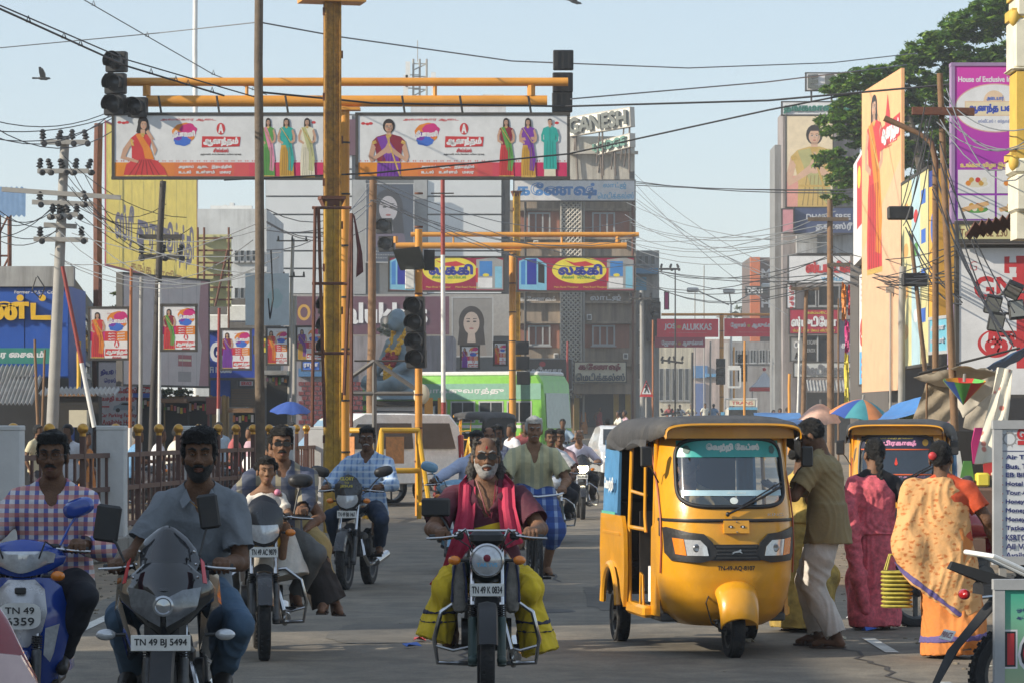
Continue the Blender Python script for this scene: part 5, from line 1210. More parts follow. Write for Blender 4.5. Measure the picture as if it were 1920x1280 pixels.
pole('banner_pole','maroon over white pole holding the purple sari banner',(411,578),(408,None),75.4,7,[WHT,REDP],bands=[(.45,0),(1,1)],group='slim banner poles')
pole('lamp_pole','slim pale grey pole between the two left banners',(265,520),(262,None),69,8,GREYP,taper=.95)
pole('wooden_post','black leaning post in front of the faded pink hoarding',(305,340),(280,None),68.5,14,DARKP,taper=.85)
pole('steel_post','rusty brown post beside the yellow hoarding',(184,232),(181,None),82,17,RUST,n=8,taper=.95)
pole('leaning_pole','leaning pole painted red above and white below near the blue restaurant',(117,500),(177,800),64,9,[WHT,REDP],bands=[(.4,0),(1,1)])
pole('yellow_pole','short yellow post behind the leaning red and white pole',(148,640),(147,800),74,9,mat('pole_yellow',(.6,.36,.03),.5,dirt=.3))
pole('wooden_post','thin bare wooden post propping the corrugated awning',(65,636),(71,805),67,6,WOODB)
pole('wooden_post','second thin wooden post just right of the awning',(84,655),(79,805),69,5,WOODB)
pole('street_pole','grey pole left of the pale banner behind the wooden pole',(549,448),(540,None),92,8,GREYP)
pole('street_pole','grey post just right of the pale banner',(553,555),(551,None),90,9,GREYP)
for args in ((548,452,42),(551,519,30)):
 t=thing('insulator_arm','thin cross arm with three insulators behind the pale banner, at row %s' % ('top' if args[1] < 500 else 'bottom'),'cross arm',P(args[0],args[1],91.8),0,'cross arms on the grey pole')
 MB().box((0,0,0),(.9*args[2]/42,.04,.04)).build('arm',FRD,t)
 for q in (-1,0,1): MB().cyl((q*.4*args[2]/42,0,.02),(q*.4*args[2]/42,0,.14),.035,.02,8).build('insulator',SIGB,t)
PB=Bd(460,513,542,610,86,None,'banner','pale blank blue banner half behind the tall wooden pole','banner',ink('pale_blue',(.42,.5,.55),dirt=.3),None,.05)
PB.oval(516,560,14,18,ink('pale_teal',(.33,.47,.5)),wob=.1)
# utility pole with arms and insulators on the left
def utility(label,d,top,bot,w,arms,m=GREYP,armm=None):
 t=thing('utility_pole',label,'utility pole',(XP(bot[0],d),d,GZ(d)),0,'utility poles with insulators');s=d/F;a=Vector();b=P(top[0],top[1],d)-Vector((XP(bot[0],d),d,GZ(d)))
 MB().tube([a,b*.5,b],[w/2*s*1.15,w/2*s,w/2*s*.8],12).build('shaft',m,t)
 for (y,x0,x1,dz,ins) in arms:
  f=(bot[1]-y)/(bot[1]-top[1]) if bot[1] else (ZP(y,d)-GZ(d))/b.z;c=b*f;xa=(x0-bot[0])*s;xb=(x1-bot[0])*s
  ar=MB().box(((xa+xb)/2,-.12,c.z),(xb-xa,.1,.1),M=Matrix.Translation(((xa+xb)/2,0,c.z)) @ Matrix.Rotation(dz,4,'Y') @ Matrix.Translation((-(xa+xb)/2,0,-c.z))).build('cross_arm',armm or m,t)
  for q in range(ins):
   x=xa+(xb-xa)*(q+.15)/(ins-.7 if ins > 1 else 1)
   mb=MB();mb.lathe([(0,.26),(.035,.25),(.07,.2),(.04,.18),(.08,.13),(.045,.11),(.085,.06),(.03,.04),(.02,0)],10,0,Matrix.Translation((x,-.12,c.z+.03)) @ Matrix.Rotation(random.uniform(-.4,.4),4,'Y'));mb.build('insulator',SIGB,ar)
   mb=MB();mb.lathe([(0,.2),(.06,.19),(.07,.14),(.035,.11),(.06,.07),(.03,.02),(0,0)],10,0,Matrix.Translation((x+.05,-.2,c.z-.05)) @ Matrix.Rotation(R(90),4,'X') @ Matrix.Rotation(random.uniform(-.6,.6),4,'Y'));mb.build('disc_insulator',SIGB,ar)
 return t
utility('leaning concrete utility pole with stacked insulators before the blue restaurant',70,(122,256),(92,None),21,[(268,78,168,0,4),(322,72,168,0,5),(364,5,228,R(4),0),(382,62,176,R(2),2),(405,98,148,R(-6),4),(424,84,145,R(3),0),(450,65,166,R(1),2)])
utility('rusty post with dark cross arms in front of the faded hoarding',72,(304,338),(292,None),3,[(445,262,342,0,0),(482,262,342,0,3)],DARKP,FRD)
utility('utility pole with tangled insulators left of the red jewellery gantry',150,(1203,545),(1205,None),9,[(560,1180,1222,0,3)],GREYP,FRD)
utility('black cross armed pole top right of the lodge',165,(1266,505),(1266,560),3,[(505,1236,1275,0,3),(535,1238,1280,R(8),4),(552,1240,1275,R(-8),3)],SIGB,SIGB)
utility('brown wooden utility pole with long cross arm in front of the studio building',84,(1556,375),(1558,None),13,[(412,1514,1590,0,0),(497,1550,1628,R(-1.5),0)],WOODB,WOOD)
utility('slim lit utility pole left of the brown wooden pole',92,(1512,540),(1503,None),9,[(428+114,1482,1535,0,0)],WOODB,WOOD)
t=utility('tall brown wooden utility pole in front of the purple sweet shop hoarding',42,(1762,138),(1800,None),14,[(211,1708,1824,R(1),0)],WOODB,RUST)
# ------------------------------------------------------------------ buildings and hoardings
def gy(d): return HY+(CAMH-GZ(d))*F/d
def wall(n,c,**k): return mat('wall_'+n,c,.85,var=.14,nscale=1.2,bump=.25,**({'streak': .75,'dirtcol': (.09,.08,.07)} | k))
GLS=mat('window_dark',(.03,.035,.04),.12,var=.3);WFR=mat('window_frame_grey',(.36,.37,.38),.6)
def window(b,x0,y0,x1,y1,n=3,fm=None,gm=None,proud=.08):
 a=b.q(x0,y1);c=b.q(x1,y0);w=c[0]-a[0];h=c[1]-a[1];mb=MB();t=min(.09,w*.08)
 mb.box((a[0]+w/2,-proud/2,a[1]+t/2),(w,proud,t));mb.box((a[0]+w/2,-proud/2,c[1]-t/2),(w,proud,t))
 for k in range(n+1): mb.box((a[0]+t/2+(w-t)*k/n,-proud/2+.003,a[1]+h/2),(t,proud-.01,h-2*t))
 mb.box((a[0]+w/2,-proud*.7,a[1]-.04),(w+.15,proud*1.6,.06))
 f=mb.build('window',fm or WFR,b.root)
 for k in range(n): MB().box((a[0]+t/2+(w-t)*(k+.5)/n,-.015,a[1]+h/2),((w-t)/n-t,.02,h-2*t)).build('pane',gm or GLS,f)
def bx(b,x0,y0,x1,y1,m,name,dep=.3,y=0.,parent=None):
 a=b.q(x0,y1);c=b.q(x1,y0);return MB().box(((a[0]+c[0])/2,y-dep/2+.0,(a[1]+c[1])/2),(c[0]-a[0],dep,c[1]-a[1])).build(name,m,parent or b.root)
def sign(x0,y0,x1,y1,d,label,m,items,thick=.25,frame=FRD,d1=None,name='shop_sign',cat='sign'):
 S=Bd(x0,y0,x1,y1,d,d1,name,label,cat,m,None,thick,frame)
 for it in items: S.text(*it[:6],*(it[6:] or (.04,.03)))
 return S
STEEL=mat('strut_steel',(.12,.09,.07),.7)
# the lodge
LW=wall('taupe',(.34,.27,.205));BRK=wall('brick_pink',(.30,.125,.085),streak=.3);LAT=mat('lattice_cream',(.48,.45,.4),.8,dirt=.3)
b=Bd(955,376,1192,gy(180),180,None,'lodge_building','four storey taupe lodge with brick window bays and a cream lattice stair column','building',LW,None,14)
for y in (392,446,545,603,605-40,682): bx(b,955,y,1192,y+4,LW,'ledge',.35)
for (x0,x1) in ((968,1049),(1092,1180)):
 for (y0,y1) in ((397,445),(500,540),(608,652)): bx(b,x0,y0,x1,y1,BRK,'brick_bay',.06)
for (x0,x1) in ((990,1032),(1110,1153)):
 for (y0,y1) in ((399,440),(505,538),(610,648)):
  off=b.root;window(b,x0,y0,x1,y1,3,proud=.2)
mb=MB();a=b.q(1051,745);c=b.q(1089,377);w=c[0]-a[0];h=c[1]-a[1];k=0
while k*.26 < h+w:
 z0=k*.26
 for sg in (0,1):
  x_a,z_a,x_b,z_b=(0,z0,w,z0-w) if sg else (w,z0,0,z0-w)
  lo,hi=(z0-w,z0)
  f0=max(0,(hi-h)/w) if hi > h else 0;f1=min(1,hi/w) if lo < 0 else 1
  if f1 > f0+.02: mb.tube([(a[0]+x_a+(x_b-x_a)*f0,-.5,a[1]+z_a+(z_b-z_a)*f0),(a[0]+x_a+(x_b-x_a)*f1,-.5,a[1]+z_a+(z_b-z_a)*f1)],.05,4)
 k += 1
o=mb.build('lattice_screen',LAT,b.root,smooth=0);o['kind']='stuff'
bx(b,1051,377,1089,745,mat('shaft_dark',(.12,.11,.10),.9),'stair_shaft',.35);
for x in (1050,1088): bx(b,x,377,x+2.5,745,LAT,'lattice_edge',.62)
S_=Bd(963,338,1191,377,179.2,None,'sign_board','long white rooftop sign with large blue Tamil lettering on the lodge','sign',WHITE,None,.3,FRD)
S_.text('கணேஷ்',968,344,1118,373,ink('sign_blue',(.05,.22,.55)),.05);S_.text('லாட்ஜ்',1131,343,1174,355,LBLUE,.03);S_.text('மெடிக்கல்ஸ்',1120,361,1188,373,LBLUE,.03)
b.text('கணேஷ்',972,556,1042,568,WHITE,.04,.06);b.text('லாட்ஜ்',1107,553,1164,567,WHITE,.04,.06)
S_=Bd(992,672,1073,729,178.4,None,'shop_sign','dark brown jewellery shop sign with white lettering under the lodge','sign',mat('sign_umber',(.055,.04,.035),.5),None,.2,WFR)
S_.text('அமோகா',994,687,1053,704,WHITE,.05);S_.text('ஜூவல்லரி',1000,708,1043,720,WHITE,.04);S_.oval(1017,682,6,5,RED)
S_=Bd(1077,678,1174,716,178.2,None,'shop_sign','cream medical shop sign with raised brown and slate lettering under the lodge','sign',CREAM,None,.2,FRD)
S_.text('கணேஷ்',1085,681,1163,695,DRED,.06,.08);S_.text('மெடிக்கல்ஸ்',1080,699,1171,713,mat('slate_letter',(.05,.07,.09),.5),.05,.08)
bx(b,1080,738,1182,800,BLACK,'shop_shade_panel',.05);bx(b,995,735,1070,800,BLACK,'shop_shade_panel',.05)  # flat black panels paint the shade inside the shops
for x in (1076,1150,1172): bx(b,x,735,x+10,gy(180)-1,mat('pier_yellow',(.4,.25,.03),.7),'pier',.4)
bx(b,1075,720,1182,738,LW,'canopy',1.4)
R1=Bd(1068,256,1190,340,184,None,'roof_house','cream stair house on the lodge roof behind the steel letters','building',wall('cream',(.5,.47,.41)),None,6)
bx(R1,1066,285,1196,290,LAT,'ledge',.5);bx(R1,1180,322,1190,336,BLACK,'vent',.04)
SILV=mat('sign_silver',(.74,.72,.64),.5,0,var=.25,nscale=1.5)
for (x0,y0,x1,y1,tx,lm,lb) in ((1067,221,1182,256,'GANESH',mat('letter_grey',(.10,.11,.10),.5),'tilted silver rooftop sign reading GANESH'),(1113,268,1181,292,'LODGE',mat('letter_green',(.10,.22,.18),.5),'smaller silver rooftop sign reading LODGE')):
 S_=Bd(x0,y0,x1,y1,184,180.5,'rooftop_sign',lb,'sign',SILV,None,.35,LAT);S_.root.rotation_euler.y=R(-3)
 S_.text(tx,x0+4,y0+4,x1-4,y1-4,lm,.07,.2)
 for px in np.linspace(x0+8,x1-6,3): a=S_.q(px,y1);MB().tube([(a[0],.2,0),(a[0]*.96,.25,-(338-y1)*S_.s)],.06,6).build('strut',STEEL,S_.root);MB().tube([(a[0]*.9,.22,0),(a[0]*.9-.35,.25,-(338-y1)*S_.s*.7)],.05,6).build('strut',STEEL,S_.root)
for (x,y) in ((1000,452),(1165,452),(1038,662),(1100,590),(1168,662)):
 bx(b,x,y,x+9,y+11,PLW(),'air_conditioner',.5);bx(b,x+1.5,y+2,x+7.5,y+9,mat('ac_fan',(.12,.12,.12),.6),'fan_grille',.53)
for x in (985,1094,1186): a=b.q(x,790);c=b.q(x,380);MB().tube([(a[0],-.4,a[1]),(c[0],-.4,c[1])],.07,6).build('drain_pipe',[GREYP,RUST,SIGB][(x // 7) % 3],b.root)
# furniture hoardings on the middle gantry
WIN1=ink('print_cabinet',(.05,.2,.5));CAB=ink('print_cabinet_dark',(.02,.03,.28));CABL=ink('print_cabinet_light',(.2,.45,.6))
for (x0,x1,lb,ca) in ((969,1190,'maroon furniture hoarding with a yellow oval and blue cupboards, right of the middle column',985),(729,945,'maroon furniture hoarding partly behind the orange signal post, left of the middle column',742)):
 B_=Bd(x0,482,x1,546,99.4,None,'hoarding',lb,'billboard',ink('print_wine',(.28,.01,.05)),'furniture hoardings on the middle gantry',.12,FRD);w=x1-x0;cx=x0+w*.53
 B_.oval(cx,507,51,25,YELLOW,n=40);B_.text('லக்கி',cx-38,497,cx+42,515,CAB,.09);B_.text('சில்க்ஸ் - ரெடிமேட்ஸ்',cx-33,517,cx+30,524,GREEN,.05);B_.poly([(cx-28,488),(cx-10,493),(cx+12,490),(cx+30,497),(cx+10,500),(cx-8,499)],RED)
 B_.poly([(ca-12,490),(ca+2,484),(ca+22,484),(ca+40,496),(ca+40,545),(ca-12,543)],CABL);B_.poly([(ca+3,487),(ca+21,485),(ca+21,534),(ca+3,534)],CAB);B_.poly([(ca-8,492),(ca,488),(ca,534),(ca-8,534)],WIN1);B_.poly([(ca+24,492),(ca+36,497),(ca+36,532),(ca+24,530)],BLACK)
 xr=x1-52;B_.poly([(xr,487),(xr+34,483),(xr+50,488),(xr+50,543),(xr,543)],GREY);B_.rect(xr+6,490,xr+30,518,WIN1);B_.rect(xr+3,521,xr+30,540,WHITE);B_.rect(xr+35,500,xr+48,540,CABL);B_.oval(xr+18,516,6,3,YELLOW);B_.rect(xr-1,503,xr+3,530,RED)
 for q in (0,1): B_.text('Main Road Thanjavur'[:19],x0+70+q*55,537,x0+116+q*55,541,YELLOW,.0)
 # silver showroom
SILM=mat('cladding_silver',(.6,.62,.63),.42,.25,var=.05,nscale=1);SHAD=mat('cladding_joint',(.13,.14,.15),.7)
b=Bd(498,214,956,gy(162),162,None,'showroom_building','broad silver clad showroom with horizontal joints behind the gantry hoardings','building',SHAD,None,12)
for (x0,x1) in ((499,612),(616,660),(802,940)):
 ys=[216,250,285,318,337,369,403,437,471,504,552]
 for i in range(len(ys)-1): bx(b,x0,ys[i]+1.6,x1,ys[i+1]-1.6,SILM,'cladding_panel',.12)
for (x0,x1) in ((661,686),(776,801)): bx(b,x0,338,x1,552,mat('fin_grey',(.3,.31,.32),.6),'fin',.25)
bx(b,940,336,955,552,BLACK,'gap_shade_panel',.05);bx(b,600,225,668,292,mat('sign_plum',(.1,.035,.06),.6),'plum_panel',.2)  # the black strip paints the shade of the gap beside the cladding
bx(b,500,552,955,630,mat('fascia_grey',(.3,.29,.28),.7),'fascia',.2)
P1=Bd(686,345,776,492,161,None,'poster','tall dark slate poster with a pale face on the silver showroom','poster',ink('slate',(.045,.06,.09)),None,.2,WFR)
def face(b_,cx,cy,k,sk,hr,bodyc=None):
 if bodyc: b_.poly([(cx-28*k,cy+62*k),(cx+30*k,cy+62*k),(cx+26*k,cy+42*k),(cx+9*k,cy+32*k),(cx-9*k,cy+32*k),(cx-25*k,cy+42*k)],bodyc)
 b_.oval(cx,cy-2*k,24*k,30*k,hr);b_.poly([(cx-22*k,cy),(cx+22*k,cy),(cx+26*k,cy+40*k),(cx-26*k,cy+40*k)],hr)
 b_.poly([(cx-6*k,cy+15*k),(cx+6*k,cy+15*k),(cx+8*k,cy+36*k),(cx-8*k,cy+36*k)],sk);b_.oval(cx,cy,15*k,21*k,sk)
 for s in (-1,1): b_.oval(cx+s*6*k,cy-3*k,3.4*k,1.6*k,hr,n=10);b_.poly([(cx+s*2.5*k,cy-7*k),(cx+s*10*k,cy-8*k),(cx+s*10*k,cy-9*k),(cx+s*3*k,cy-9*k)],hr)
 b_.oval(cx,cy+10*k,4.5*k,1.8*k,ink('lip_dim',(.25,.08,.08)),n=10)
face(P1,728,392,1.15,ink('face_pale',(.34,.33,.36)),ink('hair_slate',(.02,.022,.03)),ink('sleeve_mauve',(.1,.08,.12)))
for q in range(3): P1.text('diamonds',700,470+q*6,760,473+q*6,GREY,0)
S_=Bd(556,556,842,627,160,None,'shop_sign','wide dark plum showroom sign with white letters behind the statue','sign',mat('sign_plum',(.1,.035,.06),.6),None,.25);S_.text('alukkas',650,568,800,606,WHITE,.05,.06);S_.oval(570,586,12,15,GOLDP);S_.oval(570,586,7,10,mat('sign_plum',(.1,.035,.06),.6))
P2=Bd(848,558,924,668,159.6,None,'poster','grey poster with a long haired woman above the green bus','poster',ink('warm_grey',(.21,.2,.19)),None,.2,WFR);face(P2,884,606,1.,ink('face_dim',(.36,.29,.25)),HAIR,ink('dress_grey',(.22,.19,.17)))
S_=Bd(650,633,828,699,150,None,'shop_sign','pinkish red sign with white capitals behind the statue','sign',ink('faded_red',(.5,.1,.11)),None,.25,FRD);S_.text('SUITES',680,645,818,683,WHITE,.05,.04)
BK=Bd(500,630,850,gy(148),148,None,'shop_row','low pale mauve shop row beneath the red sign','building',wall('mauve',(.27,.25,.28)),None,8)
bx(BK,560,612,640,634,WHT,'parapet',.5,2);bx(BK,560,690,650,705,mat('signboard_blue',(.05,.16,.35),.6),'blue_board',.2)
brm=mat('brick_maroon',(.16,.03,.035),.8);
for r_ in range(9):
 for c_ in range(14):
  if 562+c_*12+(r_ % 2)*6 < 715: bx(BK,560+c_*12+(r_ % 2)*6,715+r_*9,570+c_*12+(r_ % 2)*6,722+r_*9,brm,'brick',.05)
mb=MB();a=BK.q(730,633);mb.lathe([(0,1.1),(.4,1.05),(.5,.9),(.5,.1),(.5,0)],16,0,Matrix.Translation((a[0],2,a[1])));tag(mb.build('water_tank',SIGB,loc=BK.root.location),'black plastic water tank on the low shop roof beside the statue','water tank')
# telecom tower behind the gantry
t=thing('telecom_tower','grey lattice telecom tower with panel antennas on the showroom roof','tower',(XP(785,175),175,ZP(216,175)));s=175/F
for x in (0,12,25): MB().tube([((x-10)*s,0,0),((x-10)*s,0,105*s)],.06,6).build('leg',GREYP,t)
for k in range(9): MB().tube([(-10*s,0,k*12*s),(15*s,0,(k+(k % 2))*12*s)],.035,5).build('brace',GREYP,t)
for x,z in ((-24,50),(28,55),(-20,75)): MB().box((x*s,-.2,z*s),(.25,.2,1.4)).build('antenna',WHT,t);MB().tube([(x*s,0,z*s),(0,0,z*s)],.03,5).build('arm',GREYP,t)
MB().tube([(-2*s,0,100*s),(-2*s,0,140*s)],.025,5).build('rod',GREYP,t)
R2=Bd(770,184,948,216,172,None,'roof_house','white rooftop room behind the right gantry hoarding','building',wall('white',(.55,.56,.57),streak=.2),None,6);bx(R2,905,178,945,184,WHT,'parapet',.3)
# left side: blue restaurant
CBL=mat('cladding_blue',(.012,.075,.36),.45,var=.1,nscale=2,dirt=.2)
b=Bd(-70,537,129,gy(76),76,None,'restaurant_building','bright blue clad restaurant front with large yellow Tamil letters','building',CBL,None,3)
for x in (-70,47): bx(b,x+1,541,x+116 if x < 0 else 128,705,CBL,'cladding_panel',.06)
b.off=.065;YL=mat('letter_yellow',(.7,.42,.02),.45)
b.text('ரண்ட்',-75,556,97,609,YL,.05,.12,res=5);b.off=.065;b.text('Former - P.S.T. Corner',28,545,118,551,WHITE,.02)
bx(b,-80,500,140,538,wall('parapet',(.33,.33,.32)),'parapet',.25,.1)
S_=Bd(-40,652,96,681,75.4,None,'sign_board','green vegetarian sign with white letters on the blue restaurant','sign',ink('sign_green',(.03,.2,.16)),None,.06);S_.text('உயர்தர சைவம்',-60,658,82,673,WHITE,.06)
b.off=.3;bx(b,-70,708,129,gy(76),BLACK,'shop_shade_panel',.04)  # black panel painted in for the shaded interior below the awnings
SD=Bd(129.5,508,198,gy(76),76.2,112,None or 'side_wing','receding grey blue side wing of the restaurant with yellow letters','building',wall('blue_grey',(.13,.15,.19)),None,2)
for q in range(4): window(SD,134+q*15,560,142+q*15,590,1);window(SD,134+q*15,660,142+q*15,690,1)
SD.text('ரெஸ்டாரண்ட்',131,600,192,640,YL,.04,.1)
def corrug(name,label,p,L_,dep,drop,m,n=26,group=None):
 mb=MB();rows=[]
 for k in range(2):
  rows.append([Vector((L_*j/(n*4),-dep*k,-drop*k+.035*math.sin(j*math.pi/2))) for j in range(n*4+1)])
 mb.loft([a+[q+Vector((0,.0,-.006)) for q in a[::-1]] for a in rows]);return tag(mb.build(name,m,loc=p),label,'roof sheet',group)
TIN=mat('tin_sheet',(.36,.36,.35),.45,.5,var=.25,nscale=3,dirt=.6,dirtcol=(.16,.08,.045))
corrug('tin_awning','upper short corrugated tin awning under the green sign',P(-30,684,75.2),1.25,.7,.3,TIN,12,'corrugated awnings of the restaurant')
corrug('tin_awning','lower broad corrugated tin awning sloping to the street',P(-40,704,74.6),1.5,1.6,.66,TIN,16,'corrugated awnings of the restaurant')
corrug('tin_awning','long low tin awning over the dark stall beside the concrete utility pole',P(82,726,72),1.75,.9,.16,TIN,18,'corrugated awnings of the restaurant')
corrug('tin_roof','pale blue corrugated sheet high at the left picture edge',P(-30,352,88),1.15,.05,.78,mat('sheet_blue',(.16,.27,.46),.5,var=.1),8)
t=thing('lattice_mast','rust red lattice mast at the left picture edge below the blue sheet','mast',P(10,800,89));s=89/F
for x in (-12,8): MB().tube([(x*s,0,0),(x*s,0,400*s)],.06,6).build('leg',RUST,t)
for k in range(10): MB().tube([(-12*s,0,k*40*s),(8*s,0,(k*40+40*(k % 2))*s)],.03,5).build('brace',RUST,t)
PO=Bd(80,742,185,800,73,None,'market_stall','dark open stall under the low tin awning','stall',mat('stall_dark',(.02,.018,.016),.9),None,.6)  # solid near-black body paints the shade inside the stall
bx(PO,135,768,168,800,CREAM,'counter',.5);bx(PO,82,738,180,742,WOODB,'pole_rail',.1)
S_=Bd(183,676,258,797,80,None,'sign_board','tall white restaurant parking sign with dark and red lettering','sign',WHITE,None,.1,FRD)
S_.text('நியூ தேவர்ஸ்',189,692,254,704,CAB,.05);S_.text('ரெஸ்டாரண்ட்',195,708,252,718,CAB,.04);S_.text('பார்க்கிங்',192,726,256,738,RED,.06);S_.text('வசதி உள்ளது',190,742,256,753,RED,.05);S_.text('Car Parking Facility',188,774,256,783,RED,.04);S_.text('Available Here',192,786,252,795,RED,.04)
S_.poly([(212,766),(214,760),(222,758),(228,753),(242,753),(248,759),(253,761),(253,768),(212,768)],ink('print_car',(.35,.45,.5)));S_.oval(221,768,4,4,BLACK);S_.oval(245,768,4,4,BLACK);S_.poly([(226,758),(230,755),(240,755),(245,759)],BLACK);S_.oval(230,684,8,5,GREEN,wob=.1);S_.poly([(190,760),(205,760),(205,763),(190,763)],RED)
VIN=ink('hoarding_yellow',(.76,.69,.33),dirt=.2,dirtcol=(.7,.62,.4));_vn,_vl,_vb=nodes_of(VIN);_tr=_vn.new('ShaderNodeBsdfTranslucent');_vl.new(_vb.inputs['Base Color'].links[0].from_socket,_tr.inputs['Color']);_mx=_vn.new('ShaderNodeMixShader');_mx.inputs[0].default_value=.6;_vl.new(_vb.outputs[0],_mx.inputs[1]);_vl.new(_tr.outputs[0],_mx.inputs[2]);_vl.new(_mx.outputs[0],_vn['Material Output'].inputs['Surface'])  # thin vinyl: the sun shines through it
YH=Bd(198,228,369,497,80,93,'hoarding','tall yellow hoarding with mauve lettering left behind the seated woman print','billboard',VIN,None,.006,mat('frame_pinkred',(.4,.1,.12),.6))
YH.text('ஸ்ரீ குருமூர்த்தி',214,372,362,462,ink('mauve',(.27,.22,.33)),.04);YH.text('தங்க மாளிகை',240,475,350,500,ink('orange_fade',(.55,.27,.08)),.03)
for q in range(8): YH.rect(200+q*21,228,200.6+q*21,497,LIME,'sheet_seam')
for x in (206,300,360): MB().tube([((x-198)/171*YH.L,.3,0),((x-198)/171*YH.L,.4,-(800-497)*YH.s)],.07,6).build('leg',RUST,YH.root)
FP=Bd(230,512,392,721,76,80,'hoarding','faded pinkish grey hoarding behind the small banners','billboard',ink('faded_pinkgrey',(.5,.46,.46),dirt=.3,dirtcol=(.42,.25,.26)),None,.15,FRD)
FP.poly([(376,512),(392,512),(392,721),(372,721),(378,640),(370,600)],ink('faded_rose',(.36,.2,.22)));FP.rect(332,660,358,682,ink('faded_red2',(.33,.1,.12)));FP.rect(333,668,357,672,CREAM);FP.rect(332,692,357,712,ink('faded_grey',(.3,.28,.28)));FP.text('சில்க்',322,562,362,574,ink('faded_rose',(.36,.2,.22)),.02)
for q in range(6): FP.rect(232+q*27,514,232.6+q*27,720,GREY,'sheet_seam')
YB=Bd(366,440,433,575,96,None,'scaffold_hoarding','pale yellow back of a hoarding with brown scaffold bars','billboard',ink('pale_yellow',(.52,.50,.24),dirt=.2),None,.2)
for q in range(6): bx(YB,362,446+q*23,437,449+q*23,RUST,'scaffold_bar',.1,-.1)
for x in (372,384,430): MB().cyl((YB.q(x,590)[0],-.2,-1),(YB.q(x,440)[0],-.2,YB.H+.2),.035,n=6).build('scaffold_pole',RUST,YB.root)
MB().tube([(YB.q(405,575)[0],-.25,0),(YB.q(428,470)[0],-.25,YB.q(428,470)[1])],.035,6).build('scaffold_brace',RUST,YB.root)
WB=Bd(368,392,500,gy(135),135,None,'white_building','plain white block with a rooftop parapet between the yellow boards and the wooden pole','building',wall('offwhite',(.5,.52,.53),streak=.3),None,10)
for q in range(5): window(WB,440+q*11,470,447+q*11,490,1);window(WB,440+q*11,540,447+q*11,560,1)
bx(WB,392,384,470,392,WHT,'parapet',.4,1);
for x,w,h in ((414,5,12),(425,8,16),(440,5,6)): bx(WB,x,392-h,x+w,392,WHT,'roof_tank',.6,2)
GB=Bd(392,560,500,gy(98),98,None,'mobile_shop','dark shopfront under a blue mobile shop fascia','building',wall('grime',(.15,.14,.13)),None,6)
S_=Bd(393,616,478,707,97,None,'shop_sign','blue mobile shop sign with a large white G','sign',ink('sign_royal',(.015,.05,.33)),None,.25);S_.text('G',396,643,413,676,WHITE,.06,.04);S_.text('Fi Mobile',394,687,434,698,WHITE,.05)
for q in range(14): bx(GB,434,728+q*4.6,478,731.6+q*4.6,mat('shutter_brown',(.2,.14,.09),.6),'shutter_slat',.06)
bx(GB,395,712,432,745,CBL,'blue_door',.05)
YWL=Bd(262,742,428,gy(84),84,None,'compound_wall','stained ochre compound wall behind the crowd on the left','wall',mat('ochre_wall',(.37,.24,.09),.85,var=.2,nscale=2,streak=.9,dirtcol=(.1,.07,.04),bump=.3),None,.3)
for q in range(7): bx(YWL,268+q*25,740,273+q*25,gy(84),MATS['ochre_wall'],'pilaster',.1)
t=thing('junction_box','maroon roadside junction box on legs by the ochre wall','utility box',P(401,800,78));s=78/F
MB().box((0,0,40*s),(.36,.3,.42),ch=.01).build('cabinet',mat('box_maroon',(.15,.03,.03),.5,dirt=.3),t)
for sg in (-1,1): MB().box((sg*.13,0,.13),(.05,.05,.56)).build('leg',mat('box_maroon',(.15,.03,.03),.5,dirt=.3),t)
CS=Bd(430,762,462,gy(80),80,None,'concrete_block','plain grey concrete block beside the maroon junction box','block',CONC,None,.6)
CL=random.Random(31)
DK=mat('stall_dark',(.02,.018,.016),.9)  # near-black stall bodies paint in their shaded interiors
for q,(x0,x1,y0,y1,d,lb) in enumerate(((100,150,745,800,77,'dark tea stall with a striped cloth front behind the concrete utility pole'),(262,300,742,800,79,'dark fruit stall under a blue sheet left of the black leaning post'),(310,352,752,800,79.5,'dark snack stall with jars right of the black leaning post'),(356,392,748,800,80,'dark stall with a red cloth left of the maroon junction box'),(438,478,770,800,78,'low dark stall with sacks before the brown shutter'),(500,540,700,800,92,'narrow dark shopfront behind the tall wooden pole'))):
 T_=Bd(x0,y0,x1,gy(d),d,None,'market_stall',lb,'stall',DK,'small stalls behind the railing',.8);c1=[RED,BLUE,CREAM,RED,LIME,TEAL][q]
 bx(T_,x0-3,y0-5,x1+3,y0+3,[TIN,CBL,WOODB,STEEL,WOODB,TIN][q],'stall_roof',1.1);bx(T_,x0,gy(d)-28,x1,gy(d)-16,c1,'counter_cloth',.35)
 for k in range(7): px=x0+3+(x1-x0-6)*k/6;bx(T_,px-2,y0+6+CL.uniform(0,6),px+2,y0+14+CL.uniform(0,9),[YELLOW,RED,GREEN,WHITE,ORANGE,PINK,CREAM][(k+q) % 7],'hung_pack',.1,-.3)
 for k in range(6): px=x0+3+(x1-x0-8)*k/5;bx(T_,px,gy(d)-34-CL.uniform(0,4),px+4,gy(d)-28,[CREAM,ORANGE,BLUE,GREEN,YELLOW,WHITE][(k*2+q) % 6],'jar',.12,-.12)
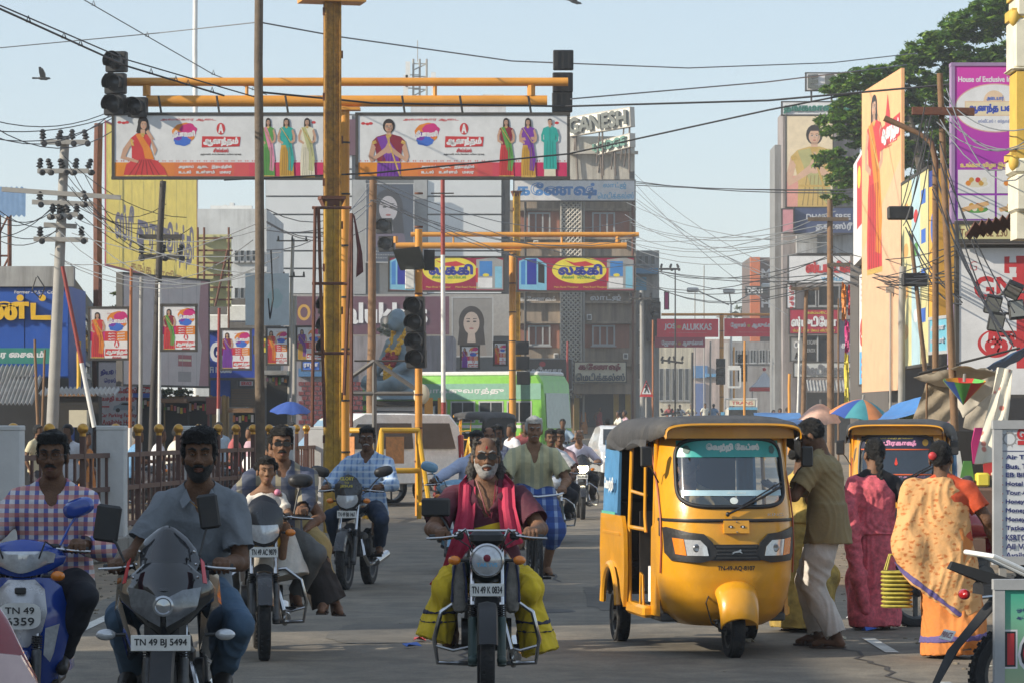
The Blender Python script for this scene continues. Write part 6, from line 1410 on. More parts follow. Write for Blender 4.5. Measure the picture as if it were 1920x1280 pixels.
for q,(x0,y0,x1,y1,d,m_,tx,lb) in enumerate(((262,722,300,740,81,RED,'தேநீர்','small red tea board above the ochre wall'),(196,640,228,672,83,BLUE,'STD','small blue call shop board behind the red gown banner'),(476,632,500,662,96,YELLOW,'நகை','small yellow jewel board left of the tall wooden pole'),(566,676,600,694,120,BLUE,'ராஜா','small blue board below the violet sari banner'),(604,640,640,668,122,WHITE,'ஹோட்டல்','small white hotel board behind the rusty column'),(448,712,476,724,95,WHITE,'SERVICE','small white service board under the mobile shop fascia'))):
 S_=sign(x0,y0,x1,y1,d,lb,m_,[(tx,x0+4,y0+(y1-y0)*.25,x1-4,y1-(y1-y0)*.25,WHITE if m_ is not WHITE and m_ is not YELLOW else RED)],.08)
for q,(x0,y0,d) in enumerate(((452,588,97),(470,640,97.5),(405,606,97))): tag(MB().box((0,0,0),(.8,.4,.5),ch=.03).build('air_conditioner',PLW(),loc=P(x0,y0,d)),['upper pale air conditioner above the mobile shop','air conditioner at the right end of the mobile shop','air conditioner left of the mobile shop letter'][q],'air conditioner')
# statue on its plinth
t=thing('statue','blue grey seated leader statue wearing a yellow flower garland','statue',(XP(752,85),85,ZP(735,85)),R(-50));SB=mat('statue_paint',(.16,.23,.28),.5,var=.1,nscale=3,dirt=.3,dirtcol=(.08,.1,.11))
f=Field((-1.3,-1.3,-.3),(1.3,1.3,2.4),.028)
f.ell((0,-.12,1.92),(.21,.26,.29),k=.05);f.ell((0,-.26,1.78),(.15,.16,.17),k=.06);f.cone((0,-.36,1.9),(0,-.42,1.8),.03,.05,.03);f.cone((0,0,1.7),(0,.04,1.45),.13,.15,.08)
for sg in (-1,1): f.ell((sg*.21,-.08,1.9),(.035,.06,.09),k=.03);f.cone((sg*.1,-.33,1.97),(sg*.16,-.26,1.97),.03,.03,.03)
f.prof((0,.1,.1),(0,.05,1.5),(1,0,0),[(0,.5,.42),(.5,.46,.34),(.85,.5,.3),(1,.22,.2)],.1)
for sg in (-1,1): f.chain([(sg*.5,.05,1.3),(sg*.62,-.1,.8),(sg*.4,-.5,.55)],[.16,.14,.1],.08);f.chain([(sg*.3,.0,.2),(sg*.62,-.6,.25),(-sg*.1,-.75,.1)],[.24,.2,.14],.1)
f.prof((0,-.1,-.2),(0,-.1,.2),(1,0,0),[(0,.8,.8),(1,.6,.6)],.1)
f.build('figure',SB,t,.012,4,(4,4,2));GA=mat('garland_yellow',(.7,.38,.02),.8,var=.25,nscale=20);GR=mat('garland_red',(.3,.02,.03),.8)
rr=random.Random(4)
for nm,m_,t0,t1 in (('garland',GA,0,.5),('garland',GR,.5,.75),('garland',GA,.75,1)):
 mb=MB()
 for sg in (-1,1):
  for q in range(60):
   f_=t0+(t1-t0)*rr.random();c=Vector((sg*.24*(1-f_*.85),.02-.42*min(1,f_*1.6),1.62-f_*1.25));mb.ball(c+Vector((rr.uniform(-.07,.07),rr.uniform(-.06,.06),rr.uniform(-.06,.06))),rr.uniform(.045,.075),n=6,k=4)
 mb.build(nm,m_,t)
t=thing('plinth','pale masonry plinth with orange posts carrying the statue','plinth',(XP(752,85),85.2,GZ(85)));h=ZP(738,85)-GZ(85)-.3
MB().box((0,.1,h/2),(1.7,1.5,h),ch=.03).build('block',WHP,t);MB().box((0,.1,h+.06),(2.0,1.8,.12)).build('cap',DARKP,t)
for x in (.75,1.1): MB().box((x,-.8,h*.55),(.22,.1,h*1.1)).build('orange_post',ORG,t)
t=thing('kiosk_frame','grey angle iron gable frame of a kiosk in front of the statue','frame',P(702,800,60));s=60/F;AI=mat('angle_iron',(.13,.125,.12),.6)
for (xa,ya,xb,yb) in ((-52,88,0,124),(0,124,88,64),(-45,63,80,63),(0,124,0,-140)): MB().tube([(xa*s,0,ya*s),(xb*s,0,yb*s)],.045,6).build('member',AI,t)
MB().tube([(-38*s,.02,124*s),(70*s,.02,124*s)],.02,6).build('member',FRD,t);MB().ball((88*s,0,62*s),(.16,.1,.2),n=8,k=6).build('bulb_cluster',CREAM,t)
# right side: E.B. building and its signs
b=Bd(1468,210,1612,gy(150),150,None,'corner_building','tall corner building stacked with shop signs behind the brown utility pole','building',wall('grey_pink',(.3,.27,.27)),None,3)
SL=Bd(1453,272,1468,gy(151),151,None,'slab_tower','narrow grey concrete slab tower at the left of the stacked signs','building',wall('slab_grey',(.23,.24,.25)),None,3)
S_=sign(1511,137,1592,170,152,'rooftop sign with dark letters E.B. on white',WHITE,[('E.B.',1516,142,1578,166,mat('letter_grey',(.10,.11,.10),.5),.09,.12)])
for x in (1522,1560): MB().tube([(S_.q(x,170)[0],.2,0),(S_.q(x,170)[0],.2,-1.2)],.05,6).build('leg',FRD,S_.root)
sign(1466,191,1606,216,149.6,'white rooftop sign with green Tamil letters',WHITE,[('தங்கமாளிகை',1470,195,1600,213,ink('letter_pine',(.03,.17,.13)),.06,.06)])
PW=Bd(1474,217,1562,389,149,None,'poster','bright cream poster of a woman in pale silk under the green rooftop letters','poster',ink('poster_cream',(.72,.6,.42)),None,.3,FRD)
PW.rect(1474,330,1500,389,ink('poster_pinkish',(.65,.3,.25)));PW.figure(1527,389,158,'bust',(HAIR,ink('flesh_bright',(.6,.38,.26)),ink('silk_gold',(.55,.38,.12)),ink('silk_gold',(.55,.38,.12)),ink('silk_olive',(.4,.38,.16))),1.0)
sign(1466,392,1488,437,148.6,'small pink box sign at the edge of the dark blue sign',ink('box_pink',(.55,.25,.28)),[])
sign(1489,389,1604,438,148.8,'dark blue textile sign with pale letters over a temple picture',ink('sign_navy',(.05,.07,.15)),[('DHANA SREE L',1512,402,1606,412,ink('pale_letter',(.45,.47,.52)),.05,.02),('தனஸ்ரீ',1530,418,1598,434,ink('pale_letter',(.45,.47,.52)),.04,.02)])
bx(b,1492,442,1604,476,wall('band_white',(.42,.43,.44)),'balcony_band',.5)
for q in range(5): window(b,1496+q*22,446,1512+q*22,458,1)
sign(1478,479,1602,531,148,'white sign with large red letters and a small portrait',WHITE,[('ஸ்டார்டிஸ்',1512,490,1598,516,RED,.06,.03),('WORLD',1540,520,1580,527,LBLUE,.03,.02)])
for q in range(4): window(b,1512+q*22,536,1530+q*22,574,1,gm=BLACK)
sign(1475,533,1492,578,148.2,'narrow pale vertical sign with small red letters',WHITE,[(c,1480,536+q*10,1488,543+q*10,RED,.04,.02) for q,c in enumerate('குழுக')])
sign(1480,580,1572,626,147.6,'red studio sign with white Tamil letters and yellow lines',ink('studio_red',(.36,.02,.05)),[('ஸ்டுடியோ',1484,594,1568,612,WHITE,.06,.03),('கம்ப்யூட்டர்',1512,584,1560,590,YELLOW,.02,.02),('போட்டோ லேப் வீடியோ',1486,617,1566,622,YELLOW,.02,.02)])
S_=sign(1507,630,1558,677,147.8,'dark shop window lettered NETCAFE and XEROX',BLACK,[('NETCAFE',1509,638,1532,645,GREY,.04,.01),('XEROX',1509,653,1529,660,GREY,.03,.01)])
bx(S_,1531.5,630,1534,677,WFR,'mullion',.1)
sign(1482,632,1506,676,148.1,'grey wall sign with round marks beside the dark shop window',GREY,[('O',1489,640,1497,652,WHITE),('A',1490,660,1498,672,BLACK)])
sign(1572,600,1612,680,147.9,'grey violet poster panel right of the studio sign',ink('grey_violet',(.2,.19,.25)),[('காபி',1578,640,1606,652,WHITE)])
sign(1488,679,1612,706,147.4,'white sign with grey outlined Tamil letters above the awning',ink('sign_pale',(.5,.5,.48)),[('மெடிக்கல்ஸ்',1500,683,1608,702,ink('letter_mid',(.15,.15,.16)),.06,.04)])
corrug('tin_awning','crumpled grey awning below the white outlined sign',P(1512,712,147),2.4,.8,.5,TIN,16)
bx(b,1512,735,1608,gy(150),BLACK,'shop_shade_panel',.1)  # black panel in place of the shaded shop interior
# far street
F1=Bd(1190,470,1236,gy(185),185,None,'narrow_building','narrow pale building with a blue awning right of the lodge','building',wall('pale',(.36,.36,.35)),None,10);bx(F1,1190,505,1232,515,mat('awning_blue',(.08,.25,.45),.6),'blue_awning',1.2);bx(F1,1192,520,1212,545,LBLUE,'blue_panel',.1);bx(F1,1212,560,1236,640,SIGB,'dark_balcony',.6)
for q in range(3): window(F1,1196+q*12,480,1204+q*12,496,1);window(F1,1196,560+q*60,1208,590+q*60,2)
sign(1246,548,1254,580,186,'small magenta vertical banner by the narrow pale building',MAG,[],.1)
F2=Bd(1232,645,1300,gy(260),260,None,'street_house','cream house with barred front far down the street','building',wall('cream_far',(.5,.46,.36)),None,9)
F3=Bd(1286,636,1372,gy(290),290,None,'street_house','pale pink house with a blue door far down the street','building',wall('pink_far',(.45,.36,.33)),None,9);bx(F3,1302,718,1322,790,mat('door_blue',(.08,.13,.3),.6),'blue_door',.2);bx(F3,1296,685,1326,708,mat('signboard_blue',(.05,.16,.35),.6),'blue_board',.3);bx(F3,1322,700,1348,706,mat('awning_blue',(.08,.25,.45),.6),'blue_awning',.9)
F4=Bd(1366,640,1460,gy(240),240,None,'street_house','grey shop house behind the small white canopy','building',wall('grey_far',(.25,.24,.24)),None,9)
for q in range(5): window(F4,1372+q*17,655,1384+q*17,680,2);window(F2,1236+q*12,690,1244+q*12,750,1)
F5=Bd(1406,483,1450,gy(262),262,None,'hotel_building','dark hotel block with an orange fin and letters far down the street','building',wall('hotel_brown',(.13,.09,.08)),None,9)
bx(F5,1406,483,1424,640,mat('fin_orange',(.5,.13,.04),.6),'orange_fin',.6)
F5.text('M',1428,505,1444,522,WHITE,.05,.1);F5.text('H',1428,560,1444,577,WHITE,.05,.1);bx(F5,1444,505,1452,532,LBLUE,'blue_panel',.3)
sign(1398,537,1440,553,250,'small dark sign reading DENT far down the street',SIGB,[('DENT',1402,540,1432,550,WHITE,.05,.02)],.2)
for (x0,x1,y0,y1,txt,lb,gz) in ((1232,1347,598,632,None,'bright red jewellery banner in English on the far gantry',0),(1358,1471,597,631,1,'bright red jewellery banner in Tamil on the far gantry',0),(1228,1322,630,651,2,'dull red banner hanging lower behind the English jewellery banner',1)):
 S_=Bd(x0,y0,x1,y1,175.4+gz*6,None,'hoarding',lb,'billboard',ink('banner_crimson',(.7,.025,.06)) if not gz else ink('banner_dull',(.38,.05,.09)),'red jewellery banners',.1)
 cx=(x0+x1)/2
 if txt is None: S_.text('JOS',x0+14,y0+9,x0+34,y0+21,WHITE,.04);S_.oval(x0+41,y0+15,4,3,GOLDP);S_.text('ALUKKAS',x0+47,y0+9,x0+102,y0+21,WHITE,.04)
 else: S_.text('ஜோஸ்',x0+12,y0+8,x0+40,y0+19,WHITE,.04);S_.oval(x0+46,y0+14,3,3,GOLDP);S_.text('ஆலுக்காஸ்',x0+52,y0+8,min(x0+102,x1-4),y0+19,WHITE,.04)
 if not gz: S_.text('A diamond jewellery showroom',x0+22,y1-9,x1-22,y1-7,ink('banner_pale',(.6,.3,.3)),0)
 # right hand hoardings
OR_=ink('hoarding_peach',(.78,.42,.2));PCH=ink('hoarding_flesh',(.68,.42,.26))
b=Bd(1616,174,1690,735,64,59.6,'hoarding','tall peach textile hoarding seen edge on with a long robed woman','billboard',OR_,None,.06,None)
b.poly([(1618,735),(1689,735),(1689,330),(1655,400),(1618,470)],PCH);b.figure(1640,520,330,'stand',PAL['red'],.36);brand(b,1667,292,.45);b.poly([(1660,278),(1672,275),(1670,245),(1666,205),(1662,245)],RED)
b.poly([(1652,302),(1688,290),(1688,250),(1652,262)],RED,'name_plate');b.text(AN,1655,260,1686,292,WHITE,.09)
b=Bd(1600,310,1616,500,74,70,'hoarding','narrow white and red hoarding edge left of the peach one','billboard',WHITE,None,.2);b.rect(1607,318,1616,440,RED);b.oval(1611,350,3,20,YELLOW)
b=Bd(1611,514,1641,722,68,64.5,'hoarding','white over blue hoarding with tall red letters before the peach hoarding','billboard',WHITE,None,.15,FRD);b.text('லக்',1613,585,1639,645,RED,.08);b.rect(1612,660,1640,722,ink('panel_azure',(.1,.4,.7)))
for q in range(5): b.text('பட்டு புடவை',1614,522+q*10,1638,527+q*10,RED,.02)
for q in range(3): b.text('சலுகை',1615,672+q*14,1637,680+q*14,RED,.05)
b=Bd(1690.5,346,1742,690,59,55,'hoarding','pale yellow and blue product hoarding right of the peach one','billboard',ink('hoarding_lemon',(.62,.56,.28)),None,.2,FRD);b.rect(1710,346,1726,690,ink('panel_ice',(.4,.56,.62)))
for q in range(4): b.rect(1728,380+q*70,1736,405+q*70,BLUE);b.oval(1699,400+q*75,5,14,ink('panel_orange',(.6,.33,.1)));b.oval(1718,420+q*60,4,12,[RED,GREEN,BLUE,WHITE][q])
b=Bd(1742,322,1758,612,54.9,54.3,'hoarding','orange hoarding edge with a blue cap beside the brown utility pole','billboard',ink('panel_amber',(.68,.35,.05)),None,.3);b.rect(1742,322,1758,352,ink('panel_navy',(.02,.04,.22)));b.oval(1750,430,5,30,BLUE)
sign(1743,598,1777,662,51,'faded sky blue sign between the amber hoarding and the violet cloth',ink('sign_skyblue',(.14,.4,.52)),[('அன்னை',1748,610,1773,622,ink('pale_letter',(.45,.47,.52))),('ஸ்டோர்',1748,634,1773,646,ink('pale_letter',(.45,.47,.52)))],.1,WFR,50)
b=Bd(1777,568,1798,704,49,None,'cloth_banner','faded violet cloth banner below the brown utility pole','banner',ink('cloth_violet',(.45,.33,.5),dirt=.4),None,.04);b.rect(1782,620,1786,704,MAG)
PURP=mat('print_purple_fade',(.36,.035,.36),.5,var=.05)
b=Bd(1787,121,1960,416,46,None,'hoarding','tall purple sweet shop hoarding with a white oval and dish pictures','billboard',PURP,None,.2,ink('edge_lilac',(.3,.2,.35)))
N_,L_,bb=nodes_of(PURP);tc=N_.new('ShaderNodeTexCoord');sp=N_.new('ShaderNodeSeparateXYZ');L_.new(tc.outputs['Object'],sp.inputs[0]);mr=N_.new('ShaderNodeMapRange');mr.inputs['From Max'].default_value=2.26;L_.new(sp.outputs['Z'],mr.inputs['Value']);rp=N_.new('ShaderNodeValToRGB');rp.color_ramp.elements[0].color=(.19,.025,.36,1);rp.color_ramp.elements[1].color=(.58,.045,.36,1);L_.new(mr.outputs[0],rp.inputs[0]);L_.new(rp.outputs[0],bb.inputs['Base Color'])
b.text('House of Exclusive Indian Sweets',1797,144,1950,154,WHITE,.05);b.oval(1866,203,76,46,ink('oval_rim',(.6,.35,.3)),n=48);b.oval(1866,203,74,44,WHITE,n=48);b.oval(1864,190,20,20,ink('arch_cream',(.65,.48,.33)));b.rect(1809,190,1922,218,ink('arch_cream',(.65,.48,.33)));b.rect(1811,192,1922,216,ink('arch_light',(.68,.58,.4)))
b.text('அடையார்',1850,180,1882,190,BLUE,.03);b.text('ஆனந்த பவன்',1815,196,1918,213,ink('deep_blue',(.04,.08,.42)),.06);b.text('ஸ்வீட்ஸ் & ஸ்நாக்ஸ்',1834,224,1902,233,ink('grey_blue',(.3,.33,.5)),.03);b.text('உங்கள் விழா இல்லங்களில்',1801,305,1940,317,ink('letter_gold',(.7,.55,.2)),.05)
for (x0,x1) in ((1796,1865),(1869,1935)):
 for (y0,y1) in ((319,363),(367,411)):
  b.rect(x0,y0,x1,y1,ink('photo_pale',(.62,.62,.62)),'dish_photo');cx,cy=(x0+x1)/2,(y0+y1)/2;b.oval(cx,cy+5,27,10,WHITE,'plate_print');b.oval(cx,cy+4,22,7,GREEN if y0 > 350 else CREAM,'dish_print')
  for q in range(6): b.oval(cx-15+q*6,cy+(-1)**q*3,5,5,[ORANGE,GOLDP,CREAM,RED,GOLDP,CREAM][q],'sweet_print',n=12)
  if y0 > 350: b.poly([(cx-30,cy+2),(cx+22,cy-12),(cx+24,cy-4),(cx-26,cy+9)],ink('dosa',(.6,.36,.16)),'dish_print')
sign(1795,418,1960,452,45.8,'pale yellow contact strip under the purple hoarding',ink('strip_yellow',(.62,.56,.28)),[('Tel: 04362 230 102',1800,430,1915,444,ink('letter_brown',(.2,.1,.04)),.03,0.)],.1,FRD)
b=sign(1795,462,1960,742,46,'white hoarding with large red letters GN under the purple one',WHITE,[('H',1886,482,1912,512,RED,.1,0.),('GN',1828,520,1905,560,RED,.05,0.)],.15,FRD)
b.text('G',1818,490,1832,508,ink('pale_red',(.5,.2,.2)),0);b.rect(1906,480,1925,690,RED)
b.oval(1866,644,33,26,RED,n=36);b.oval(1868,642,29,22,WHITE,n=36);b.text('கு',1850,624,1912,660,RED,.1)
BKR=Bd(1690,430,2100,gy(66),66,None,'backing_building','dark backing building behind the right hand hoardings','building',wall('soot',(.11,.10,.095)),None,10)
t=thing('gopuram_tower','white and yellow ornate tower edge at the right picture border','tower',(XP(1937,38),38,0));CT=mat('tower_cream',(.7,.66,.52),.7,dirt=.3);CY=mat('tower_yellow',(.62,.4,.07),.7);s=38/F
zz=lambda py: ZP(py,38)
mb=MB();mb.box((0,0,zz(450)+ (zz(-40)-zz(450))/2),(.46,.5,zz(-40)-zz(450)));mb.build('shaft',CT,t)
for y0,y1,w in ((40,135,.56),(130,138,.62),(-20,38,.5),(300,330,.58),(330,400,.52)): MB().box((-.0,-.04,(zz(y0)+zz(y1))/2),(w,.62,zz(y0)-zz(y1)),ch=.03).build('cornice',CT,t)
for y0,y1,w in ((22,40,.6),(290,302,.62),(140,290,.49),(-6,2,.56)): MB().box((0,-.05,(zz(y0)+zz(y1))/2),(w,.56,zz(y0)-zz(y1))).build('yellow_band',CY,t)
for y in (40,310): MB().ball((-.27,-.3,zz(y)),(.07,.07,.1)).build('boss',CY,t)
corrug('rusty_roof','rust brown tilted roof sheet jutting in at the right edge',P(1808,448,39.5),.85,1.0,-.12,RUST,10).rotation_euler=(0,R(-13),0)
t=thing('floodlight_bracket','floodlights on a bracket before the white and red hoarding','floodlights',P(1925,590,40));s=40/F
for (x,z,rz) in ((-66,18,.4),(-60,-14,.3),(-22,8,-.2),(-28,45,.8)):
 MB().box((0,0,0),(30*s,.08,36*s),M=Matrix.Translation((x*s,-.12,z*s)) @ Matrix.Rotation(rz*.5,4,'Y') @ Matrix.Rotation(rz,4,'X'),ch=.01).build('lamp_body',SIGB,t);MB().box((0,-.045,0),(25*s,.012,29*s),M=Matrix.Translation((x*s,-.12,z*s)) @ Matrix.Rotation(rz*.5,4,'Y') @ Matrix.Rotation(rz,4,'X')).build('lamp_glass',mat('flood_glass',(.2,.21,.2),.15),t)
for z in (42,2): MB().tube([(0,0,z*s),(-40*s,0,z*s),(-72*s,-.05,(z-16)*s)],.02,6).build('bracket',GREYP,t)
t=thing('street_lamp','brown curved street lamp arm beside the purple hoarding','street lamp',(XP(1754,46.5),46.5,0));s=46.5/F
MB().tube([(0,0,0),(0,0,ZP(300,46.5)),(-8*s,0,ZP(268,46.5)),(-28*s,0,ZP(252,46.5)),(-96*s,0,ZP(222,46.5))],[.05,.045,.04,.035,.045],10).build('arm',WOODB,t)
utility('slim grey pole in front of the peach hoarding',60.5,(1670,530),(1669,None),5,[(545,1660,1680,0,0)],GREYP,GREYP)
pole('street_pole','thick pale grey pole with strapped boxes before the lemon hoarding',(1692,500),(1688,None),56,14,GREYP,taper=.9)
pole('wooden_post','reddish leaning wooden post under the cable bundle',(1708,440),(1735,700),53,9,WOODB)
for q,(x,y) in enumerate(((1727,525),(1700,400))):
 tag(MB().box((0,0,0),(.42,.2,.22),ch=.02).build('junction_box',SIGB,loc=P(x-12,y,53)),['black cable box strapped beside the reddish leaning post','small black cable joint above the reddish leaning post'][q],'utility box')
 # houses lining the left kerb outside the picture; their shade lies across the road
HB=wall('street_left',(.52,.46,.36))
for i,(y0,y1,h) in enumerate(SHADE := [(-30,9.0,9.4),(9.0,12.6,8.9),(12.6,17.6,8.1),(21.2,27.0,8.9),(28.3,37.0,8.6),(38.5,43,8.0),(44,50,7.2)]):
 o=tag(MB().box((0,(y1-y0)/2,h/2),(6,y1-y0,h)).build('street_house',HB,loc=(-17.2,y0,0)),'plain flat roofed street house along the left kerb, number %s towards the junction' % ['one','two','three','four','five','six','seven'][i],'building','houses along the left kerb')
 # ------------------------------------------------------------------ riders and walkers near the camera
cloth=lambda n,c,**k: mat('cloth_'+n,c,.85,**({'var': .13,'nscale': 9,'bump': .25} | k))
def at(px,d,back=.62): return (XP(px,d),d+back,0)
NAVY=cloth('navy',(.012,.013,.02));JEAN=mat('denim',(.06,.11,.18),.9,var=.3,nscale=3,bump=.3,streak=.5,dirtcol=(.16,.22,.28));JEAND=mat('denim_dark',(.02,.035,.07),.9,var=.3,nscale=4,bump=.3)
CHK1=band_mat('plaid_orange_blue',(.58,.56,.58),(.04,.06,.32),19,'X',duty=.55,second=(.55,.14,.05),axis2='Z',scale2=21,duty2=.5)
_N,_L,_b=nodes_of(CHK1)
# blue scooter with the plaid shirt rider
sc1=motorcycle('scooter','blue and white scooter at the left picture edge with a plaid shirt rider',at(22,16.6),R(3),'scooter',mat('scooter_blue',(.012,.055,.33),.22,coat=.7,var=.05),None,accent=mat('scooter_silver',(.5,.5,.52),.25,.3,coat=.5))
mirror(sc1,(.2,-.42,1.03),(.29,-.36,1.2),.085,.05,MATS['scooter_blue'],R(-20));mirror(sc1,(-.2,-.42,1.03),(-.3,-.36,1.2),.085,.05,MATS['scooter_blue'],R(20))
pl=MB().prism([(.11*math.copysign(abs(math.cos(a))**.6,math.cos(a)),.07*math.copysign(abs(math.sin(a))**.6,math.sin(a))) for a in [q*math.pi/12 for q in range(24)]],.006).build('number_plate',PLW(),sc1,(.0,-.535,.665))
letters(letters(MB(),'TN 49',-.075,.012,.15,.034,y=-.004,bold=.03),'6359',-.07,-.048,.145,.04,y=-.004,bold=.03).build('lettering',INK(),pl)
J=seated((.12,.1,.79),[(-.28,-.3,1.03),(.29,-.3,1.03)],[(-.16,-.14,.42),(.17,-.14,.42)],lean=.04,tors=.515,knee=.4,bow=(.5,0))
person('person','man in an orange and blue plaid shirt with glasses and moustache on the blue scooter',at(22,16.6),R(3),J,.006,'dark',1.12,{'t': .014,'line': .07},None,{'tache': 1,'glasses': 1},(R(-4),0),[('shirt',CHK1,{'hem': (0,-.03,-.1),'sleeve': 1.85,'vneck': .14,'fold': .007,'grow': .018}),('trousers',NAVY)])
t=bpy.data.objects['person']
# dark sport motorcycle
SPB=mat('sport_black',(.01,.011,.014),.1,coat=.9,var=.2)
motorcycle('motorcycle','black faired sports motorcycle with red stripes ridden by the man in the grey polo shirt',at(300,15.3),R(2),'sport',SPB,'TN 49 BJ 5494',guard=False)
sp=[o for o in COL.objects if o.name == 'motorcycle'][0]
mirror(sp,(.16,-.5,1.03),(.2,-.44,1.2),.05,.085,BLK(),R(-8),'box');mirror(sp,(-.2,-.5,1.0),(-.29,-.42,1.14),.06,.09,BLK(),R(8),'box')
GRY=cloth('polo_grey',(.17,.19,.215))
J=seated((.08,.14,.82),[(-.25,-.33,.985),(.26,-.33,.985)],[(-.21,.06,.42),(.23,.06,.42)],lean=.12,tors=.495,off=.05,knee=.4,bow=(.28,.1),sw=.165)
person('person','young bearded man in a grey polo shirt and jeans on the black sports motorcycle',at(300,15.3),R(2),J,.006,'dark',1.02,{'t': .02,'vol': 1,'line': .066},None,{'tache': 1.1,'beard': .008,'brow': .007},(R(2),R(-3)),[('shirt',GRY,{'hem': (0,0,-.06),'sleeve': .95,'vneck': .16,'fold': .011,'grow': .02}),('trousers',JEAN,{'fold': .008})])
pr=[o for o in COL.objects if o.name.startswith('person') and o.parent is None][-1]
nk=Vector(J['neck']);MB().tube([nk+Vector((-.07,-.03,.02)),nk+Vector((-.055,-.1,-.04)),nk+Vector((0,-.125,-.085)),nk+Vector((.055,-.1,-.04)),nk+Vector((.07,-.03,.02))],.0028,5).build('gold_chain',GOLD,pr)
def collar(pr,J,m,w=.085,op=.05):
 nk=Vector(J['neck']);
 for sg in (-1,1):
  mb=MB();mb.loft([[nk+Vector((sg*.0,.075,.035)),nk+Vector((sg*.0,.09,-.01)),nk+Vector((sg*.0,.08,-.01))],[nk+Vector((sg*.075,.02,.035)),nk+Vector((sg*.1,.02,-.015)),nk+Vector((sg*.09,.02,-.015))],[nk+Vector((sg*op*1.2,-.075,.005)),nk+Vector((sg*w*1.1,-.095,-.05)),nk+Vector((sg*w,-.085,-.05))],[nk+Vector((sg*op*.75,-.112,-.045)),nk+Vector((sg*w*.9,-.13,-.085)),nk+Vector((sg*w*.8,-.12,-.085))]])
  mb.build('collar',m,pr)
collar(pr,J,GRY)
# father, child and pillion on one motorcycle
o3=at(478,22.6)
m3=motorcycle('motorcycle','black commuter motorcycle with a yellow tank side carrying the father, child and woman',o3,R(6),'cowl',mat('bike_black',(.02,.02,.024),.25,coat=.5),'TN 49 AC 9879',tank=mat('tank_yellow',(.5,.28,.02),.3,coat=.5))
mirror(m3,(.22,-.36,1.03),(.27,-.3,1.24),.09,.05)
STR=band_mat('striped_slate',(.085,.095,.13),(.30,.26,.17),7,'X',duty=.72,second=(.03,.04,.09),axis2='Z',scale2=9,duty2=.75)
J=seated((.1,.26,.82),[(-.27,-.27,1.04),(.28,-.27,1.04)],[(-.22,.1,.42),(.24,.1,.42)],lean=.0,tors=.515,off=.05,sw=.2,knee=.6)
person('person','moustached man in dark sunglasses and a striped shirt riding with the small child',o3,R(6),J,.008,'mid',1.08,{'t': .016,'line': .07},None,{'tache': 1.2,'shades': 1},(R(2),0),[('shirt',STR,{'hem': (0,0,-.1),'sleeve': 1.9,'vneck': .12,'grow': .02,'fold': .009}),('trousers',cloth('grey_trouser',(.13,.13,.125)))],feet='sandal')
KS=.8;kv=lambda *p: tuple(c/KS for c in p)
J=seated(kv(.03,-.06,.94),[kv(-.14,-.26,1.0),kv(.14,-.26,1.0)],[kv(-.12,-.28,.72),kv(.14,-.28,.72)],lean=.0,tors=.3,sw=.125,arm=(.19,.18),legl=(.29,.27),hw=.06)
WFD=cloth('child_white',(.62,.58,.52))
def kid(f,J):
 f.prof(J['pelvis']+np.array((0,0,-.05),'f4'),J['neck'],(1,0,0),[(0,.15,.12),(.5,.135,.108),(.82,.138,.1),(.93,.1,.08),(1,.06,.06)],.02);[(f.cone(J['sh'+s],J['sh'+s]*.5+J['el'+s]*.5,.05,.058,.02),f.cone(J['neck']+np.array((0,0,-.03),'f4'),J['sh'+s],.055,.052,.02)) for s in 'lr'];f.cone(J['neck']+np.array((0,-.03,-.03),'f4'),J['neck']+np.array((0,-.05,.1),'f4'),.045,.08,0,'sub')
 f.prof(J['pelvis']+np.array((.14,-.12,-.5),'f4'),J['pelvis']+np.array((.03,-.02,.06),'f4'),(1,0,0),[(0,.25,.22),(.6,.2,.17),(1,.13,.11)],.03)
person('person','smiling small girl in a white frock seated on the tank before the sunglasses man',o3,R(6),J,.007,'brown',.7,{'t': .012,'line': .07,'pony': 1,'low': -.07},None,{'brow': .003},(R(4),0),[('shell',WFD,{'fn': kid,'name': 'frock','fold': .008})],scale=KS,feet='none',neckr=.038,hands='grip')
kd=[o for o in COL.objects if o.name.startswith('person') and o.parent is None][-1];MB().ball(Vector(J['neck'])+Vector((.1,-.07,-.02)),.03,n=10,k=6).build('pink_flower',PINK,kd)
J=seated((.2,.58,.83),[(.12,.2,.95),(.34,.36,.9)],[(.46,.2,.36),(.55,.34,.34)],lean=-.02,tors=.45,sw=.16,hw=.07,off=-.07,legl=(.36,.34))
BSAR=cloth('sari_black',(.025,.02,.018));OLV=cloth('sari_olive',(.36,.26,.10))
def pskirt(f,J):
 k=(J['knl']+J['knr'])/2;e=(J['anl']+J['anr'])/2;f.chain([J['pelvis'],k],[.16,.13],.06);f.prof(e+np.array((.0,.02,.0),'f4'),k+np.array((0,0,.05),'f4'),(.6,.8,0),[(0,.17,.12),(.5,.16,.115),(1,.13,.1)],.06)
def pwrap(f,J):
 f.prof(J['pelvis'],J['neck'],(1,0,0),[(0,.2,.15),(.5,.16,.12),(.85,.16,.12),(1,.07,.07)],.04);f.chain([J['hpl'],J['knl']*.6+J['hpl']*.4],[.15,.15],.06);k=(J['knl']+J['knr'])/2;e=(J['anl']+J['anr'])/2;f.prof(e*.55+k*.45+np.array((.02,.05,.0),'f4'),k+np.array((0,.03,.06),'f4'),(.6,.8,0),[(0,.10,.125),(1,.13,.125)],.05)
 f.cone(J['neck']+np.array((0,0,.02),'f4'),J['neck']+np.array((0,-.1,.12),'f4'),.05,.1,0,'sub')
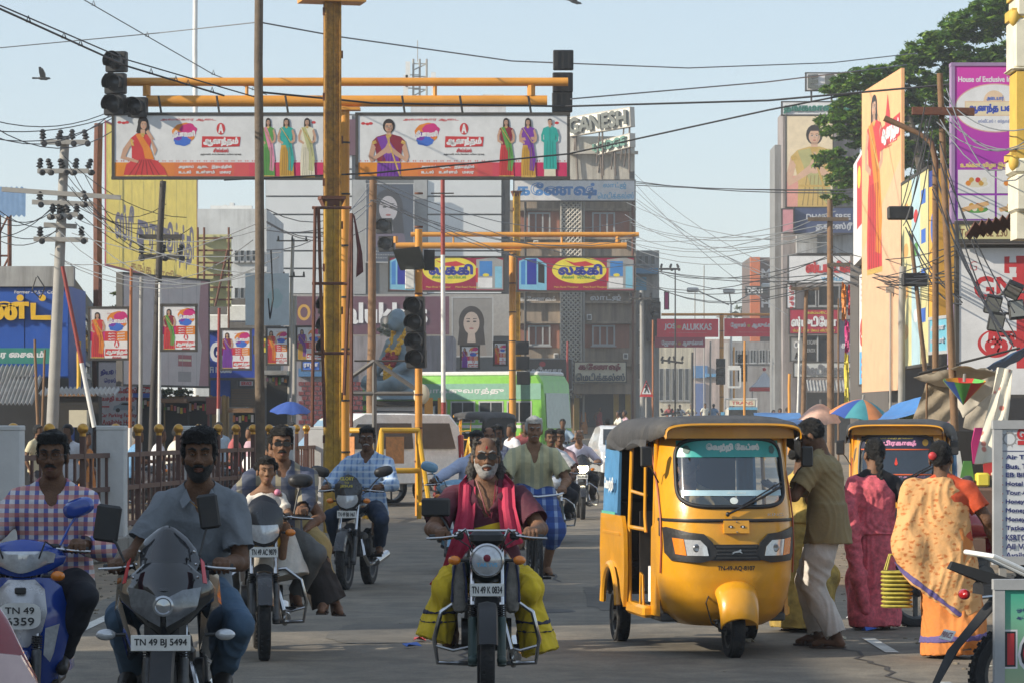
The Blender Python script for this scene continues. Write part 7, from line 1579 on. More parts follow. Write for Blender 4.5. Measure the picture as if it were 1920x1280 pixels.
person('person','pillion woman in a black and olive sari sitting sideways behind the sunglasses man',o3,R(6),J,.009,'mid',.95,{'t': .012,'bun': 1},None,{},(0,R(-6)),[('shell',BSAR,{'fn': pskirt,'name': 'skirt','fold': .012}),('shell',OLV,{'fn': pwrap,'name': 'drape','fold': .01})],female=True,feet='sandal',hands='relaxed')
# blue check shirt rider
o4=at(665,32.4)
m4=motorcycle('motorcycle','black motorcycle with yellow lettering on its visor ridden by the blue check shirt man',o4,R(-9),'cowl',MATS['bike_black'],'TN 49 BB 1467',guard=False)
for sg in (-1,1): mirror(m4,(sg*.2,-.36,1.03),(sg*.33,-.3,1.17),.1,.055,BLK(),R(-sg*14))
letters(letters(letters(MB(),'GLORY',-.07,1.11,.14,.035,y=-.53,bold=.03),'TO',-.025,1.075,.05,.022,y=-.545),'JESUS',-.065,1.035,.13,.03,y=-.56,bold=.03).build('lettering',YELLOW,m4)
CHK2=band_mat('check_pale_blue',(.33,.45,.62),(.12,.22,.45),15,'X',duty=.72,second=(.6,.66,.72),axis2='Z',scale2=15,duty2=.7)
J=seated((.06,.16,.80),[(-.27,-.27,1.03),(.27,-.27,1.03)],[(-.21,.04,.42),(.22,.04,.42)],lean=.02,tors=.535,off=.02,sw=.2)
person('person','man in a pale blue check shirt with grey moustache and glasses on a black motorcycle',o4,R(-9),J,.008,'dark',1.1,{'t': .012,'line': .075},None,{'tache': 1,'glasses': 1,'grey': 1},(R(6),0),[('shirt',CHK2,{'hem': (0,0,-.08),'sleeve': 1.9,'vneck': .1,'fold': .008,'grow': .02}),('trousers',JEAND)],feet='sandal')
collar([o for o in COL.objects if o.name.startswith('person') and o.parent is None][-1],J,CHK2)
# man in the yellow dhoti
o5=at(910,18.6)
m5=motorcycle('motorcycle','old dark green motorcycle with a round headlight ridden by the man in the yellow dhoti',o5,R(1),'round',mat('bike_deepgreen',(.015,.03,.03),.3,coat=.4),'TN 49 K 0834',platepos=(0,-.53,.70))
letters(MB(),'TAR TVS',-.06,.835,.12,.022,y=-.535,bold=.05).build('lettering',LBLUE,m5);MB().ball((0,-.525,.885),(.022,.006,.022),n=10,k=6).build('lens_mark',DRED,m5)
mirror(m5,(-.22,-.36,1.04),(-.30,-.32,1.15),.085,.055,BLK(),0,'box')
MAR=cloth('maroon',(.085,.016,.03));DHO=cloth('dhoti_yellow',(.70,.50,.025));SCF=cloth('scarf_red',(.42,.03,.075))
J=seated((0,.2,.76),[(-.265,-.26,1.03),(.265,-.26,1.03)],[(-.2,.08,.40),(.22,.08,.40)],lean=.02,tors=.52,sw=.195,knee=.3)
def dhoti(f,J):
 f.prof(J['pelvis']-np.array((0,0,.08),'f4'),J['pelvis']+np.array((0,0,.12),'f4'),(1,0,0),[(0,.2,.17),(1,.17,.15)],.04)
 for s,g in (('l',1),('r',-1)):
  a,k,e=J['hp'+s],J['kn'+s],J['an'+s]
  f.chain([a,k],[.115,.085],.05)
  f.prof(a*.45+k*.55+np.array((g*.02,0,.05),'f4'),a*.3+k*.7+np.array((g*.12,.02,-.34 if g < 0 else -.42),'f4'),(0,1,0),[(0,.13,.06),(.3,.17,.085),(1,.2,.115)],.06)
def dhoti_hem(f,J):
 dhoti(f,J);f.F -= .004;zl=float(J['knl'][2])-.36;g=f.block(f.lo,f.lo+f.h*f.n)[1];z=g[2]+0*g[0]+0*g[1];x=g[0]+0*g[1]+0*g[2]
 h0=np.where(x > 0,f_hem[0],f_hem[1]);f.F=np.maximum(f.F,np.minimum(np.abs(z-h0-.075)-.012,np.abs(z-h0-.02)-.006))
f_hem=(.415,.475)
pr,Jn,hp=person('person','bearded man in sunglasses, maroon shirt, red scarf and yellow dhoti on the old motorcycle',o5,R(1),J,.006,'mid',1.1,{'t': .012,'bald': 1,'side': 1,'line': .085},mat('hair_greydark',(.06,.055,.05),.6,var=.4,nscale=60,bump=.5),{'tache': 1.1,'beard': .012,'grey': 1,'shades': 1,'bindi': 1},(R(3),0),[('shirt',MAR,{'hem': (0,0,.02),'sleeve': .95,'vneck': .3,'grow': .02,'fold': .008}),('shell',DHO,{'fn': dhoti,'name': 'dhoti','fold': .014,'fs': (14,14,1.5)}),('shell',mat('border_navy',(.03,.03,.06),.8),{'fn': dhoti_hem,'name': 'dhoti_border','fold': .014,'fs': (14,14,1.5)})],feet='sandal')
nk=Vector(J['neck'])
for sg,pts in ((1,[(0,.09,.03),(.09,.05,.035),(.125,-.06,-.01),(.125,-.15,-.14),(.15,-.17,-.28),(.175,-.19,-.36)]),(-1,[(0,.09,.03),(-.09,.05,.035),(-.115,-.06,-.01),(-.12,-.15,-.16),(-.15,-.18,-.34),(-.22,-.17,-.52),(-.3,-.14,-.62)])):
 mb=MB();P_=[nk+Vector(p) for p in pts];rg=[]
 for i,p in enumerate(P_):
  u=(P_[min(i+1,len(P_)-1)]-P_[max(i-1,0)]).normalized();sd=u.cross(Vector((0,1,.2))).normalized() if i else Vector((0,0,1));w=.055+.008*math.sin(i*2)
  nn=u.cross(sd).normalized();rg.append([p+sd*w*k+nn*(.012*math.cos(k*5)+e) for k in (-1,-.6,-.2,.2,.6,1) for e in (0,)]+[p+sd*w*k+nn*(.012*math.cos(k*5)+.014) for k in (1,.6,.2,-.2,-.6,-1)])
 mb.loft(rg);mb.build('scarf',SCF,pr)
mb=MB();mb.loft([[nk+Vector((x,-.135-.02*math.cos(x*20),-.27+z+.02*math.sin(x*14))) for z in (-.03,0,.03)]+[nk+Vector((x,-.12,-.27))] for x in np.linspace(-.07,.1,8)]);mb.build('yellow_waistcloth',DHO,pr)
mb=MB();mb.tube([nk+Vector(p) for p in ((-.06,-.06,.03),(-.03,-.12,-.06),(.0,-.14,-.16),(.03,-.14,-.2),(.05,-.12,-.08),(.06,-.06,.03))],.004,5);mb.build('bead_necklace',DRED,pr)
for sg in (-1,1):
 bag=MB();rg=[]
 for z,w,d_ in ((.86,.03,.06),(.82,.04,.075),(.74,.047,.085),(.64,.05,.09),(.57,.042,.075),(.555,.02,.05)): rg.append([(sg*.155+w*math.copysign(abs(math.cos(a_))**.6,math.cos(a_))+.006*math.sin(z*40+a_),-.31+d_*math.copysign(abs(math.sin(a_))**.6,math.sin(a_)),z) for a_ in [q_*math.pi/10 for q_ in range(20)]])
 bag.loft(rg)
 for xx in (-.04,.04): bag.tube([(sg*.155+xx*.6,-.385,.85),(sg*.155+xx,-.395,.74),(sg*.155+xx*1.05,-.4,.62)],.007,6,1)
 tag(bag.build('cloth_bag',[mat('bag_grey',(.19,.175,.155),.9,var=.35,nscale=14,bump=.4),cloth('bag_trim',(.02,.025,.07))],loc=Vector(o5)),'grey cloth bag with navy edging hung %s of the old motorcycle headlight' % ('right' if sg > 0 else 'left'),'bag','cloth bags on the old motorcycle')
 # old man on a bicycle
o6=at(1003,30.6)
t=thing('bicycle','plain old bicycle ridden by the white haired man in a cream shirt','bicycle',o6,R(4));fm=mat('bicycle_black',(.02,.02,.02),.4)
for y in (-.55,.55): wheel(t,y,.34,.036,'wheel',30)
MB().tube([(0,-.55,.34),(0,-.42,.9)],.016,8).build('fork',fm,t);mb=MB();mb.tube([(0,-.42,.85),(0,.12,.3),(0,.2,.85)],.016,8);mb.tube([(0,.12,.3),(0,.55,.34),(0,.2,.8)],.012,8);mb.tube([(0,-.42,.86),(0,.19,.82)],.014,8);mb.build('frame',fm,t)
MB().tube([(-.27,-.28,1.02),(-.2,-.42,1.0),(0,-.45,.98),(.2,-.42,1.0),(.27,-.28,1.02)],.012,8).build('handlebar',CHR(),t);MB().ball((0,.24,.92),(.1,.16,.04)).build('saddle',BLK(),t)
for sg in (-1,1): MB().tube([(sg*.06,.12,.3),(sg*.08,.12+sg*.1,.3-.13)],.01,6).build('crank',fm,t);MB().box((sg*.13,.12+sg*.1,.17),(.1,.08,.025)).build('pedal',BLK(),t)
J=seated((0,.24,.97),[(-.24,-.22,1.05),(.25,-.22,1.05)],[(-.13,.02,.53),(.13,.18,.27)],lean=.1,tors=.46,sw=.185)
CRM=band_mat('cream_stripe',(.50,.46,.27),(.36,.36,.24),11,'X',duty=.6);LUN=band_mat('lungi_blue',(.03,.09,.33),(.3,.4,.6),9,'X',duty=.7,second=(.02,.04,.16),scale2=9)
def lungi(f,J):
 f.prof(J['pelvis']-np.array((0,0,.1),'f4'),J['pelvis']+np.array((0,0,.12),'f4'),(1,0,0),[(0,.21,.17),(1,.17,.14)],.04)
 for s in 'lr': f.chain([J['hp'+s],J['kn'+s]*.9+J['hp'+s]*.1],[.14,.13],.05);f.chain([J['kn'+s],J['kn'+s]*.75+J['an'+s]*.25],[.12,.1],.04)
person('person','white haired man in a cream striped shirt and blue lungi riding the bicycle',o6,R(4),J,.009,'brown',1.08,{'t': .014,'line': .075},mat('hair_white',(.5,.49,.47),.7,var=.2,nscale=60,bump=.4),{'tache': .6,'grey': 1},(R(3),R(4)),[('shirt',CRM,{'hem': (0,0,-.1),'sleeve': .95,'vneck': .18,'grow': .022,'fold': .009}),('shell',LUN,{'fn': lungi,'name': 'lungi','fold': .01})],feet='sandal')
# pale blue shirt on a sky blue scooter, with two heads behind
o7=at(858,36)
m7=motorcycle('scooter','sky blue scooter half hidden behind the man in the yellow dhoti',o7,R(-4),'scooter',mat('scooter_sky',(.16,.33,.48),.25,coat=.6),'TN 49',None)
for sg in (-1,1): mirror(m7,(sg*.2,-.42,1.03),(sg*.3,-.36,1.17),.1,.06,MATS['scooter_sky'],R(-sg*15))
PBL=cloth('shirt_paleblue',(.42,.47,.62));GCHK=band_mat('check_grey',(.4,.4,.44),(.12,.1,.16),14,'X',duty=.7,second=(.2,.18,.25),scale2=14)
J=seated((.12,.2,.79),[(-.28,-.3,1.03),(.28,-.3,1.03)],[(-.16,-.14,.42),(.17,-.14,.42)],lean=.04,tors=.5,off=.08)
person('person','man in a plain pale blue shirt on the sky blue scooter, partly hidden',o7,R(-4),J,.01,'dark',1.02,{'t': .012},None,{'tache': 1},(R(-20),R(6)),[('shirt',PBL,{'hem': (0,0,-.08),'sleeve': 1.9,'vneck': .1}),('trousers',NAVY)])
J=seated((.3,.66,.84),[(.2,.3,.95),(.42,.3,.95)],[(.1,.5,.42),(.5,.5,.42)],lean=.0,tors=.5)
person('person','balding pillion passenger behind the man in the pale blue shirt',o7,R(-4),J,.01,'mid',1.02,{'t': .01,'bald': 1},None,{},(R(10),0),[('shirt',GCHK,{'hem': (0,0,-.08),'sleeve': .9}),('trousers',NAVY)])
o8=at(932,41)
motorcycle('motorcycle','black motorcycle hidden behind the dhoti man, ridden by a man in a dark check shirt',o8,R(-6),'cowl',MATS['bike_black'],'TN 49',guard=False)
J=rider_joints('cowl',(0,.16,.83),tors=.53)
person('person','man in a grey and plum check shirt looking past the dhoti man',o8,R(-6),J,.011,'dark',1.02,{'t': .012},None,{'tache': 1},(0,0),[('shirt',GCHK,{'hem': (0,0,-.08),'sleeve': 1.9}),('trousers',NAVY)])
# pair on a motorcycle and the white shirt rider with a lit headlight
o9=at(1036,45);WSH=cloth('shirt_white',(.60,.60,.62));LAV=cloth('shirt_lavender',(.55,.52,.62));RSE=cloth('shirt_rose',(.36,.2,.2))
motorcycle('motorcycle','motorcycle with two men behind the cyclist',o9,R(5),'round',MATS['bike_black'],'TN 49',guard=True)
J=rider_joints('round',(-.02,.1,.80),tors=.5)
person('person','dark haired man in a white shirt riding just right of the cyclist',o9,R(5),J,.011,'dark',1.,{'t': .013},None,{'tache': 1},(0,0),[('shirt',WSH,{'hem': (0,0,-.08),'sleeve': .9}),('trousers',NAVY)])
J=seated((.1,.6,.82),[(-.05,.2,.95),(.3,.2,.92)],[(-.2,.4,.42),(.3,.4,.42)],lean=.0,tors=.48,off=.06)
person('person','pillion man in a dull rose shirt behind the dark haired rider',o9,R(5),J,.011,'dark',1.,{'t': .012},None,{},(0,0),[('shirt',RSE,{'hem': (0,0,-.08),'sleeve': .9}),('trousers',NAVY)])
o10=at(1090,57)
motorcycle('motorcycle','motorcycle with a glowing headlight left of the yellow auto rickshaw',o10,R(2),'cowl',MATS['bike_black'],'TN 49 AB',hl_on=True)
J=rider_joints('cowl',(-.03,.16,.79),tors=.5)
person('person','grey haired man in a lavender white shirt on the motorcycle with its headlight on',o10,R(2),J,.011,'brown',1.02,{'t': .01,'bald': 1},mat('hair_grey',(.2,.19,.18),.7),{'tache': .7,'grey': 1},(R(-4),0),[('shirt',LAV,{'hem': (0,0,-.08),'sleeve': 1.2}),('trousers',NAVY)])
# ------------------------------------------------------------------ auto rickshaws and people beside them
A1=rickshaw('auto_rickshaw','yellow auto rickshaw in front with a teal sun strip and black canvas hood',(XP(1375,22.9),22.9,0),R(8),'yellow auto rickshaws','வெற்றி கேப்ஸ்',(.05,.36,.34),mat('strip_letter',(.62,.66,.62),.5),'TN-49-AQ-8107');A1.scale=(.87,1,1)
letters(MB(),'KING',.27,1.015,.13,.022,y=-.075).build('lettering',CHR(),A1)
KHK=cloth('khaki',(.25,.19,.09));KH2=cloth('khaki_pale',(.33,.25,.13));WTR=cloth('trouser_white',(.56,.52,.48))
J=seated((-.2,.78,.68),[(-.2,.42,.98),(.2,.42,.98)],[(-.15,.3,.34),(.15,.3,.34)],lean=.05,tors=.5)
person('person','driver in pale khaki behind the windscreen of the front auto rickshaw',(XP(1375,22.9),22.9,0),R(8),J,.011,'dark',1.,{'t': .012},None,{'tache': 1},(R(-30),R(12)),[('shirt',KH2,{'hem': (0,0,-.06),'sleeve': .9}),('trousers',KH2)])
J=standing(1.7,.1,arms=((-.2,-.34,1.16),(.17,-.36,1.2)),lean=.05,bow=(.6,.1));J['head']=J['neck']+Vector((.0,-.075,.14))
person('person','man in a khaki shirt and white trousers leaning towards the front auto rickshaw',(XP(1553,23.9),23.9,0),R(-112),J,.007,'dark',1.03,{'t': .008,'low': -.045},None,{'tache': 1},(R(0),R(32)),[('shirt',KHK,{'hem': (0,.0,-.16),'sleeve': .95,'vneck': .08,'grow': .022,'fold': .01}),('trousers',WTR,{'width': 1.25,'fold': .012,'grow': .018})],feet='sandal',hands='relaxed')
YSR=cloth('sari_mustard',(.42,.29,.07),var=.5,nscale=7)
def skirt(top,wd=.19,foot=.27,grow=0.,band=None):
 def fn(f,J):
  c=(J['anl']+J['anr'])/2;z0=.04;a=np.array((c[0],c[1],z0),'f4');b_=J['pelvis']+np.array((0,0,.14),'f4')
  f.prof(a,b_,(1,0,0),[(0,foot,foot*.85),(.35,foot*.85,foot*.78),(.7,wd*1.1,wd*.95),(.85,wd,wd*.82),(1,wd*.8,wd*.65)],.04)
  for s in 'lr': f.chain([J['kn'+s],J['an'+s]+np.array((0,0,.04),'f4')],[.12,.12],.08)
  f.cut((0,0,.03),(0,0,-1))
  if band: f.F -= grow;f.cut((0,0,band[0]),(0,0,-1));f.cut((0,0,band[1]),(0,0,1))
 return fn
J=standing(1.5,.05,arms=((-.25,-.1,.8),(.25,-.1,.8)),sw=.15)
person('person','woman in a mustard patterned sari mostly hidden between the rickshaw and the khaki man',(XP(1502,25.8),25.8,0),R(120),J,.012,'dark',.95,{'t': .012,'bun': 1},None,{'none': 1},(0,R(8)),[('shell',YSR,{'fn': skirt(0),'name': 'sari','fold': .012}),('shirt',YSR,{'hem': (0,0,.05),'sleeve': .5,'vneck': 0})],female=True,feet='sandal',hands='relaxed')
A2=clone(A1,(XP(1680,33.2),33.2,0),R(-10),'second yellow auto rickshaw parked behind the two women in saris',skip=('sun_strip','lower_strip','round_sticker','painted_plate','number_lettering','leaping_emblem'))
ss=[o for o in A2.children if o.name.startswith('windscreen')][0]
g2=MB();n=24;g2.loft([[(x,cab(x,z)-.004,z) for x in np.linspace(-.43,.43,n+1)] for z in np.linspace(1.425,1.555,5)],closed=False,cap=False);s2=g2.build('sun_strip',mat('strip_navy',(.02,.022,.05),.35),ss)
def oncab(mb,off): mb.v=[(x,cab(x,z)-off+y*.6,z) for x,y,z in mb.v];return mb
oncab(letters(MB(),'K.பிரகாஷ்',-.23,1.45,.46,.06,bold=.09),.008).build('lettering',mat('letter_pink',(.7,.3,.5),.5),s2)
oncab(letters(MB(),'ஓம் சக்தி துணை',-.2,1.525,.4,.02),.008).build('lettering',YELLOW,s2)
for sg in (-1,1): oncab(MB().prism([(sg*.34+.035*math.cos(a),1.49+.035*math.sin(a)) for a in [q*math.pi/9 for q in range(18)]],0),.008).build('emblem',mat('emblem_gold',(.45,.28,.05),.4),s2)
for z in (1.42,1.16): g2=MB();g2.loft([[(x,cab(x,zz_)-.005,zz_) for x in np.linspace(-.43,.43,n+1)] for zz_ in (z-.006,z+.006)],closed=False,cap=False);g2.build('red_line',mat('line_orange_red',(.6,.1,.02),.5),ss)
oncab(letters(MB(),'நல்வரவு ஆண்டவன்',-.15,1.12,.5,.028),.006).build('lettering',mat('letter_pink',(.7,.3,.5),.5),ss)
oncab(MB().prism([(-.02,1.27),(.0,1.25),(.02,1.27),(.012,1.3),(0,1.34),(-.012,1.3)],0),.006).build('flame_sticker',mat('sticker_red',(.6,.04,.02),.5),ss)
A3=clone(A1,(XP(878,97),97,GZ(97)),R(205),'distant yellow auto rickshaw seen from behind before the green bus',skip=('sun_strip','lower_strip','painted_plate','number_lettering','windscreen','side_curtain'))
# women walking away in saris
PSR=mat('sari_pink',(.6,.11,.14),.8,var=.45,nscale=22,bump=.25);BLS=cloth('blouse_black',(.012,.010,.012))
J=standing(1.5,.06,arms=((-.24,-.04,.80),(.26,-.1,.82)),sw=.155)
def pallu(f,J):
 _pallu(f,J)
def _pallu(f,J):
 f.prof(J['pelvis']-np.array((0,0,.05),'f4'),J['neck']+np.array((0,0,.0),'f4'),(1,0,0),[(0,.187,.152),(.35,.163,.132),(.75,.183,.138),(.93,.143,.112),(1,.08,.08)],.03)
 f.cut(J['chest']+np.array((-.07,0,.12),'f4'),(-1.0,0,.78));f.cone(J['neck']+np.array((0,0,.0),'f4'),J['neck']+np.array((0,-.02,.14),'f4'),.07,.1,0,'sub')
 f.chain([J['shl']+np.array((.03,.05,.0),'f4'),J['shl']+np.array((.09,.12,-.25),'f4'),J['pelvis']+np.array((.22,.13,-.02),'f4'),J['pelvis']+np.array((.16,.16,-.4),'f4'),J['pelvis']+np.array((.1,.16,-.66),'f4')],[.065,.075,.075,.065,.045],.05)
person('person','woman in a pink sari and black blouse with a long braid walking away',(XP(1640,26),26,0),R(184),J,.008,'mid',.98,{'t': .006,'low': -.055,'braid': 1},None,{'none': 1},(R(12),0),[('shirt',BLS,{'hem': None,'sleeve': .95,'vneck': 0,'grow': .012}),('shell',PSR,{'fn': skirt(0,.155,.2),'name': 'sari','fold': .012,'fs': (16,16,1.2)}),('shell',PSR,{'fn': pallu,'name': 'sari_drape','fold': .011,'fs': (12,12,4),'seed': 7})],female=True,feet='sandal',hands='relaxed')
OSR=mat('sari_orange',(.60,.31,.12),.8,var=.2,nscale=10,bump=.25);N_,L_,bb=nodes_of(OSR)
tc=N_.new('ShaderNodeTexCoord');vo=N_.new('ShaderNodeTexVoronoi');vo.inputs['Scale'].default_value=19;mp=N_.new('ShaderNodeMapping');mp.inputs['Rotation'].default_value=(0,R(40),0);mp.inputs['Scale'].default_value=(1,.6,1.6);L_.new(tc.outputs['Object'],mp.inputs['Vector']);L_.new(mp.outputs[0],vo.inputs['Vector'])
nz=N_.new('ShaderNodeTexNoise');nz.inputs['Scale'].default_value=40;L_.new(mp.outputs[0],nz.inputs['Vector']);ad=N_.new('ShaderNodeMath');ad.operation='ADD';L_.new(vo.outputs['Distance'],ad.inputs[0]);L_.new(nz.outputs['Fac'],ad.inputs[1])
rp=N_.new('ShaderNodeValToRGB');e=rp.color_ramp.elements;e[0].position=.66;e[0].color=(.46,.15,.04,1);e[1].position=.9;e[1].color=(.64,.35,.14,1);n_=rp.color_ramp.elements.new(.78);n_.color=(.58,.25,.08,1);L_.new(ad.outputs[0],rp.inputs[0]);L_.new(rp.outputs[0],bb.inputs['Base Color'])
OSK=cloth('sari_orange_hem',(.58,.20,.045));OBL=cloth('blouse_vermilion',(.52,.07,.02));VBR=cloth('border_violet',(.12,.09,.25))
J=standing(1.5,-.16,arms=((-.34,-.16,.78),(.24,-.02,.78)),sw=.165,lean=.05)
def pallu2(f,J,grow=0.,lo=.0,hi=9.):
 c=np.array((.03,.04,.1),'f4')
 f.prof(c,J['neck']+np.array((.02,0,.02),'f4'),(1,0,0),[(0,.21,.18),(.25,.235,.2),(.42,.235,.2),(.58,.2,.165),(.78,.185,.145),(.92,.155,.12),(1,.08,.075)],.03)
 f.chain([J['shl']+np.array((.04,.04,.02),'f4'),J['shl']+np.array((.09,.09,-.3),'f4'),J['pelvis']+np.array((.25,.1,-.05),'f4'),J['pelvis']+np.array((.2,.14,-.3),'f4')],[.085,.1,.1,.08],.08)
 f.F -= .012+grow
 f.cut(J['chest']+np.array((-.15,0,.12),'f4'),(-1.0,0,.35));f.cut(np.array((.1,0,.42+lo),'f4'),(.85,0,-1))
 if hi < 9: f.cut(np.array((.1,0,.42+hi),'f4'),(-.85,0,1))
 f.cone(J['neck']+np.array((0,0,.01),'f4'),J['neck']+np.array((0,-.02,.16),'f4'),.07,.1,0,'sub')
pr,Jn,hp=person('person','woman in an orange patterned sari striding away with a yellow basket',(XP(1790,22.8),22.8,0),R(170),J,.008,'dark',1.08,{'t': .006,'low': -.05,'bun': 1},None,{'none': 1},(R(-10),0),[('shirt',OBL,{'hem': None,'sleeve': .9,'vneck': 0,'grow': .015}),('shell',OSK,{'fn': skirt(0,.185,.24),'name': 'sari','fold': .013,'fs': (14,14,1.2),'seed': 9}),('shell',OSR,{'fn': pallu2,'name': 'sari_drape','fold': .012,'fs': (10,10,3),'seed': 9}),('shell',VBR,{'fn': lambda f,J: pallu2(f,J,.006,.02,.075),'name': 'sari_border','fold': .012,'fs': (10,10,3),'seed': 9}),('shell',VBR,{'fn': skirt(0,.185,.24,.006,(.13,.18)),'name': 'sari_border','fold': .013,'fs': (14,14,1.2),'seed': 9})],female=True,feet='sandal',hands='relaxed')
pr.rotation_euler.y=R(4);MB().ball(hp(.03,.14,.03),(.03,.02,.03),n=10,k=6).build('red_flowers',RED,pr)
mb=MB();mb.tube([Vector(J['wrr'])+Vector((.03*math.cos(a),.03*math.sin(a),.03)) for a in [q*math.pi/6 for q in range(13)]],.006,6);mb.build('gold_bangle',GOLD,pr)
t=thing('basket','yellow woven basket carried by the woman in the orange sari','basket',(XP(1680,22.9),22.85,.36));BK_=mat('basket_yellow',(.42,.36,.06),.6,var=.25,nscale=30)
for q in range(9):
 mb=MB();mb.tube([((.1-.003*q*(q < 3))*math.copysign(abs(math.cos(a))**.7,math.cos(a)),.08*math.copysign(abs(math.sin(a))**.7,math.sin(a)),.015+.03*q) for a in [k*math.pi/12 for k in range(25)]],.016,5,sy=.7);mb.build('woven_band',BK_,t)
MB().box((0,0,.13),(.17,.13,.25)).build('lining',mat('basket_dark',(.12,.1,.03),.8),t)
for sg in (-1,1): MB().tube([(-.08,sg*.06,.27),(-.05,sg*.04,.38),(.05,sg*.04,.38),(.08,sg*.06,.27)],.008,6).build('handle',BK_,t)
# parked motorcycles and boards on the right
redb=motorcycle('motorcycle','parked motorcycle with a glossy red tank behind the white price board',(XP(1862,26),26.6,0),R(-70),'cowl',mat('bike_red',(.32,.012,.02),.2,coat=.7),None,guard=False);mirror(redb,(.2,-.36,1.03),(.3,-.3,1.18),.08,.05)
mk=motorcycle('motorcycle','black motorcycle parked with its raised tail towards the road beside the green board',(XP(1778,17.6)+.98,17.6,0),R(100),'cowl',MATS['bike_black'],None,guard=False)
mb=MB();mb.loft([[(-.07,.6,.8),(.07,.6,.8),(.09,.6,.74),(-.09,.6,.74)],[(-.05,.8,.86),(.05,.8,.86),(.07,.82,.8),(-.07,.82,.8)],[(-.02,1.0,.92),(.02,1.0,.92),(.03,1.02,.88),(-.03,1.02,.88)]]);mb.build('tail_cowl',mat('matt_black',(.012,.012,.013),.75),mk)
MB().tube([(-.1,.55,.84),(-.11,.8,.95),(0,.92,.97),(.11,.8,.95),(.1,.55,.84)],.014,8).build('grab_rail',PLW(),mk)
mb=MB();mb.loft([[(-.09,.75,.72),(.09,.75,.72),(.09,.76,.69),(-.09,.76,.69)],[(-.08,.98,.45),(.08,.98,.45),(.08,1.0,.43),(-.08,1.0,.43)],[(-.05,1.12,.2),(.05,1.12,.2),(.05,1.13,.18),(-.05,1.13,.18)]]);mb.build('rear_mudguard',mat('matt_black',(.012,.012,.013),.75),mk)
pw=plate(mk,'PRINCE',(-.02,1.03,.52),.2,.06,PLW(),DRED,tilt=R(-30),rz=R(180));MB().ball((0,.93,.74),(.06,.03,.03)).build('tail_lamp',mat('lamp_red',(.35,.01,.01),.2,coat=.5),mk)
b=Bd(1871,795,1975,1050,18.6,None,'notice_board','white travel agency price board with a bulleted list at the right edge','sign board',mat('board_white',(.62,.64,.66),.5,dirt=.15),None,.04,WFR)
NVY=ink('letter_navy',(.03,.04,.16));
b.oval(1893,822,13,13,GREY,n=30);b.oval(1893,822,10,10,MATS['board_white'],n=24)
for q in range(10): a=q*.628;b.poly([(1893+17*math.cos(a),822+17*math.sin(a)),(1893+11*math.cos(a+.2),822+11*math.sin(a+.2)),(1893+11*math.cos(a-.2),822+11*math.sin(a-.2))],GREY,'sun_ray')
b.text('GNT',1908,803,1950,822,RED,.08);b.rect(1908,825,1970,833,RED);b.rect(1872,844,1975,845.2,NVY,'rule')
for q,s_ in enumerate(('Air Ticketing','Bus, Train Ticket','EB Bill Payment','Hotel Booking','Tour Arrangement','Honeymoon Trip','Money Transfer','Money Exchange','Tatkal Passport','KSRTC Bus','All Visa Service','Available Here')):
 y=852+q*16.6;b.text(s_,1886,y,1886+len(s_)*6.4,y+10.5,NVY,.05,res=2);b.oval(1879,y+6,1.8,1.8,RED,n=8)
MB().box((.03,.02,-.4),(.04,.04,.85)).build('leg',GREYP,b.root);MB().box((b.L-.03,.02,-.4),(.04,.04,.85)).build('leg',GREYP,b.root)
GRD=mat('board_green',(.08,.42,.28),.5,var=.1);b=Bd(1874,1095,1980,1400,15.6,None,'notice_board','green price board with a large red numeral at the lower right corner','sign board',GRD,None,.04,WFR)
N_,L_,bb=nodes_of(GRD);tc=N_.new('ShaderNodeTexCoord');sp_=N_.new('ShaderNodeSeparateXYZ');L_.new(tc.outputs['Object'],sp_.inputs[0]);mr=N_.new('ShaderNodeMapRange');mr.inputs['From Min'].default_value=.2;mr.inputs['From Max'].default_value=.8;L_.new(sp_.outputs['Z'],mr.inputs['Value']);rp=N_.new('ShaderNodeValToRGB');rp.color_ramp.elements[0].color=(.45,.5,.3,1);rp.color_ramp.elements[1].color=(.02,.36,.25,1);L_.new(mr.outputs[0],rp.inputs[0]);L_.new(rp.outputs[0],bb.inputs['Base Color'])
b.text('16',1887,1180,1960,1252,WHITE,.16);b.text('16',1889,1183,1958,1249,BLACK,.1);b.text('16',1891,1186,1956,1246,RED,.04);b.text('ஒரு',1906,1140,1930,1148,NVY,.03);b.text('ஆட்டோ',1906,1153,1935,1161,NVY,.03)
t=thing('red_scooter','dark red scooter cowl with a pale pink panel at the bottom left corner','scooter',(XP(-62,9.6),9.9,0),R(0));RDP=mat('cowl_red',(.20,.012,.018),.15,coat=.9,var=.2)
sheet([(.06,-.28,.02,1.18,.03),(.12,-.34,.05,1.12,.05),(.17,-.4,.1,1.0,.03),(.21,-.44,.12,.9,.0),(.22,-.45,.14,.8,0)],16,t=.02).build('windscreen',RDP,t)
sheet([(.17,-.45,.08,.99,.02),(.23,-.48,.14,.9,.04),(.25,-.5,.16,.75,.0),(.24,-.48,.2,.5,0),(.2,-.4,.2,.3,0)],16,t=.03).build('front_panel',mat('cowl_pink',(.5,.36,.35),.18,coat=.8),t)
wheel(t,-.5,.22,.09,'front_wheel',5);wheel(t,.7,.22,.09,'rear_wheel',5);MB().box((0,.3,.55),(.34,1.0,.4),ch=.08).build('body',RDP,t)
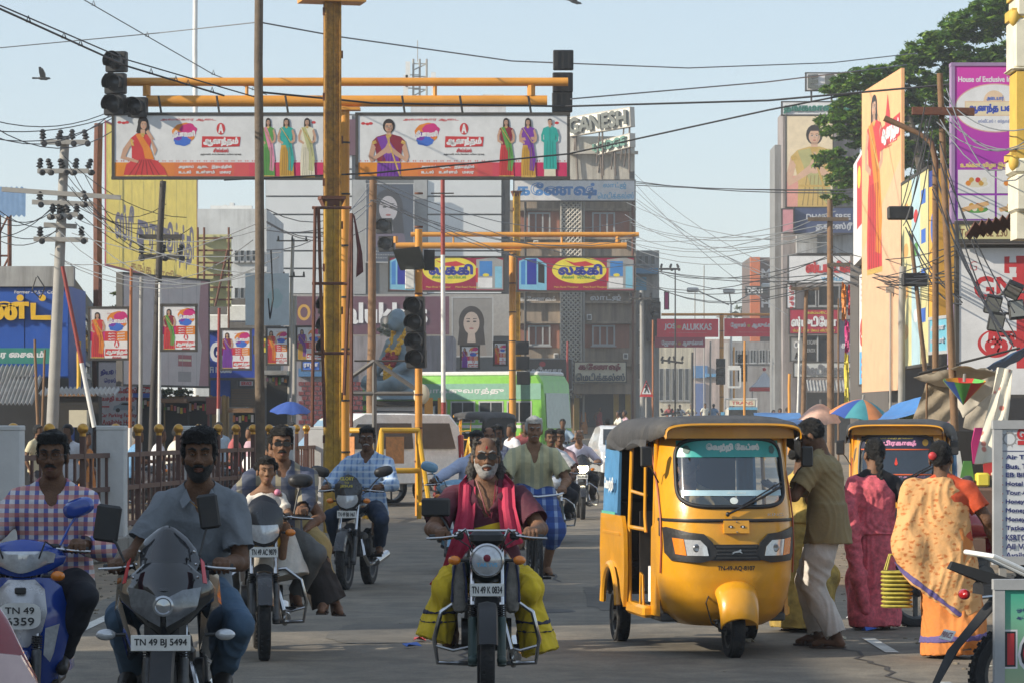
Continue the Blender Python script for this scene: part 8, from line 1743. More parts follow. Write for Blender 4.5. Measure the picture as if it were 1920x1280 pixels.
# ------------------------------------------------------------------ cars, bus, truck
def carbody(ol,wf,m,parent,name='body'):
 c=(sum(p[0] for p in ol)/len(ol),sum(p[1] for p in ol)/len(ol))
 L=[(-wf(z),y,z) for y,z in ol];Rr=[(wf(z),y,z) for y,z in ol]
 sh=lambda pts,k,f: [(x*f,c[0]+(y-c[0])*k,c[1]+(z-c[1])*k) for x,y,z in pts]
 return MB().loft([sh(L,.97,1.0),sh(L,1.0,.94),sh(Rr,1.0,.94),sh(Rr,.97,1.0)]).build(name,m,parent)
def sidepanel(poly,wf,m,parent,name,off=.006,sides=(-1,1)):
 for sg in sides:
  q=MB().prism(poly,.0);q.v=[(sg*(wf(z)+off),x,z) for x,y,z in q.v];q.build(name,m,parent)
def tyre4(t,ys,r,w,x):
 for y in ys:
  for sg in (-1,1): wheel(t,y,r,w,'wheel',5,x=sg*x)
t=thing('utility_car','white utility car crossing behind the yellow barricades','car',(XP(655,64),65.2,GZ(65)),R(-58));wf=lambda z: .86 if z < 1.05 else .86-.14*(z-1.05)/.8
carbody([(-2.1,.42),(-2.16,.75),(-2.05,1.0),(-.95,1.13),(-.38,1.76),(-.1,1.88),(1.9,1.86),(2.1,1.6),(2.15,1.0),(2.12,.45)],wf,mat('car_cream',(.78,.77,.73),.25,coat=.5,dirt=.12),t)
for pg in ([(-.72,1.16),(.05,1.16),(.05,1.66),(-.3,1.66)],[(.13,1.16),(.95,1.16),(.95,1.68),(.13,1.68)],[(1.03,1.16),(1.95,1.16),(1.85,1.68),(1.03,1.68)]): sidepanel(pg,wf,GLS,t,'side_window',-.02+.03)
MB().add([(-.72,-.97,1.16),(.72,-.97,1.16),(.68,-.42,1.74),(-.68,-.42,1.74)],[(0,1,2,3)]).build('windscreen',mat('screen_blue',(.2,.3,.4),.1),t)
for sg in (-1,1): MB().box((sg*.80,2.1,1.15),(.1,.12,.6),ch=.03).build('tail_lamp',mat('lamp_red',(.35,.01,.01),.2,coat=.5),t)
MB().box((0,2.16,.55),(1.6,.14,.22),ch=.04).build('rear_bumper',PLW(),t);MB().box((0,-2.14,.55),(1.6,.14,.22),ch=.04).build('front_bumper',PLW(),t);tyre4(t,(-1.35,1.35),.34,.2,.76);mb=MB();mb.tube([(-.6,-.1,1.93),(-.6,1.8,1.92)],.02,6);mb.build('roof_rail',BLK(),t)
t=thing('hatchback','white hatchback half hidden behind the front auto rickshaw','car',(XP(1180,78),79.9,GZ(79)),R(4));wf=lambda z: .82 if z < .95 else .82-.16*(z-.95)/.55
carbody([(-1.85,.35),(-1.92,.6),(-1.8,.85),(-.95,1.0),(-.3,1.42),(.3,1.5),(1.2,1.46),(1.75,1.05),(1.85,.6),(1.8,.35)],wf,mat('car_white',(.7,.7,.7),.2,coat=.6),t)
MB().add([(-.68,-.93,1.03),(.68,-.93,1.03),(.62,-.34,1.41),(-.62,-.34,1.41)],[(0,1,2,3)]).build('windscreen',GLS,t)
for sg in (-1,1): MB().ball((sg*.62,-1.8,.72),(.16,.1,.1)).build('headlight',LENS(),t);MB().box((sg*.45,-1.92,.45),(.35,.05,.12),ch=.02).build('fog_vent',BLK(),t)
MB().box((0,-1.915,.55),(.8,.04,.12)).build('grille',BLK(),t);tyre4(t,(-1.2,1.2),.29,.18,.72);plate(t,'TN 49',(0,-1.95,.42),.5,.1)
t=thing('city_bus','green and white town bus beyond the striped pole','bus',(XP(872,101),102.2,GZ(101)),R(68));wf=lambda z: 1.18
BG=mat('bus_green',(.2,.5,.07),.35,coat=.3,dirt=.15)
carbody([(-3.1,.45),(-3.2,1.1),(-3.1,2.6),(-2.95,2.85),(3.0,2.85),(3.1,2.6),(3.1,.45)],wf,BG,t);MB().box((0,0,2.9),(2.2,5.9,.16),ch=.05).build('roof',WHT,t)
sidepanel([(-3.05,2.1),(3.0,2.1),(3.0,2.6),(-3.05,2.6)],wf,mat('bus_band_teal',(.2,.4,.3),.5),t,'destination_band',.01);sidepanel([(-3.05,1.2),(3.0,1.2),(3.0,1.3),(-3.05,1.3)],wf,WHT,t,'white_band',.01)
for k in range(6): sidepanel([(-2.75+k*.96,1.36),(-1.9+k*.96,1.36),(-1.9+k*.96,2.05),(-2.75+k*.96,2.05)],wf,WFR,t,'window_frame',.012);sidepanel([(-2.7+k*.96,1.4),(-2.34+k*.96,1.4),(-2.34+k*.96,2.0),(-2.7+k*.96,2.0)],wf,GLS,t,'pane',.02);sidepanel([(-2.3+k*.96,1.4),(-1.95+k*.96,1.4),(-1.95+k*.96,2.0),(-2.3+k*.96,2.0)],wf,GLS,t,'pane',.02)
for k in range(5): sidepanel([(-2.6+k*1.1+.3*math.cos(a),.9+.22*math.sin(a)+.06*math.sin(3*a)) for a in [q*math.pi/8 for q in range(16)]],wf,[YELLOW,ORANGE,WHITE,YELLOW,LIME][k],t,'painted_flower',.012)
mb=MB();letters(mb,'அரசு போக்குவரத்து',-2.4,2.25,4.2,.22,bold=.03);mb.v=[(-1.195+y,-x if False else x,z) for x,y,z in mb.v];mb.v=[(x,-y,z) for x,y,z in mb.v];mb.build('lettering',WHITE,t)
MB().add([(-1.05,-3.21,1.2),(1.05,-3.21,1.2),(1.0,-3.14,2.3),(-1.0,-3.14,2.3)],[(0,1,2,3)]).build('windscreen',mat('screen_pale',(.28,.36,.36),.1),t);tyre4(t,(-2.0,1.7),.48,.26,1.05)
for sg in (-1,1): MB().ball((sg*.85,-3.2,.85),(.14,.06,.14)).build('headlight',LENS(),t)
t=thing('mini_truck','small white goods truck with a roof board far down the road','truck',(XP(1394,150),151,GZ(150)),R(0))
MB().box((0,0,1.05),(1.55,1.3,1.2),ch=.12).build('cab',mat('truck_cream',(.5,.48,.42),.4),t);MB().add([(-.68,-.66,1.12),(.68,-.66,1.12),(.66,-.66,1.55),(-.66,-.66,1.55)],[(0,1,2,3)]).build('windscreen',GLS,t);MB().box((0,-.665,1.6),(1.35,.03,.12)).build('blue_visor',LBLUE,t)
MB().box((0,1.9,1.0),(1.6,2.4,.9)).build('load_bed',mat('truck_blue',(.05,.2,.35),.5),t);MB().tube([(-.75,.5,1.5),(-.75,.5,2.05),(.75,.5,2.05),(.75,.5,1.5)],.04,6).build('rack',WHT,t)
rb=MB().box((0,-.2,1.86),(1.2,.05,.26)).build('roof_board',CREAM,t);letters(MB(),'TRANS',-.5,1.78,1.,.16,y=-.235).build('lettering',RED,t);tyre4(t,(-.2,2.2),.3,.2,.65)
# ------------------------------------------------------------------ tree, stalls, umbrellas, barricades
def tree(name,label,base,d,trunk_pts,blobs,dens,leaf,cols,seed,dep=1.):
 t=thing(name,label,'tree',(XP(base[0],d),d,GZ(d)));o=Vector(t.location);rg=np.random.RandomState(seed)
 bark=mat('bark_dark',(.08,.065,.05),.9,var=.3,nscale=8,bump=.6);k=d/F
 for pts,r in trunk_pts:
  w=[P(x,y,d+dz)-o if y is not None else Vector((0,0,0)) for x,y,dz in pts];n=len(w);MB().tube(w,[r*(1-.75*i/(n-1)) for i in range(n)],8).build('trunk' if r > .3 else 'limb',bark,t)
 V=[];tot=0
 for bi,(px,py,r) in enumerate(blobs):
  c=np.array(P(px,py,d)-o);R_=r*k;n=int(dens*(r/50)**2)
  nc=max(6,n//60);u=rg.normal(size=(nc,3));u /= np.linalg.norm(u,axis=1)[:,None];cc=c+u*np.array([R_,R_*1.1*dep,R_*.62])*rg.uniform(.45,1.05,(nc,1))
  cc[:,1] += rg.uniform(-1,1,nc)*R_*dep
  q=rg.randint(0,nc,n);pts=cc[q]+rg.normal(size=(n,3))*np.array([.30,.30,.10])*R_*.62*.5*(50/r)**.5
  V.append(pts)
 Pn=np.concatenate(V);n=len(Pn);th=rg.uniform(0,6.283,n);tl=rg.normal(0,.42,n);tl2=rg.normal(0,.42,n)
 a=np.stack([np.cos(th),np.sin(th),tl],1);b=np.stack([-np.sin(th),np.cos(th),tl2],1)
 s=rg.uniform(.6,1.3,n)[:,None]*leaf
 q=np.stack([Pn-a*s,Pn-b*s*.42,Pn+a*s,Pn+b*s*.42],1).reshape(-1,3)
 me=bpy.data.meshes.new('crown');me.vertices.add(4*n);me.loops.add(4*n);me.polygons.add(n);me.vertices.foreach_set('co',q.astype('f4').ravel());me.loops.foreach_set('vertex_index',np.arange(4*n,dtype='i4'));me.polygons.foreach_set('loop_start',np.arange(0,4*n,4,dtype='i4'))
 for i,c in enumerate(cols):
  m=mat('leaf_%s_%d' % (name,i),c,.55,var=.25,nscale=1.5)
  if m.name not in _LF:
   _LF.add(m.name);N,L,bs=nodes_of(m);tr=N.new('ShaderNodeBsdfTranslucent');L.new(bs.inputs['Base Color'].links[0].from_socket,tr.inputs['Color']);mx=N.new('ShaderNodeMixShader');mx.inputs[0].default_value=.3;L.new(bs.outputs[0],mx.inputs[1]);L.new(tr.outputs[0],mx.inputs[2]);L.new(mx.outputs[0],N['Material Output'].inputs['Surface'])
  me.materials.append(m)
 me.polygons.foreach_set('material_index',np.digitize(rg.rand(n),[.5,.8][:len(cols)-1]).astype('i4'));me.update(calc_edges=True)
 c=bpy.data.objects.new('crown',me);COL.objects.link(c);c.parent=t;return t
_LF=set()
tree('rain_tree','great spreading dark green tree behind the right hand hoardings',(1745,0),106,
 [([(1745,None,0),(1742,640,0),(1735,480,0)],.55),([(1735,480,0),(1700,380,0),(1650,310,0),(1600,250,0)],.28),([(1735,480,0),(1760,340,0),(1800,220,0),(1850,130,1)],.28),([(1735,480,0),(1735,350,-1),(1710,240,-1),(1690,160,0)],.24),([(1720,430,0),(1640,390,0),(1585,370,0)],.16),([(1742,430,1),(1790,330,2),(1850,270,2)],.2),([(1715,400,0),(1660,350,1),(1630,330,1)],.1)],
 [(1575,165,32),(1615,150,38),(1568,235,36),(1600,205,48),(1555,300,30),(1592,325,44),(1568,372,24),(1640,190,50),(1680,140,44),(1725,105,46),(1775,75,52),(1835,45,60),(1890,15,60),(1940,20,80),(1700,205,56),(1760,165,58),(1830,130,66),(1900,110,60),(1710,285,48),(1770,245,56),(1745,345,40),(1660,255,46),(1640,300,40),(1800,310,50),(1690,350,36),(1620,250,44),(1715,400,30)],4200,.115,[(.12,.24,.022),(.055,.145,.014),(.22,.33,.045)],5)
tree('distant_tree','small distant tree between the far lamp post and the orange hotel fin',(1388,0),300,[([(1388,None,0),(1388,640,0)],.3)],[(1388,585,16),(1375,592,10),(1400,592,10)],900,.3,[(.06,.09,.04),(.045,.07,.03)],8)
tree('shrub','overgrown shrub on top of the ochre wall',(325,0),84,[([(325,None,0),(325,745,0)],.06)],[(320,735,22),(345,738,18),(300,738,14)],1100,.1,[(.06,.08,.025),(.1,.11,.05)],3)
tree('potted_plant','leafy plant beside the black water tank',(728,0),147,[([(728,632,0),(728,622,0)],.1)],[(728,618,14)],1500,.2,[(.06,.1,.03),(.09,.13,.05)],9)
tree('creeper','bright green creeper between the rusty post and the faded hoarding',(222,0),84,[([(222,None,0),(222,560,0)],.08)],[(220,545,16),(222,580,14),(221,615,12)],1200,.1,[(.11,.15,.03),(.07,.11,.03)],12)
def sheetcloth(name,label,c,m,sag=.1,n=16,rip=.009,cat='tarpaulin',group=None,seed=1):
 """cloth hung between four points a b / d c with sag and ripples"""
 a,b,e,d=[Vector(p) for p in c];g=[]
 for i in range(n+1):
  v=i/n;row=[]
  for j in range(n+1):
   u=j/n;p=a*(1-u)*(1-v)+b*u*(1-v)+e*u*v+d*(1-u)*v;w=16*u*(1-u)*v*(1-v)
   row.append(p+Vector((rip*math.sin(u*17+seed+v*3),rip*1.5*math.sin(u*13+v*9+seed*2),-sag*w+rip*math.sin(v*15+u*4+seed))))
  g.append(row)
 mb=MB();mb.loft([r+[p+Vector((.004,.012,-.006)) for p in r[::-1]] for r in g]);return tag(mb.build(name,m,smooth=60),label,cat,group)
BEI=cloth('tarp_beige',(.5,.44,.35));TAN=cloth('tarp_tan',(.36,.3,.22));TWH=mat('tarp_white',(.62,.58,.5),.8,var=.1,nscale=4,dirt=.3);TBL=mat('tarp_blue',(.05,.19,.48),.5,var=.15,nscale=4);TYE=mat('tarp_yellow',(.6,.45,.05),.6);TPAT=mat('cloth_patterned',(.62,.57,.46),.85,var=.1,nscale=5);N_,L_,bb=nodes_of(TPAT)
vo=N_.new('ShaderNodeTexVoronoi');vo.inputs['Scale'].default_value=7;tc=N_.new('ShaderNodeTexCoord');L_.new(tc.outputs['Object'],vo.inputs['Vector']);rp=N_.new('ShaderNodeValToRGB');e=rp.color_ramp.elements;e[0].position=.16;e[0].color=(.45,.16,.12,1);e[1].position=.26;e[1].color=(.62,.57,.46,1);L_.new(vo.outputs['Distance'],rp.inputs[0]);L_.new(rp.outputs[0],bb.inputs['Base Color'])
pole('awning_beam','long thin awning beam sloping over the cloth stalls at the right',(1912,652),(1722,700),43,5,DARKP,'beam')
sheetcloth('tarpaulin','beige canvas awning under the sloping beam at the right',[P(1712,708,46),P(1800,684,41),P(1880,700,42),P(1765,722,47)],BEI,.12)
sheetcloth('tarpaulin','cream canvas sheet draped in a peak above the inverted umbrella',[P(1770,708,44.5),P(1840,688,44),P(1895,700,44),P(1806,782,44.5)],TWH,.05)
sheetcloth('tarpaulin','cream canvas flap hanging behind the inverted umbrella',[P(1826,700,45),P(1892,702,45),P(1872,815,45),P(1806,800,45)],BEI,.05)
sheetcloth('tarpaulin','tan cloth hanging from the thin post left of the inverted umbrella',[P(1736,714,46),P(1806,730,46),P(1790,800,46),P(1712,786,46)],TAN,.0,rip=.012)
sheetcloth('hanging_cloth','cream cloth printed with reddish motifs hanging at the right edge',[P(1868,690,34),P(1900,690,34),P(1880,860,33.5),P(1828,868,33.5)],TPAT,0,rip=.012,cat='cloth')
sheetcloth('tarpaulin','blue tarpaulin edge above the stalls at the right border',[P(1848,690,37),P(1935,640,34),P(1935,660,35),P(1870,694,38)],TBL,.03)
sheetcloth('tarpaulin','blue tarpaulin stretched right of the striped umbrella',[P(1672,760,50),P(1748,735,48),P(1738,770,47),P(1640,792,48)],TBL,.05)
sheetcloth('tarpaulin','yellow tarpaulin under the blue one',[P(1690,780,48.5),P(1745,758,48.5),P(1742,780,47.5),P(1680,790,47.5)],TYE,.02)
sheetcloth('tarpaulin','bright blue tarpaulin behind the front auto rickshaw hood',[P(1412,774,62),P(1500,772,62),P(1508,800,58),P(1420,800,58)],TBL,.03)
pole('stall_post','thin wooden stall post beside the tan cloth',(1738,712),(1736,None),45.8,5,WOODB)
pole('stall_post','thin wooden stall post behind the cream flap',(1886,700),(1884,None),42.4,5,WOODB)
def umbrella(label,px,py,d,w,hgt,cols,tilt=0,inv=False,ng=8,stick=True):
 t=thing('umbrella' if stick else 'hanging_umbrella',label,'umbrella',P(px,py,d));t.rotation_euler=(R(8),tilt,R(10));r=w/2*d/F;h=hgt*d/F
 for k in range(ng):
  a0,a1=2*math.pi*k/ng,2*math.pi*(k+1)/ng;rows=[]
  for i in range(7):
   f=i/6;rr=r*f;z=-h*(f**1.7) if not inv else h*f-h
   rows.append([Vector((rr*math.cos(a0+(a1-a0)*j/4),rr*math.sin(a0+(a1-a0)*j/4),z+.06*r*math.sin(math.pi*j/4)*f*f*(1 if not inv else -.3))) for j in range(5)])
  mb=MB();mb.loft([q+[p-Vector((0,0,.008)) for p in q[::-1]] for q in rows],cap=False);mb.build('canopy_panel',cols[k % len(cols)],t)
 MB().cyl((0,0,.08),(0,0,-(t.location.z-GZ(d)) if stick else -.02),.02,n=8).build('stick',GREYP,t);return t
UO=mat('umb_orange',(.6,.22,.08),.7);UT=mat('umb_teal',(.06,.28,.32),.7);UY=mat('umb_yellow',(.55,.45,.08),.7);UP=mat('umb_pink',(.58,.36,.28),.75,var=.15,nscale=20);UB=mat('umb_blue',(.03,.08,.32),.6)
umbrella('large orange, teal and yellow umbrella above the second auto rickshaw',1618,748,52,118,34,[UO,UT,UY,UO,UB,UT],R(6))
umbrella('pale pink checked umbrella left of the brown utility pole',1538,756,60,80,34,[UP,UP])
umbrella('blue advertising umbrella behind the tall wooden pole',545,752,74,78,20,[UB,UB,MATS['umb_blue']])
umbrella('small upturned multicoloured umbrella hanging from the cream canvas',1808,712,41,80,46,[mat('umb_green',(.1,.4,.08),.6),mat('umb_red',(.5,.03,.02),.6),mat('umb_amber',(.6,.25,.02),.6),mat('umb_lime',(.3,.5,.15),.6),UB],inv=True,stick=False,ng=8)
t=thing('market_canopy','white pointed canopy with a red valance far down the street','canopy',P(1433,725,172));s=172/F
mb=MB();mb.loft([[(x*w,y*w,z) for x,y in ((-1,-1),(1,-1),(1,1),(-1,1))] for w,z in ((.72,0),(.45,.25),(.2,.6),(.06,.8))]);mb.build('top',mat('canopy_grey',(.45,.45,.46),.7),t);MB().box((0,0,-.12),(1.5,1.5,.2)).build('valance',RED,t);MB().ball((0,0,.95),.1).build('finial',RED,t)
for x in (-.7,.7): MB().cyl((x,-.7,0),(x,-.7,-(t.location.z-GZ(172))),.03,n=6).build('post',GREYP,t)
# goods hung along the stall
t=thing('market_stall','dark cloth stall with hanging pink, white and green garments at the right','stall',(XP(1850,40),40,0));s=40/F;rr=random.Random(8)
MB().box((.9,.6,.8),(2.8,.1,1.6)).build('stall_shade_sheet',mat('stall_dark',(.02,.018,.016),.9),t);MB().box((.6,-.1,.45),(2.0,.7,.9),ch=.03).build('table',mat('stall_table',(.12,.07,.05),.8),t)  # the near-black sheet paints the shade under the tarpaulins
for q in range(14):
 c=[PINK,WHT,GREEN,MAG,RED,CREAM,TEAL,YELLOW][q % 8];x=-.55+q*.14;z=1.75-.25*(q % 3)-rr.random()*.15
 mb=MB();mb.loft([[(x-.05,-.2-.02*q % 3,z),(x+.05,-.2,z),(x+.05,-.17,z),(x-.05,-.17,z)],[(x-.09,-.22,z-.2),(x+.08,-.21,z-.2),(x+.08,-.18,z-.2),(x-.09,-.18,z-.2)],[(x-.07,-.2,z-.45),(x+.1,-.2,z-.43),(x+.1,-.17,z-.43),(x-.07,-.17,z-.45)]]);mb.build('hung_garment',c,t)
for q in range(9): MB().box((-.3+q*.2,-.3,.96+.04*(q % 3)),(.16,.2,.12+.05*(q % 2)),ch=.02).build('folded_stack',[PINK,YELLOW,CREAM,RED,TEAL][q % 5],t)
# barricades
BYE=mat('barricade_yellow',(.64,.36,.015),.4,var=.08,dirt=.35,dirtcol=(.3,.14,.02))
def barricade(label,x0,x1,yt,yb,d,rz):
 t=thing('barricade',label,'barricade',(XP((x0+x1)/2,d),d,0),rz,'yellow tube barricades');w=(x1-x0)*d/F;h=ZP(yt,d)
 for sg in (-1,1):
  for yy in (-1,1): MB().tube([(sg*w*.36,0,h),(sg*w*.5,yy*.35,0)],.045,8).build('leg',BYE,t)
  MB().box((sg*w*.46,0,.28),(.05,.5,.05)).build('brace',BYE,t)
 for z in (h,h*.55): MB().cyl((-w*.38,0,z),(w*.38,0,z),.05,n=10).build('rail',BYE,t)
 MB().box((-w*.12,-.06,h*.78),(w*.35,.02,h*.3)).build('notice_plate',mat('plate_orange',(.6,.25,.08),.5,var=.3,nscale=12),t);return t
barricade('yellow tube barricade right of the blue check shirt rider',700,800,806,972,57,R(20));barricade('yellow tube barricade between the rusty column and the blue check shirt rider',622,705,806,960,58,R(-25));barricade('yellow tube barricade behind the man in the pale blue shirt',868,925,822,900,72,R(40))
t=thing('road_railing','low black and red pipe railing at the foot of the striped pole','railing',(XP(855,69),69,GZ(69)))
for z,m_ in ((.72,DARKP),(.4,REDP),(.1,REDP)): MB().cyl((-.5,0,z),(.9,0,z),.03,n=8).build('rail',m_,t)
for x in (-.45,.2,.85): MB().cyl((x,0,0),(x,0,.75),.03,n=8).build('post',REDP,t)
# warning sign, far lamps
t=thing('crossing_sign','red bordered triangular pedestrian crossing sign beside the lodge','road sign',(XP(1212,121),121,GZ(121)));zc=ZP(743,121)-GZ(121);s=121/F
MB().cyl((0,.05,0),(0,.05,zc+.5),.04,n=8).build('post',GREYP,t);tri=lambda k,z0: [(-13*s*k,z0),(13*s*k,z0),(0,z0+31*s*k)]
MB().prism(tri(1,zc),.03).build('red_border',RED,t);MB().prism(tri(.7,zc+.1),.0,0,Matrix.Translation((0,-.01,0))).build('white_face',WHITE,t)
mb=MB();zc += .14;mb.prism([(-.02,.33),(.03,.33),(.045,.18),(.1,.02),(.07,.0),(.01,.14),(-.06,0),(-.09,.02),(-.03,.18),(-.08,.2),(-.06,.24)],0,0,Matrix.Translation((0,-.02,zc)));mb.ball((.0,-.02,zc+.38),(.035,.01,.035));mb.build('walking_figure',BLACK,t)
t=thing('street_lamp','tall twin armed street lamp beyond the red jewellery gantry','street lamp',(XP(1371,185),185,GZ(185)));s=185/F;zb=ZP(572,185)-GZ(185)
MB().cyl((0,0,0),(0,0,zb),.08,.05,10).build('mast',WHT,t)
for pts,c in ((((-4,0),(-66,28)),WHT),(((0,0),(-4,26)),WHT),(((0,0),(62,36)),WHT)):
 (xa,za),(xb,zb2)=pts;MB().tube([(xa*s,0,zb+za*s),(xb*s,0,zb+zb2*s)],.04,6).build('arm',GREYP,t);MB().box(((xb-6*(1 if xb < -10 else (-1 if xb > 10 else 0)))*s,0,zb+zb2*s),(22*s,.35,9*s),ch=.06).build('lamp_head',mat('lamp_white',(.6,.6,.58),.4),t)
pole('far_pole','slim distant pole above the red jewellery gantry',(1320,498),(1320,None),210,2.5,GREYP);pole('far_pole','shorter slim distant pole left of the far street lamp',(1303,548),(1303,None),205,2.5,GREYP)
for i,(x,y0,d,w,m_,lb) in enumerate(((1298,660,160,5,SIGB,'black pole below the English jewellery banner'),(1332,640,190,4,GREYP,'grey pole left of the jewellery gantry column'),(1396,640,150,5,ORG,'orange pole with white band right of the jewellery gantry column'),(1376,650,168,4,ORG,'orange pole just right of the jewellery gantry column'),(1224,600,145,4,ORB,'rusty orange post beside the crossing sign'),(1064,640,140,5,REDP,'red and white post before the cream medical sign'),(1480,700,120,7,ORG,'short orange post under the stacked signs'),(1500,600,110,5,WHT,'slanting white tube post by the studio sign'),(1572,560,90,4,WOODB,'thin post beside the flags'))): pole('street_post',lb,(x,y0),(x-(6 if 'slant' in lb else 0),None),d,w,m_)
t=thing('notice_board','white empty notice frame below the Tamil jewellery banner','frame',P(1366,725,155));s=155/F
for x in (0,22): MB().box((x*s,0,18*s),(.08,.05,36*s)).build('side',WHT,t)
for z in (0,36): MB().box((11*s,.002,z*s),(22*s,.05,.1 if z == 0 else .22)).build('bar',WHT,t)
for i,(x,y0,y1,c) in enumerate(((1578,530,600,ORANGE),(1590,535,590,RED),(1597,520,700,RED),(1584,600,660,MAG),(1583,660,760,YELLOW))):
 sheetcloth('flag',['orange party flag','short red flag','long red flag','magenta streamer','yellow streamer'][i]+' hanging in the cluster right of the brown utility pole',[P(x,y0,88),P(x+9,y0+4,88),P(x+6,y1,88),P(x+1,y1,88)],c,0,6,.03,'flag','flags beside the brown utility pole')
 # wires
WM=mat('cable_black',(.016,.016,.018),.6);WG=mat('cable_grey',(.16,.17,.18),.6)
def wire(pts,r,label,group,m=WM,sag=.0,clips=0):
 P_=[P(*p) for p in pts];out=[]
 for i in range(len(P_)-1):
  for k in range(8):
   f=k/8;p=P_[i].lerp(P_[i+1],f);p.z -= sag*4*f*(1-f);out.append(p)
 out.append(P_[-1]);mb=MB();mb.tube(out,r,5)
 if clips:
  for k in range(clips): p=out[int((k+.5)/clips*(len(out)-1))];mb.tube([p+Vector((-.03,0,-.01)),p+Vector((0,0,.09)),p+Vector((.03,0,-.01))],.012,4)
 return tag(mb.build('overhead_wire',m),label,'wire',group)
wire([(-20,2,44),(236,112,53),(480,183,55)],.012,'upper of the paired clipped cables running to the tall gantry','cables at the upper left');wire([(-20,8,44),(236,124,53),(420,180,55)],.017,'lower, thicker of the paired clipped cables running to the tall gantry','cables at the upper left',clips=10)
wire([(140,-10,60),(400,140,66),(500,178,68)],.011,'thin clipped cable descending from the top edge past the white mast','cables at the upper left',WG,clips=5)
wire([(-20,92,58),(300,62,58),(484,42,50)],.010,'thin wire from the left border to the top of the tall wooden pole','cables at the upper left',WG)
wire([(486,42,50),(640,70,52),(960,115,58),(1290,128,66),(1560,118,74),(1720,100,80)],.013,'long thin wire sagging across the sky from the tall wooden pole to the great tree','long wires across the sky',WG)
wire([(486,173,50),(700,194,52),(1060,200,54),(1440,189,52),(1790,158,48),(1960,140,46)],.017,'thick black cable crossing the sky to the purple hoarding','long wires across the sky');wire([(1070,186,56),(1440,154,60),(1700,122,66)],.013,'middle wire from the right signal to the great tree','long wires across the sky',WG)
wire([(420,338,54),(700,325,54),(1066,289,54),(1440,207,52),(1620,172,50)],.015,'black cable slanting across the right textile hoarding and the sky','long wires across the sky')
rw=random.Random(21)
def bundle(n,a,b,d0,d1,jit,r,label,group,m=WM,sag=.3):
 for k in range(n):
  wire([(a[0]+rw.uniform(-jit[0],jit[0]),a[1]+rw.uniform(-jit[1],jit[1]),d0+rw.uniform(-2,2)),(b[0]+rw.uniform(-jit[0],jit[0]),b[1]+rw.uniform(-jit[1],jit[1]),d1+rw.uniform(-2,2))],r,label,group,m,sag*rw.uniform(.4,1.6))
bundle(5,(-20,245),(215,222),62,70,(0,22),.011,'thin wires fanning from the left border to the insulators of the concrete pole','wires left of the concrete pole')
bundle(9,(120,330),(320,440),70,72,(40,60),.009,'fine wires tangled between the concrete pole and the rusty dark armed post','tangle between the left poles',sag=.5)
bundle(8,(120,440),(500,470),70,60,(30,60),.009,'fine wires running right from the concrete pole to the tall wooden pole','tangle between the left poles',WG,.6)
bundle(6,(-20,420),(110,400),68,70,(0,50),.010,'wires entering low from the left border to the concrete pole','wires left of the concrete pole')
bundle(5,(500,420),(700,380),52,66,(0,50),.009,'fine wires between the tall wooden pole and the brown pole','wires before the silver showroom',WG)
bundle(6,(700,350),(1190,470),66,100,(10,70),.010,'fine wires sloping across the silver showroom and the lodge','wires before the silver showroom',WG,.4)
bundle(3,(1190,344),(1960,346),120,70,(0,4),.016,'parallel level wires from the lodge to the right hand hoardings','wires over the far street')
bundle(9,(1180,420),(1560,440),140,86,(10,45),.013,'wires of the loose bundle over the far street below the sky','wires over the far street',WG,.7)
bundle(8,(1190,500),(1560,505),140,86,(10,30),.014,'dark wires of the dense bundle above the red jewellery banners','wires over the far street',sag=.6)
bundle(5,(1190,350),(1480,560),140,110,(6,50),.013,'wires slanting down from the lodge roof to the studio building','wires over the far street',WG,.4)
bundle(8,(1560,490),(1790,500),84,44,(4,40),.009,'wires from the brown utility pole across the peach and lemon hoardings','wires before the right hoardings',sag=.25)
bundle(6,(1770,215),(1960,250),42,36,(14,50),.008,'pale slack wires looping from the tall brown pole over the purple hoarding','slack wires on the purple hoarding',WG,.5)
bundle(7,(1765,300),(1890,640),42,38,(20,60),.009,'cables dropping from the tall brown pole across the white GN hoarding','cables over the white hoarding',sag=.2)
bundle(3,(1700,420),(1800,560),53,43,(6,20),.011,'thick cable bundle hanging by the reddish leaning post','cables over the white hoarding',sag=.2)
bundle(5,(1740,215),(1700,400),42,53,(14,40),.009,'wires from the street lamp arm down to the reddish leaning post','wires before the right hoardings',WG,.2)
wire([(508,470,49),(512,560,49),(506,600,49),(503,560,49)],.012,'black cable loop hanging on the tall wooden pole','cable loops')
wire([(68,520,69.5),(60,545,69.5),(75,560,69.5),(84,540,69.5),(70,518,69.5)],.014,'dark coil of cable hung left of the concrete pole','cable loops')
# crows
def crow(label,p,s,ry):
 t=thing('crow',label,'bird',p);t.rotation_euler=(0,ry,0);m=mat('crow_black',(.015,.015,.017),.6)
 f=Field((-.4,-.15,-.15),(.4,.15,.15),.012);f.chain([(-.2,0,0),(-.05,0,.01),(.12,0,.01),(.2,0,.03)],[.02,.06,.055,.035],.02);f.ell((.22,0,.03),(.04,.035,.035),k=.02);f.cone((.25,0,.03),(.31,0,.02),.014,.004);f.cone((-.2,0,0),(-.34,0,-.01),.03,.035,.02);f.build('body',m,t)
 for sg in (-1,1): MB().loft([[(.1,sg*.03,.03),(-.08,sg*.03,.03),(-.08,sg*.03,.02),(.1,sg*.03,.02)],[(.06,sg*.16,.2),(-.12,sg*.16,.2),(-.12,sg*.16,.19),(.06,sg*.16,.19)],[(-.06,sg*.22,.38),(-.14,sg*.22,.37),(-.14,sg*.22,.36),(-.06,sg*.22,.37)]]).build('wing',m,t)
 t.scale=(s,s,s)
crow('black crow flying at the upper left of the sky',P(80,148,110),1.,R(5));crow('black crow at the top edge left of the right signal',P(1076,4,110),1.,R(20))
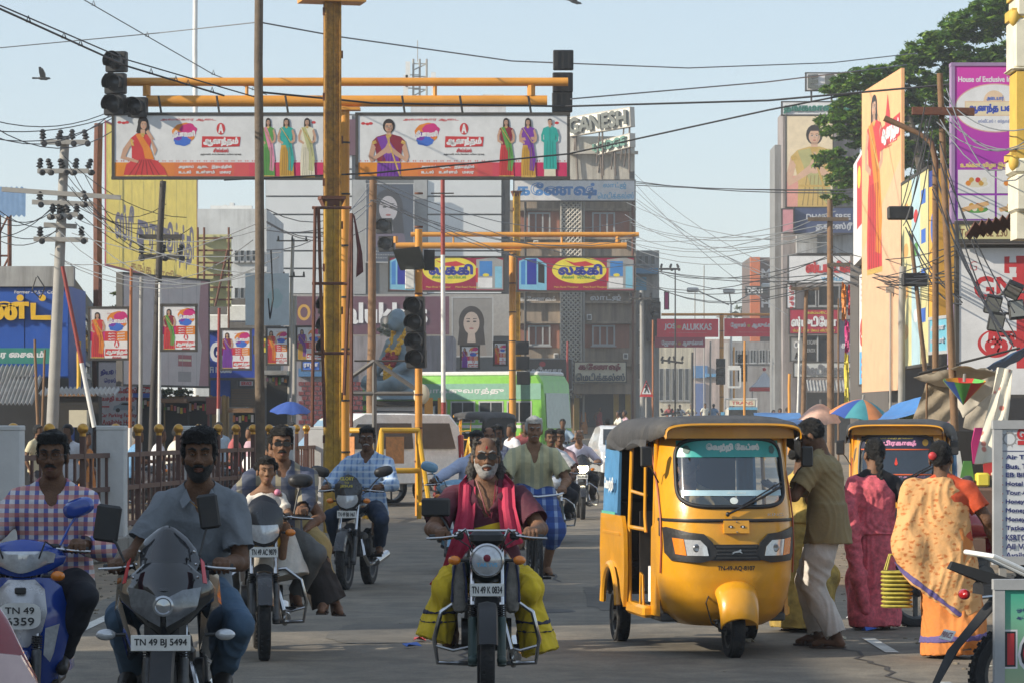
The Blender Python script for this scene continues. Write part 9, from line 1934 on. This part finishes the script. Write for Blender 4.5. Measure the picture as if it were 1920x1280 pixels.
# litter and small stones at the kerb
rr=random.Random(5);mb=MB()
for q in range(900):
 d=rr.uniform(17,48);side=rr.random();x=rr.uniform(3.0,5.6) if side < .55 else (rr.uniform(-4.6,-3.4) if side < .8 else rr.uniform(-3.4,3.4));k=rr.uniform(.008,.03)*(1 if abs(x) > 3 else .5);mb.ball((x,d,k*.3),(k,k*.8,k*.6),n=5,k=3)
o=mb.build('gravel',mat('grit',(.2,.165,.12),.9,var=.4,nscale=20));o['kind']='stuff'
for q in range(16):
 d=rr.uniform(18.5,30);x=rr.uniform(2.4,4.2) if q < 11 else rr.uniform(-3,2);k=rr.uniform(.04,.11);m_=[WHITE,WHITE,RED,CREAM,BLUE][q % 5]
 o=MB().loft([[(-k,-k*.6,.012),(k,-k*.5,.03),(k,-k*.5,.034),(-k,-k*.6,.016)],[(-k*.8,0,.04),(k*.9,.02,.012),(k*.9,.02,.016),(-k*.8,0,.044)],[(-k,k*.6,.012),(k*.7,k*.5,.03),(k*.7,k*.5,.034),(-k,k*.6,.016)]]).build('litter_scrap',m_,loc=(x,d,.008));o.rotation_euler.z=rr.uniform(0,6);tag(o,'small crumpled litter scrap lying on the dusty road','litter','litter scraps on the road')
 # ------------------------------------------------------------------ people further off
BGS=mat('far_shirt',(.5,.5,.5),.85);BGT=mat('far_trouser',(.05,.05,.06),.85);BGK=mat('far_sari',(.4,.1,.1),.85)
J=standing(1.66,.14,arms=((-.27,-.05,.84),(.28,-.12,.86)));Wk,_,_=person('person','far walker',(0,0,-50),0,J,.019,'dark',1.,{'t': .015},None,{'none': 1},(0,0),[('shirt',BGS,{'hem': (0,0,-.12),'sleeve': .9,'vneck': 0}),('trousers',BGT)],hands='relaxed')
J=standing(1.52,.06,arms=((-.25,-.05,.8),(.25,-.1,.8)),sw=.155);Wm,_,_=person('person','far woman',(0,0,-50),0,J,.019,'mid',.95,{'t': .015,'bun': 1},None,{'none': 1},(0,0),[('shell',BGK,{'fn': skirt(0,.18,.24),'name': 'sari','fold': .01}),('shell',BGK,{'fn': pallu,'name': 'sari_drape','fold': .01})],female=True,hands='relaxed')
J=rider_joints('round',(0,.16,.79),tors=.51);Rd,_,_=person('person','far rider',(0,0,-50),0,J,.019,'dark',1.,{'t': .015},None,{'none': 1},(0,0),[('shirt',BGS,{'hem': (0,0,-.08),'sleeve': .9,'vneck': 0}),('trousers',BGT)],hands='relaxed')
Bk=motorcycle('motorcycle','far bike',(0,0,-50),0,'round',MATS['bike_black'],None)
PALS=[(.55,.55,.58),(.12,.25,.42),(.5,.45,.3),(.35,.08,.08),(.1,.3,.25),(.45,.3,.35),(.6,.58,.5),(.2,.2,.28),(.5,.2,.05),(.3,.4,.5)]
SMAT=[mat('far_cloth_%d' % i,c,.85,var=.15,nscale=8) for i,c in enumerate(PALS)]
CN=['white','blue','cream','dark red','green','mauve','off white','slate','orange','pale blue']
def far_person(kind,px,d,ci,rz,label,bike=False,dx=0,z=0,group=None):
 src={'walk': Wk,'woman': Wm,'ride': Rd}[kind];loc=(XP(px,d),d,GZ(d)+z)
 c=clone(src,loc,rz,label,{'far_shirt': SMAT[ci],'far_sari': SMAT[ci]})
 if bike: clone(Bk,loc,rz,'motorcycle under the '+label.split(' beyond')[0].split(' behind')[0].split(' near')[0],None)
 if group: c['group']=group
for (k,px,d,ci,rz,lb,bk) in (
 ('walk',410,66,9,R(30),'man standing in a pale blue shirt behind the second white pillar',0),('ride',262,58,1,R(100),'rider in a blue shirt behind the railing near the parking sign',1),('ride',305,61,0,R(95),'rider in white behind the railing near the black leaning post',1),('ride',335,63,6,R(100),'rider in off white behind the young bearded man',1),('walk',128,50,0,R(-20),'man in a white shirt behind the railing near the blue scooter rider',0),('woman',160,56,8,R(70),'woman in an orange sari behind the railing near the leaning pole',0),('walk',440,60,3,R(90),'man in dark red behind the railing near the maroon box',0),('ride',395,55,8,R(100),'rider in orange behind the railing right of the bearded man',1),('walk',545,66,7,R(80),'man in slate clothes left of the white utility car',0),('ride',210,64,4,R(95),'rider in green behind the first white pillar',1),('woman',470,68,5,R(-60),'woman in a mauve sari left of the tall wooden pole',0),('walk',70,60,2,R(60),'man in a cream shirt behind the far left railing',0),
 ('walk',815,106,1,R(160),'man in blue walking before the green bus',0),('ride',846,103,0,R(190),'rider in white seen from behind near the distant rickshaw',1),('walk',1057,150,7,R(40),'dark dressed man standing before the jewellery shop',0),('woman',1094,180,8,R(10),'woman in an orange dress before the medical shop',0),('woman',1109,181,4,R(-10),'woman in a green tunic before the medical shop',0),('woman',1124,180,3,R(20),'woman in dark red before the medical shop',0),('woman',1140,92,5,R(-150),'woman in a mauve sari crossing behind the lavender shirt rider',0),('ride',1158,126,6,R(-70),'front rider of the two in off white near the crossing sign',1),('ride',1170,128,5,R(-70),'rider in mauve near the crossing sign',1),
 ('ride',1255,205,3,R(5),'distant rider in dark red below the English jewellery banner',1),('ride',1275,196,0,R(-5),'distant rider in white below the English jewellery banner',1),('ride',1296,210,2,R(5),'distant rider in cream left of the jewellery gantry column',1),('walk',1322,200,6,R(20),'distant walker in off white left of the jewellery gantry column',0),('walk',1338,190,1,R(170),'distant walker in blue beside the jewellery gantry column',0),('woman',1450,140,8,R(30),'distant woman in orange under the white canopy',0),('walk',1462,130,0,R(10),'distant walker in white under the stacked signs',0),('walk',1476,138,3,R(60),'distant walker in dark red under the stacked signs',0),('walk',960,62,0,R(-60),'man in a white shirt left of the pair on the motorcycle',0),('ride',985,74,3,R(0),'rider in dark red behind the white haired cyclist',1),('ride',1055,84,9,R(0),'rider in pale blue behind the pair on the motorcycle',1)):
 far_person(k,px,d,ci,rz,lb,bk)
for src in (Wk,Wm,Rd,Bk):
 for ch in list(src.children_recursive): bpy.data.objects.remove(ch)
 bpy.data.objects.remove(src)
t=thing('median_posts','row of short white median posts far down the street','bollards',(XP(1240,190),190,GZ(190)))
for q in range(14): MB().box((q*.42,q*.3,.45),(.28,.2,.9)).build('white_post',WHT,t)
# ------------------------------------------------------------------ air
mb=MB();mb.box((0,335,21.5),(760,730,45));hz=mb.build('haze',bpy.data.materials.new('haze_air'),smooth=0);hz['kind']='stuff'
hm=hz.data.materials[0];hm.use_nodes=True;N_=hm.node_tree.nodes;N_.remove(N_['Principled BSDF']);pv=N_.new('ShaderNodeVolumePrincipled');pv.inputs['Color'].default_value=(.9,.95,1,1);pv.inputs['Density'].default_value=.00075;pv.inputs['Anisotropy'].default_value=.2;hm.node_tree.links.new(pv.outputs[0],N_['Material Output'].inputs['Volume'])
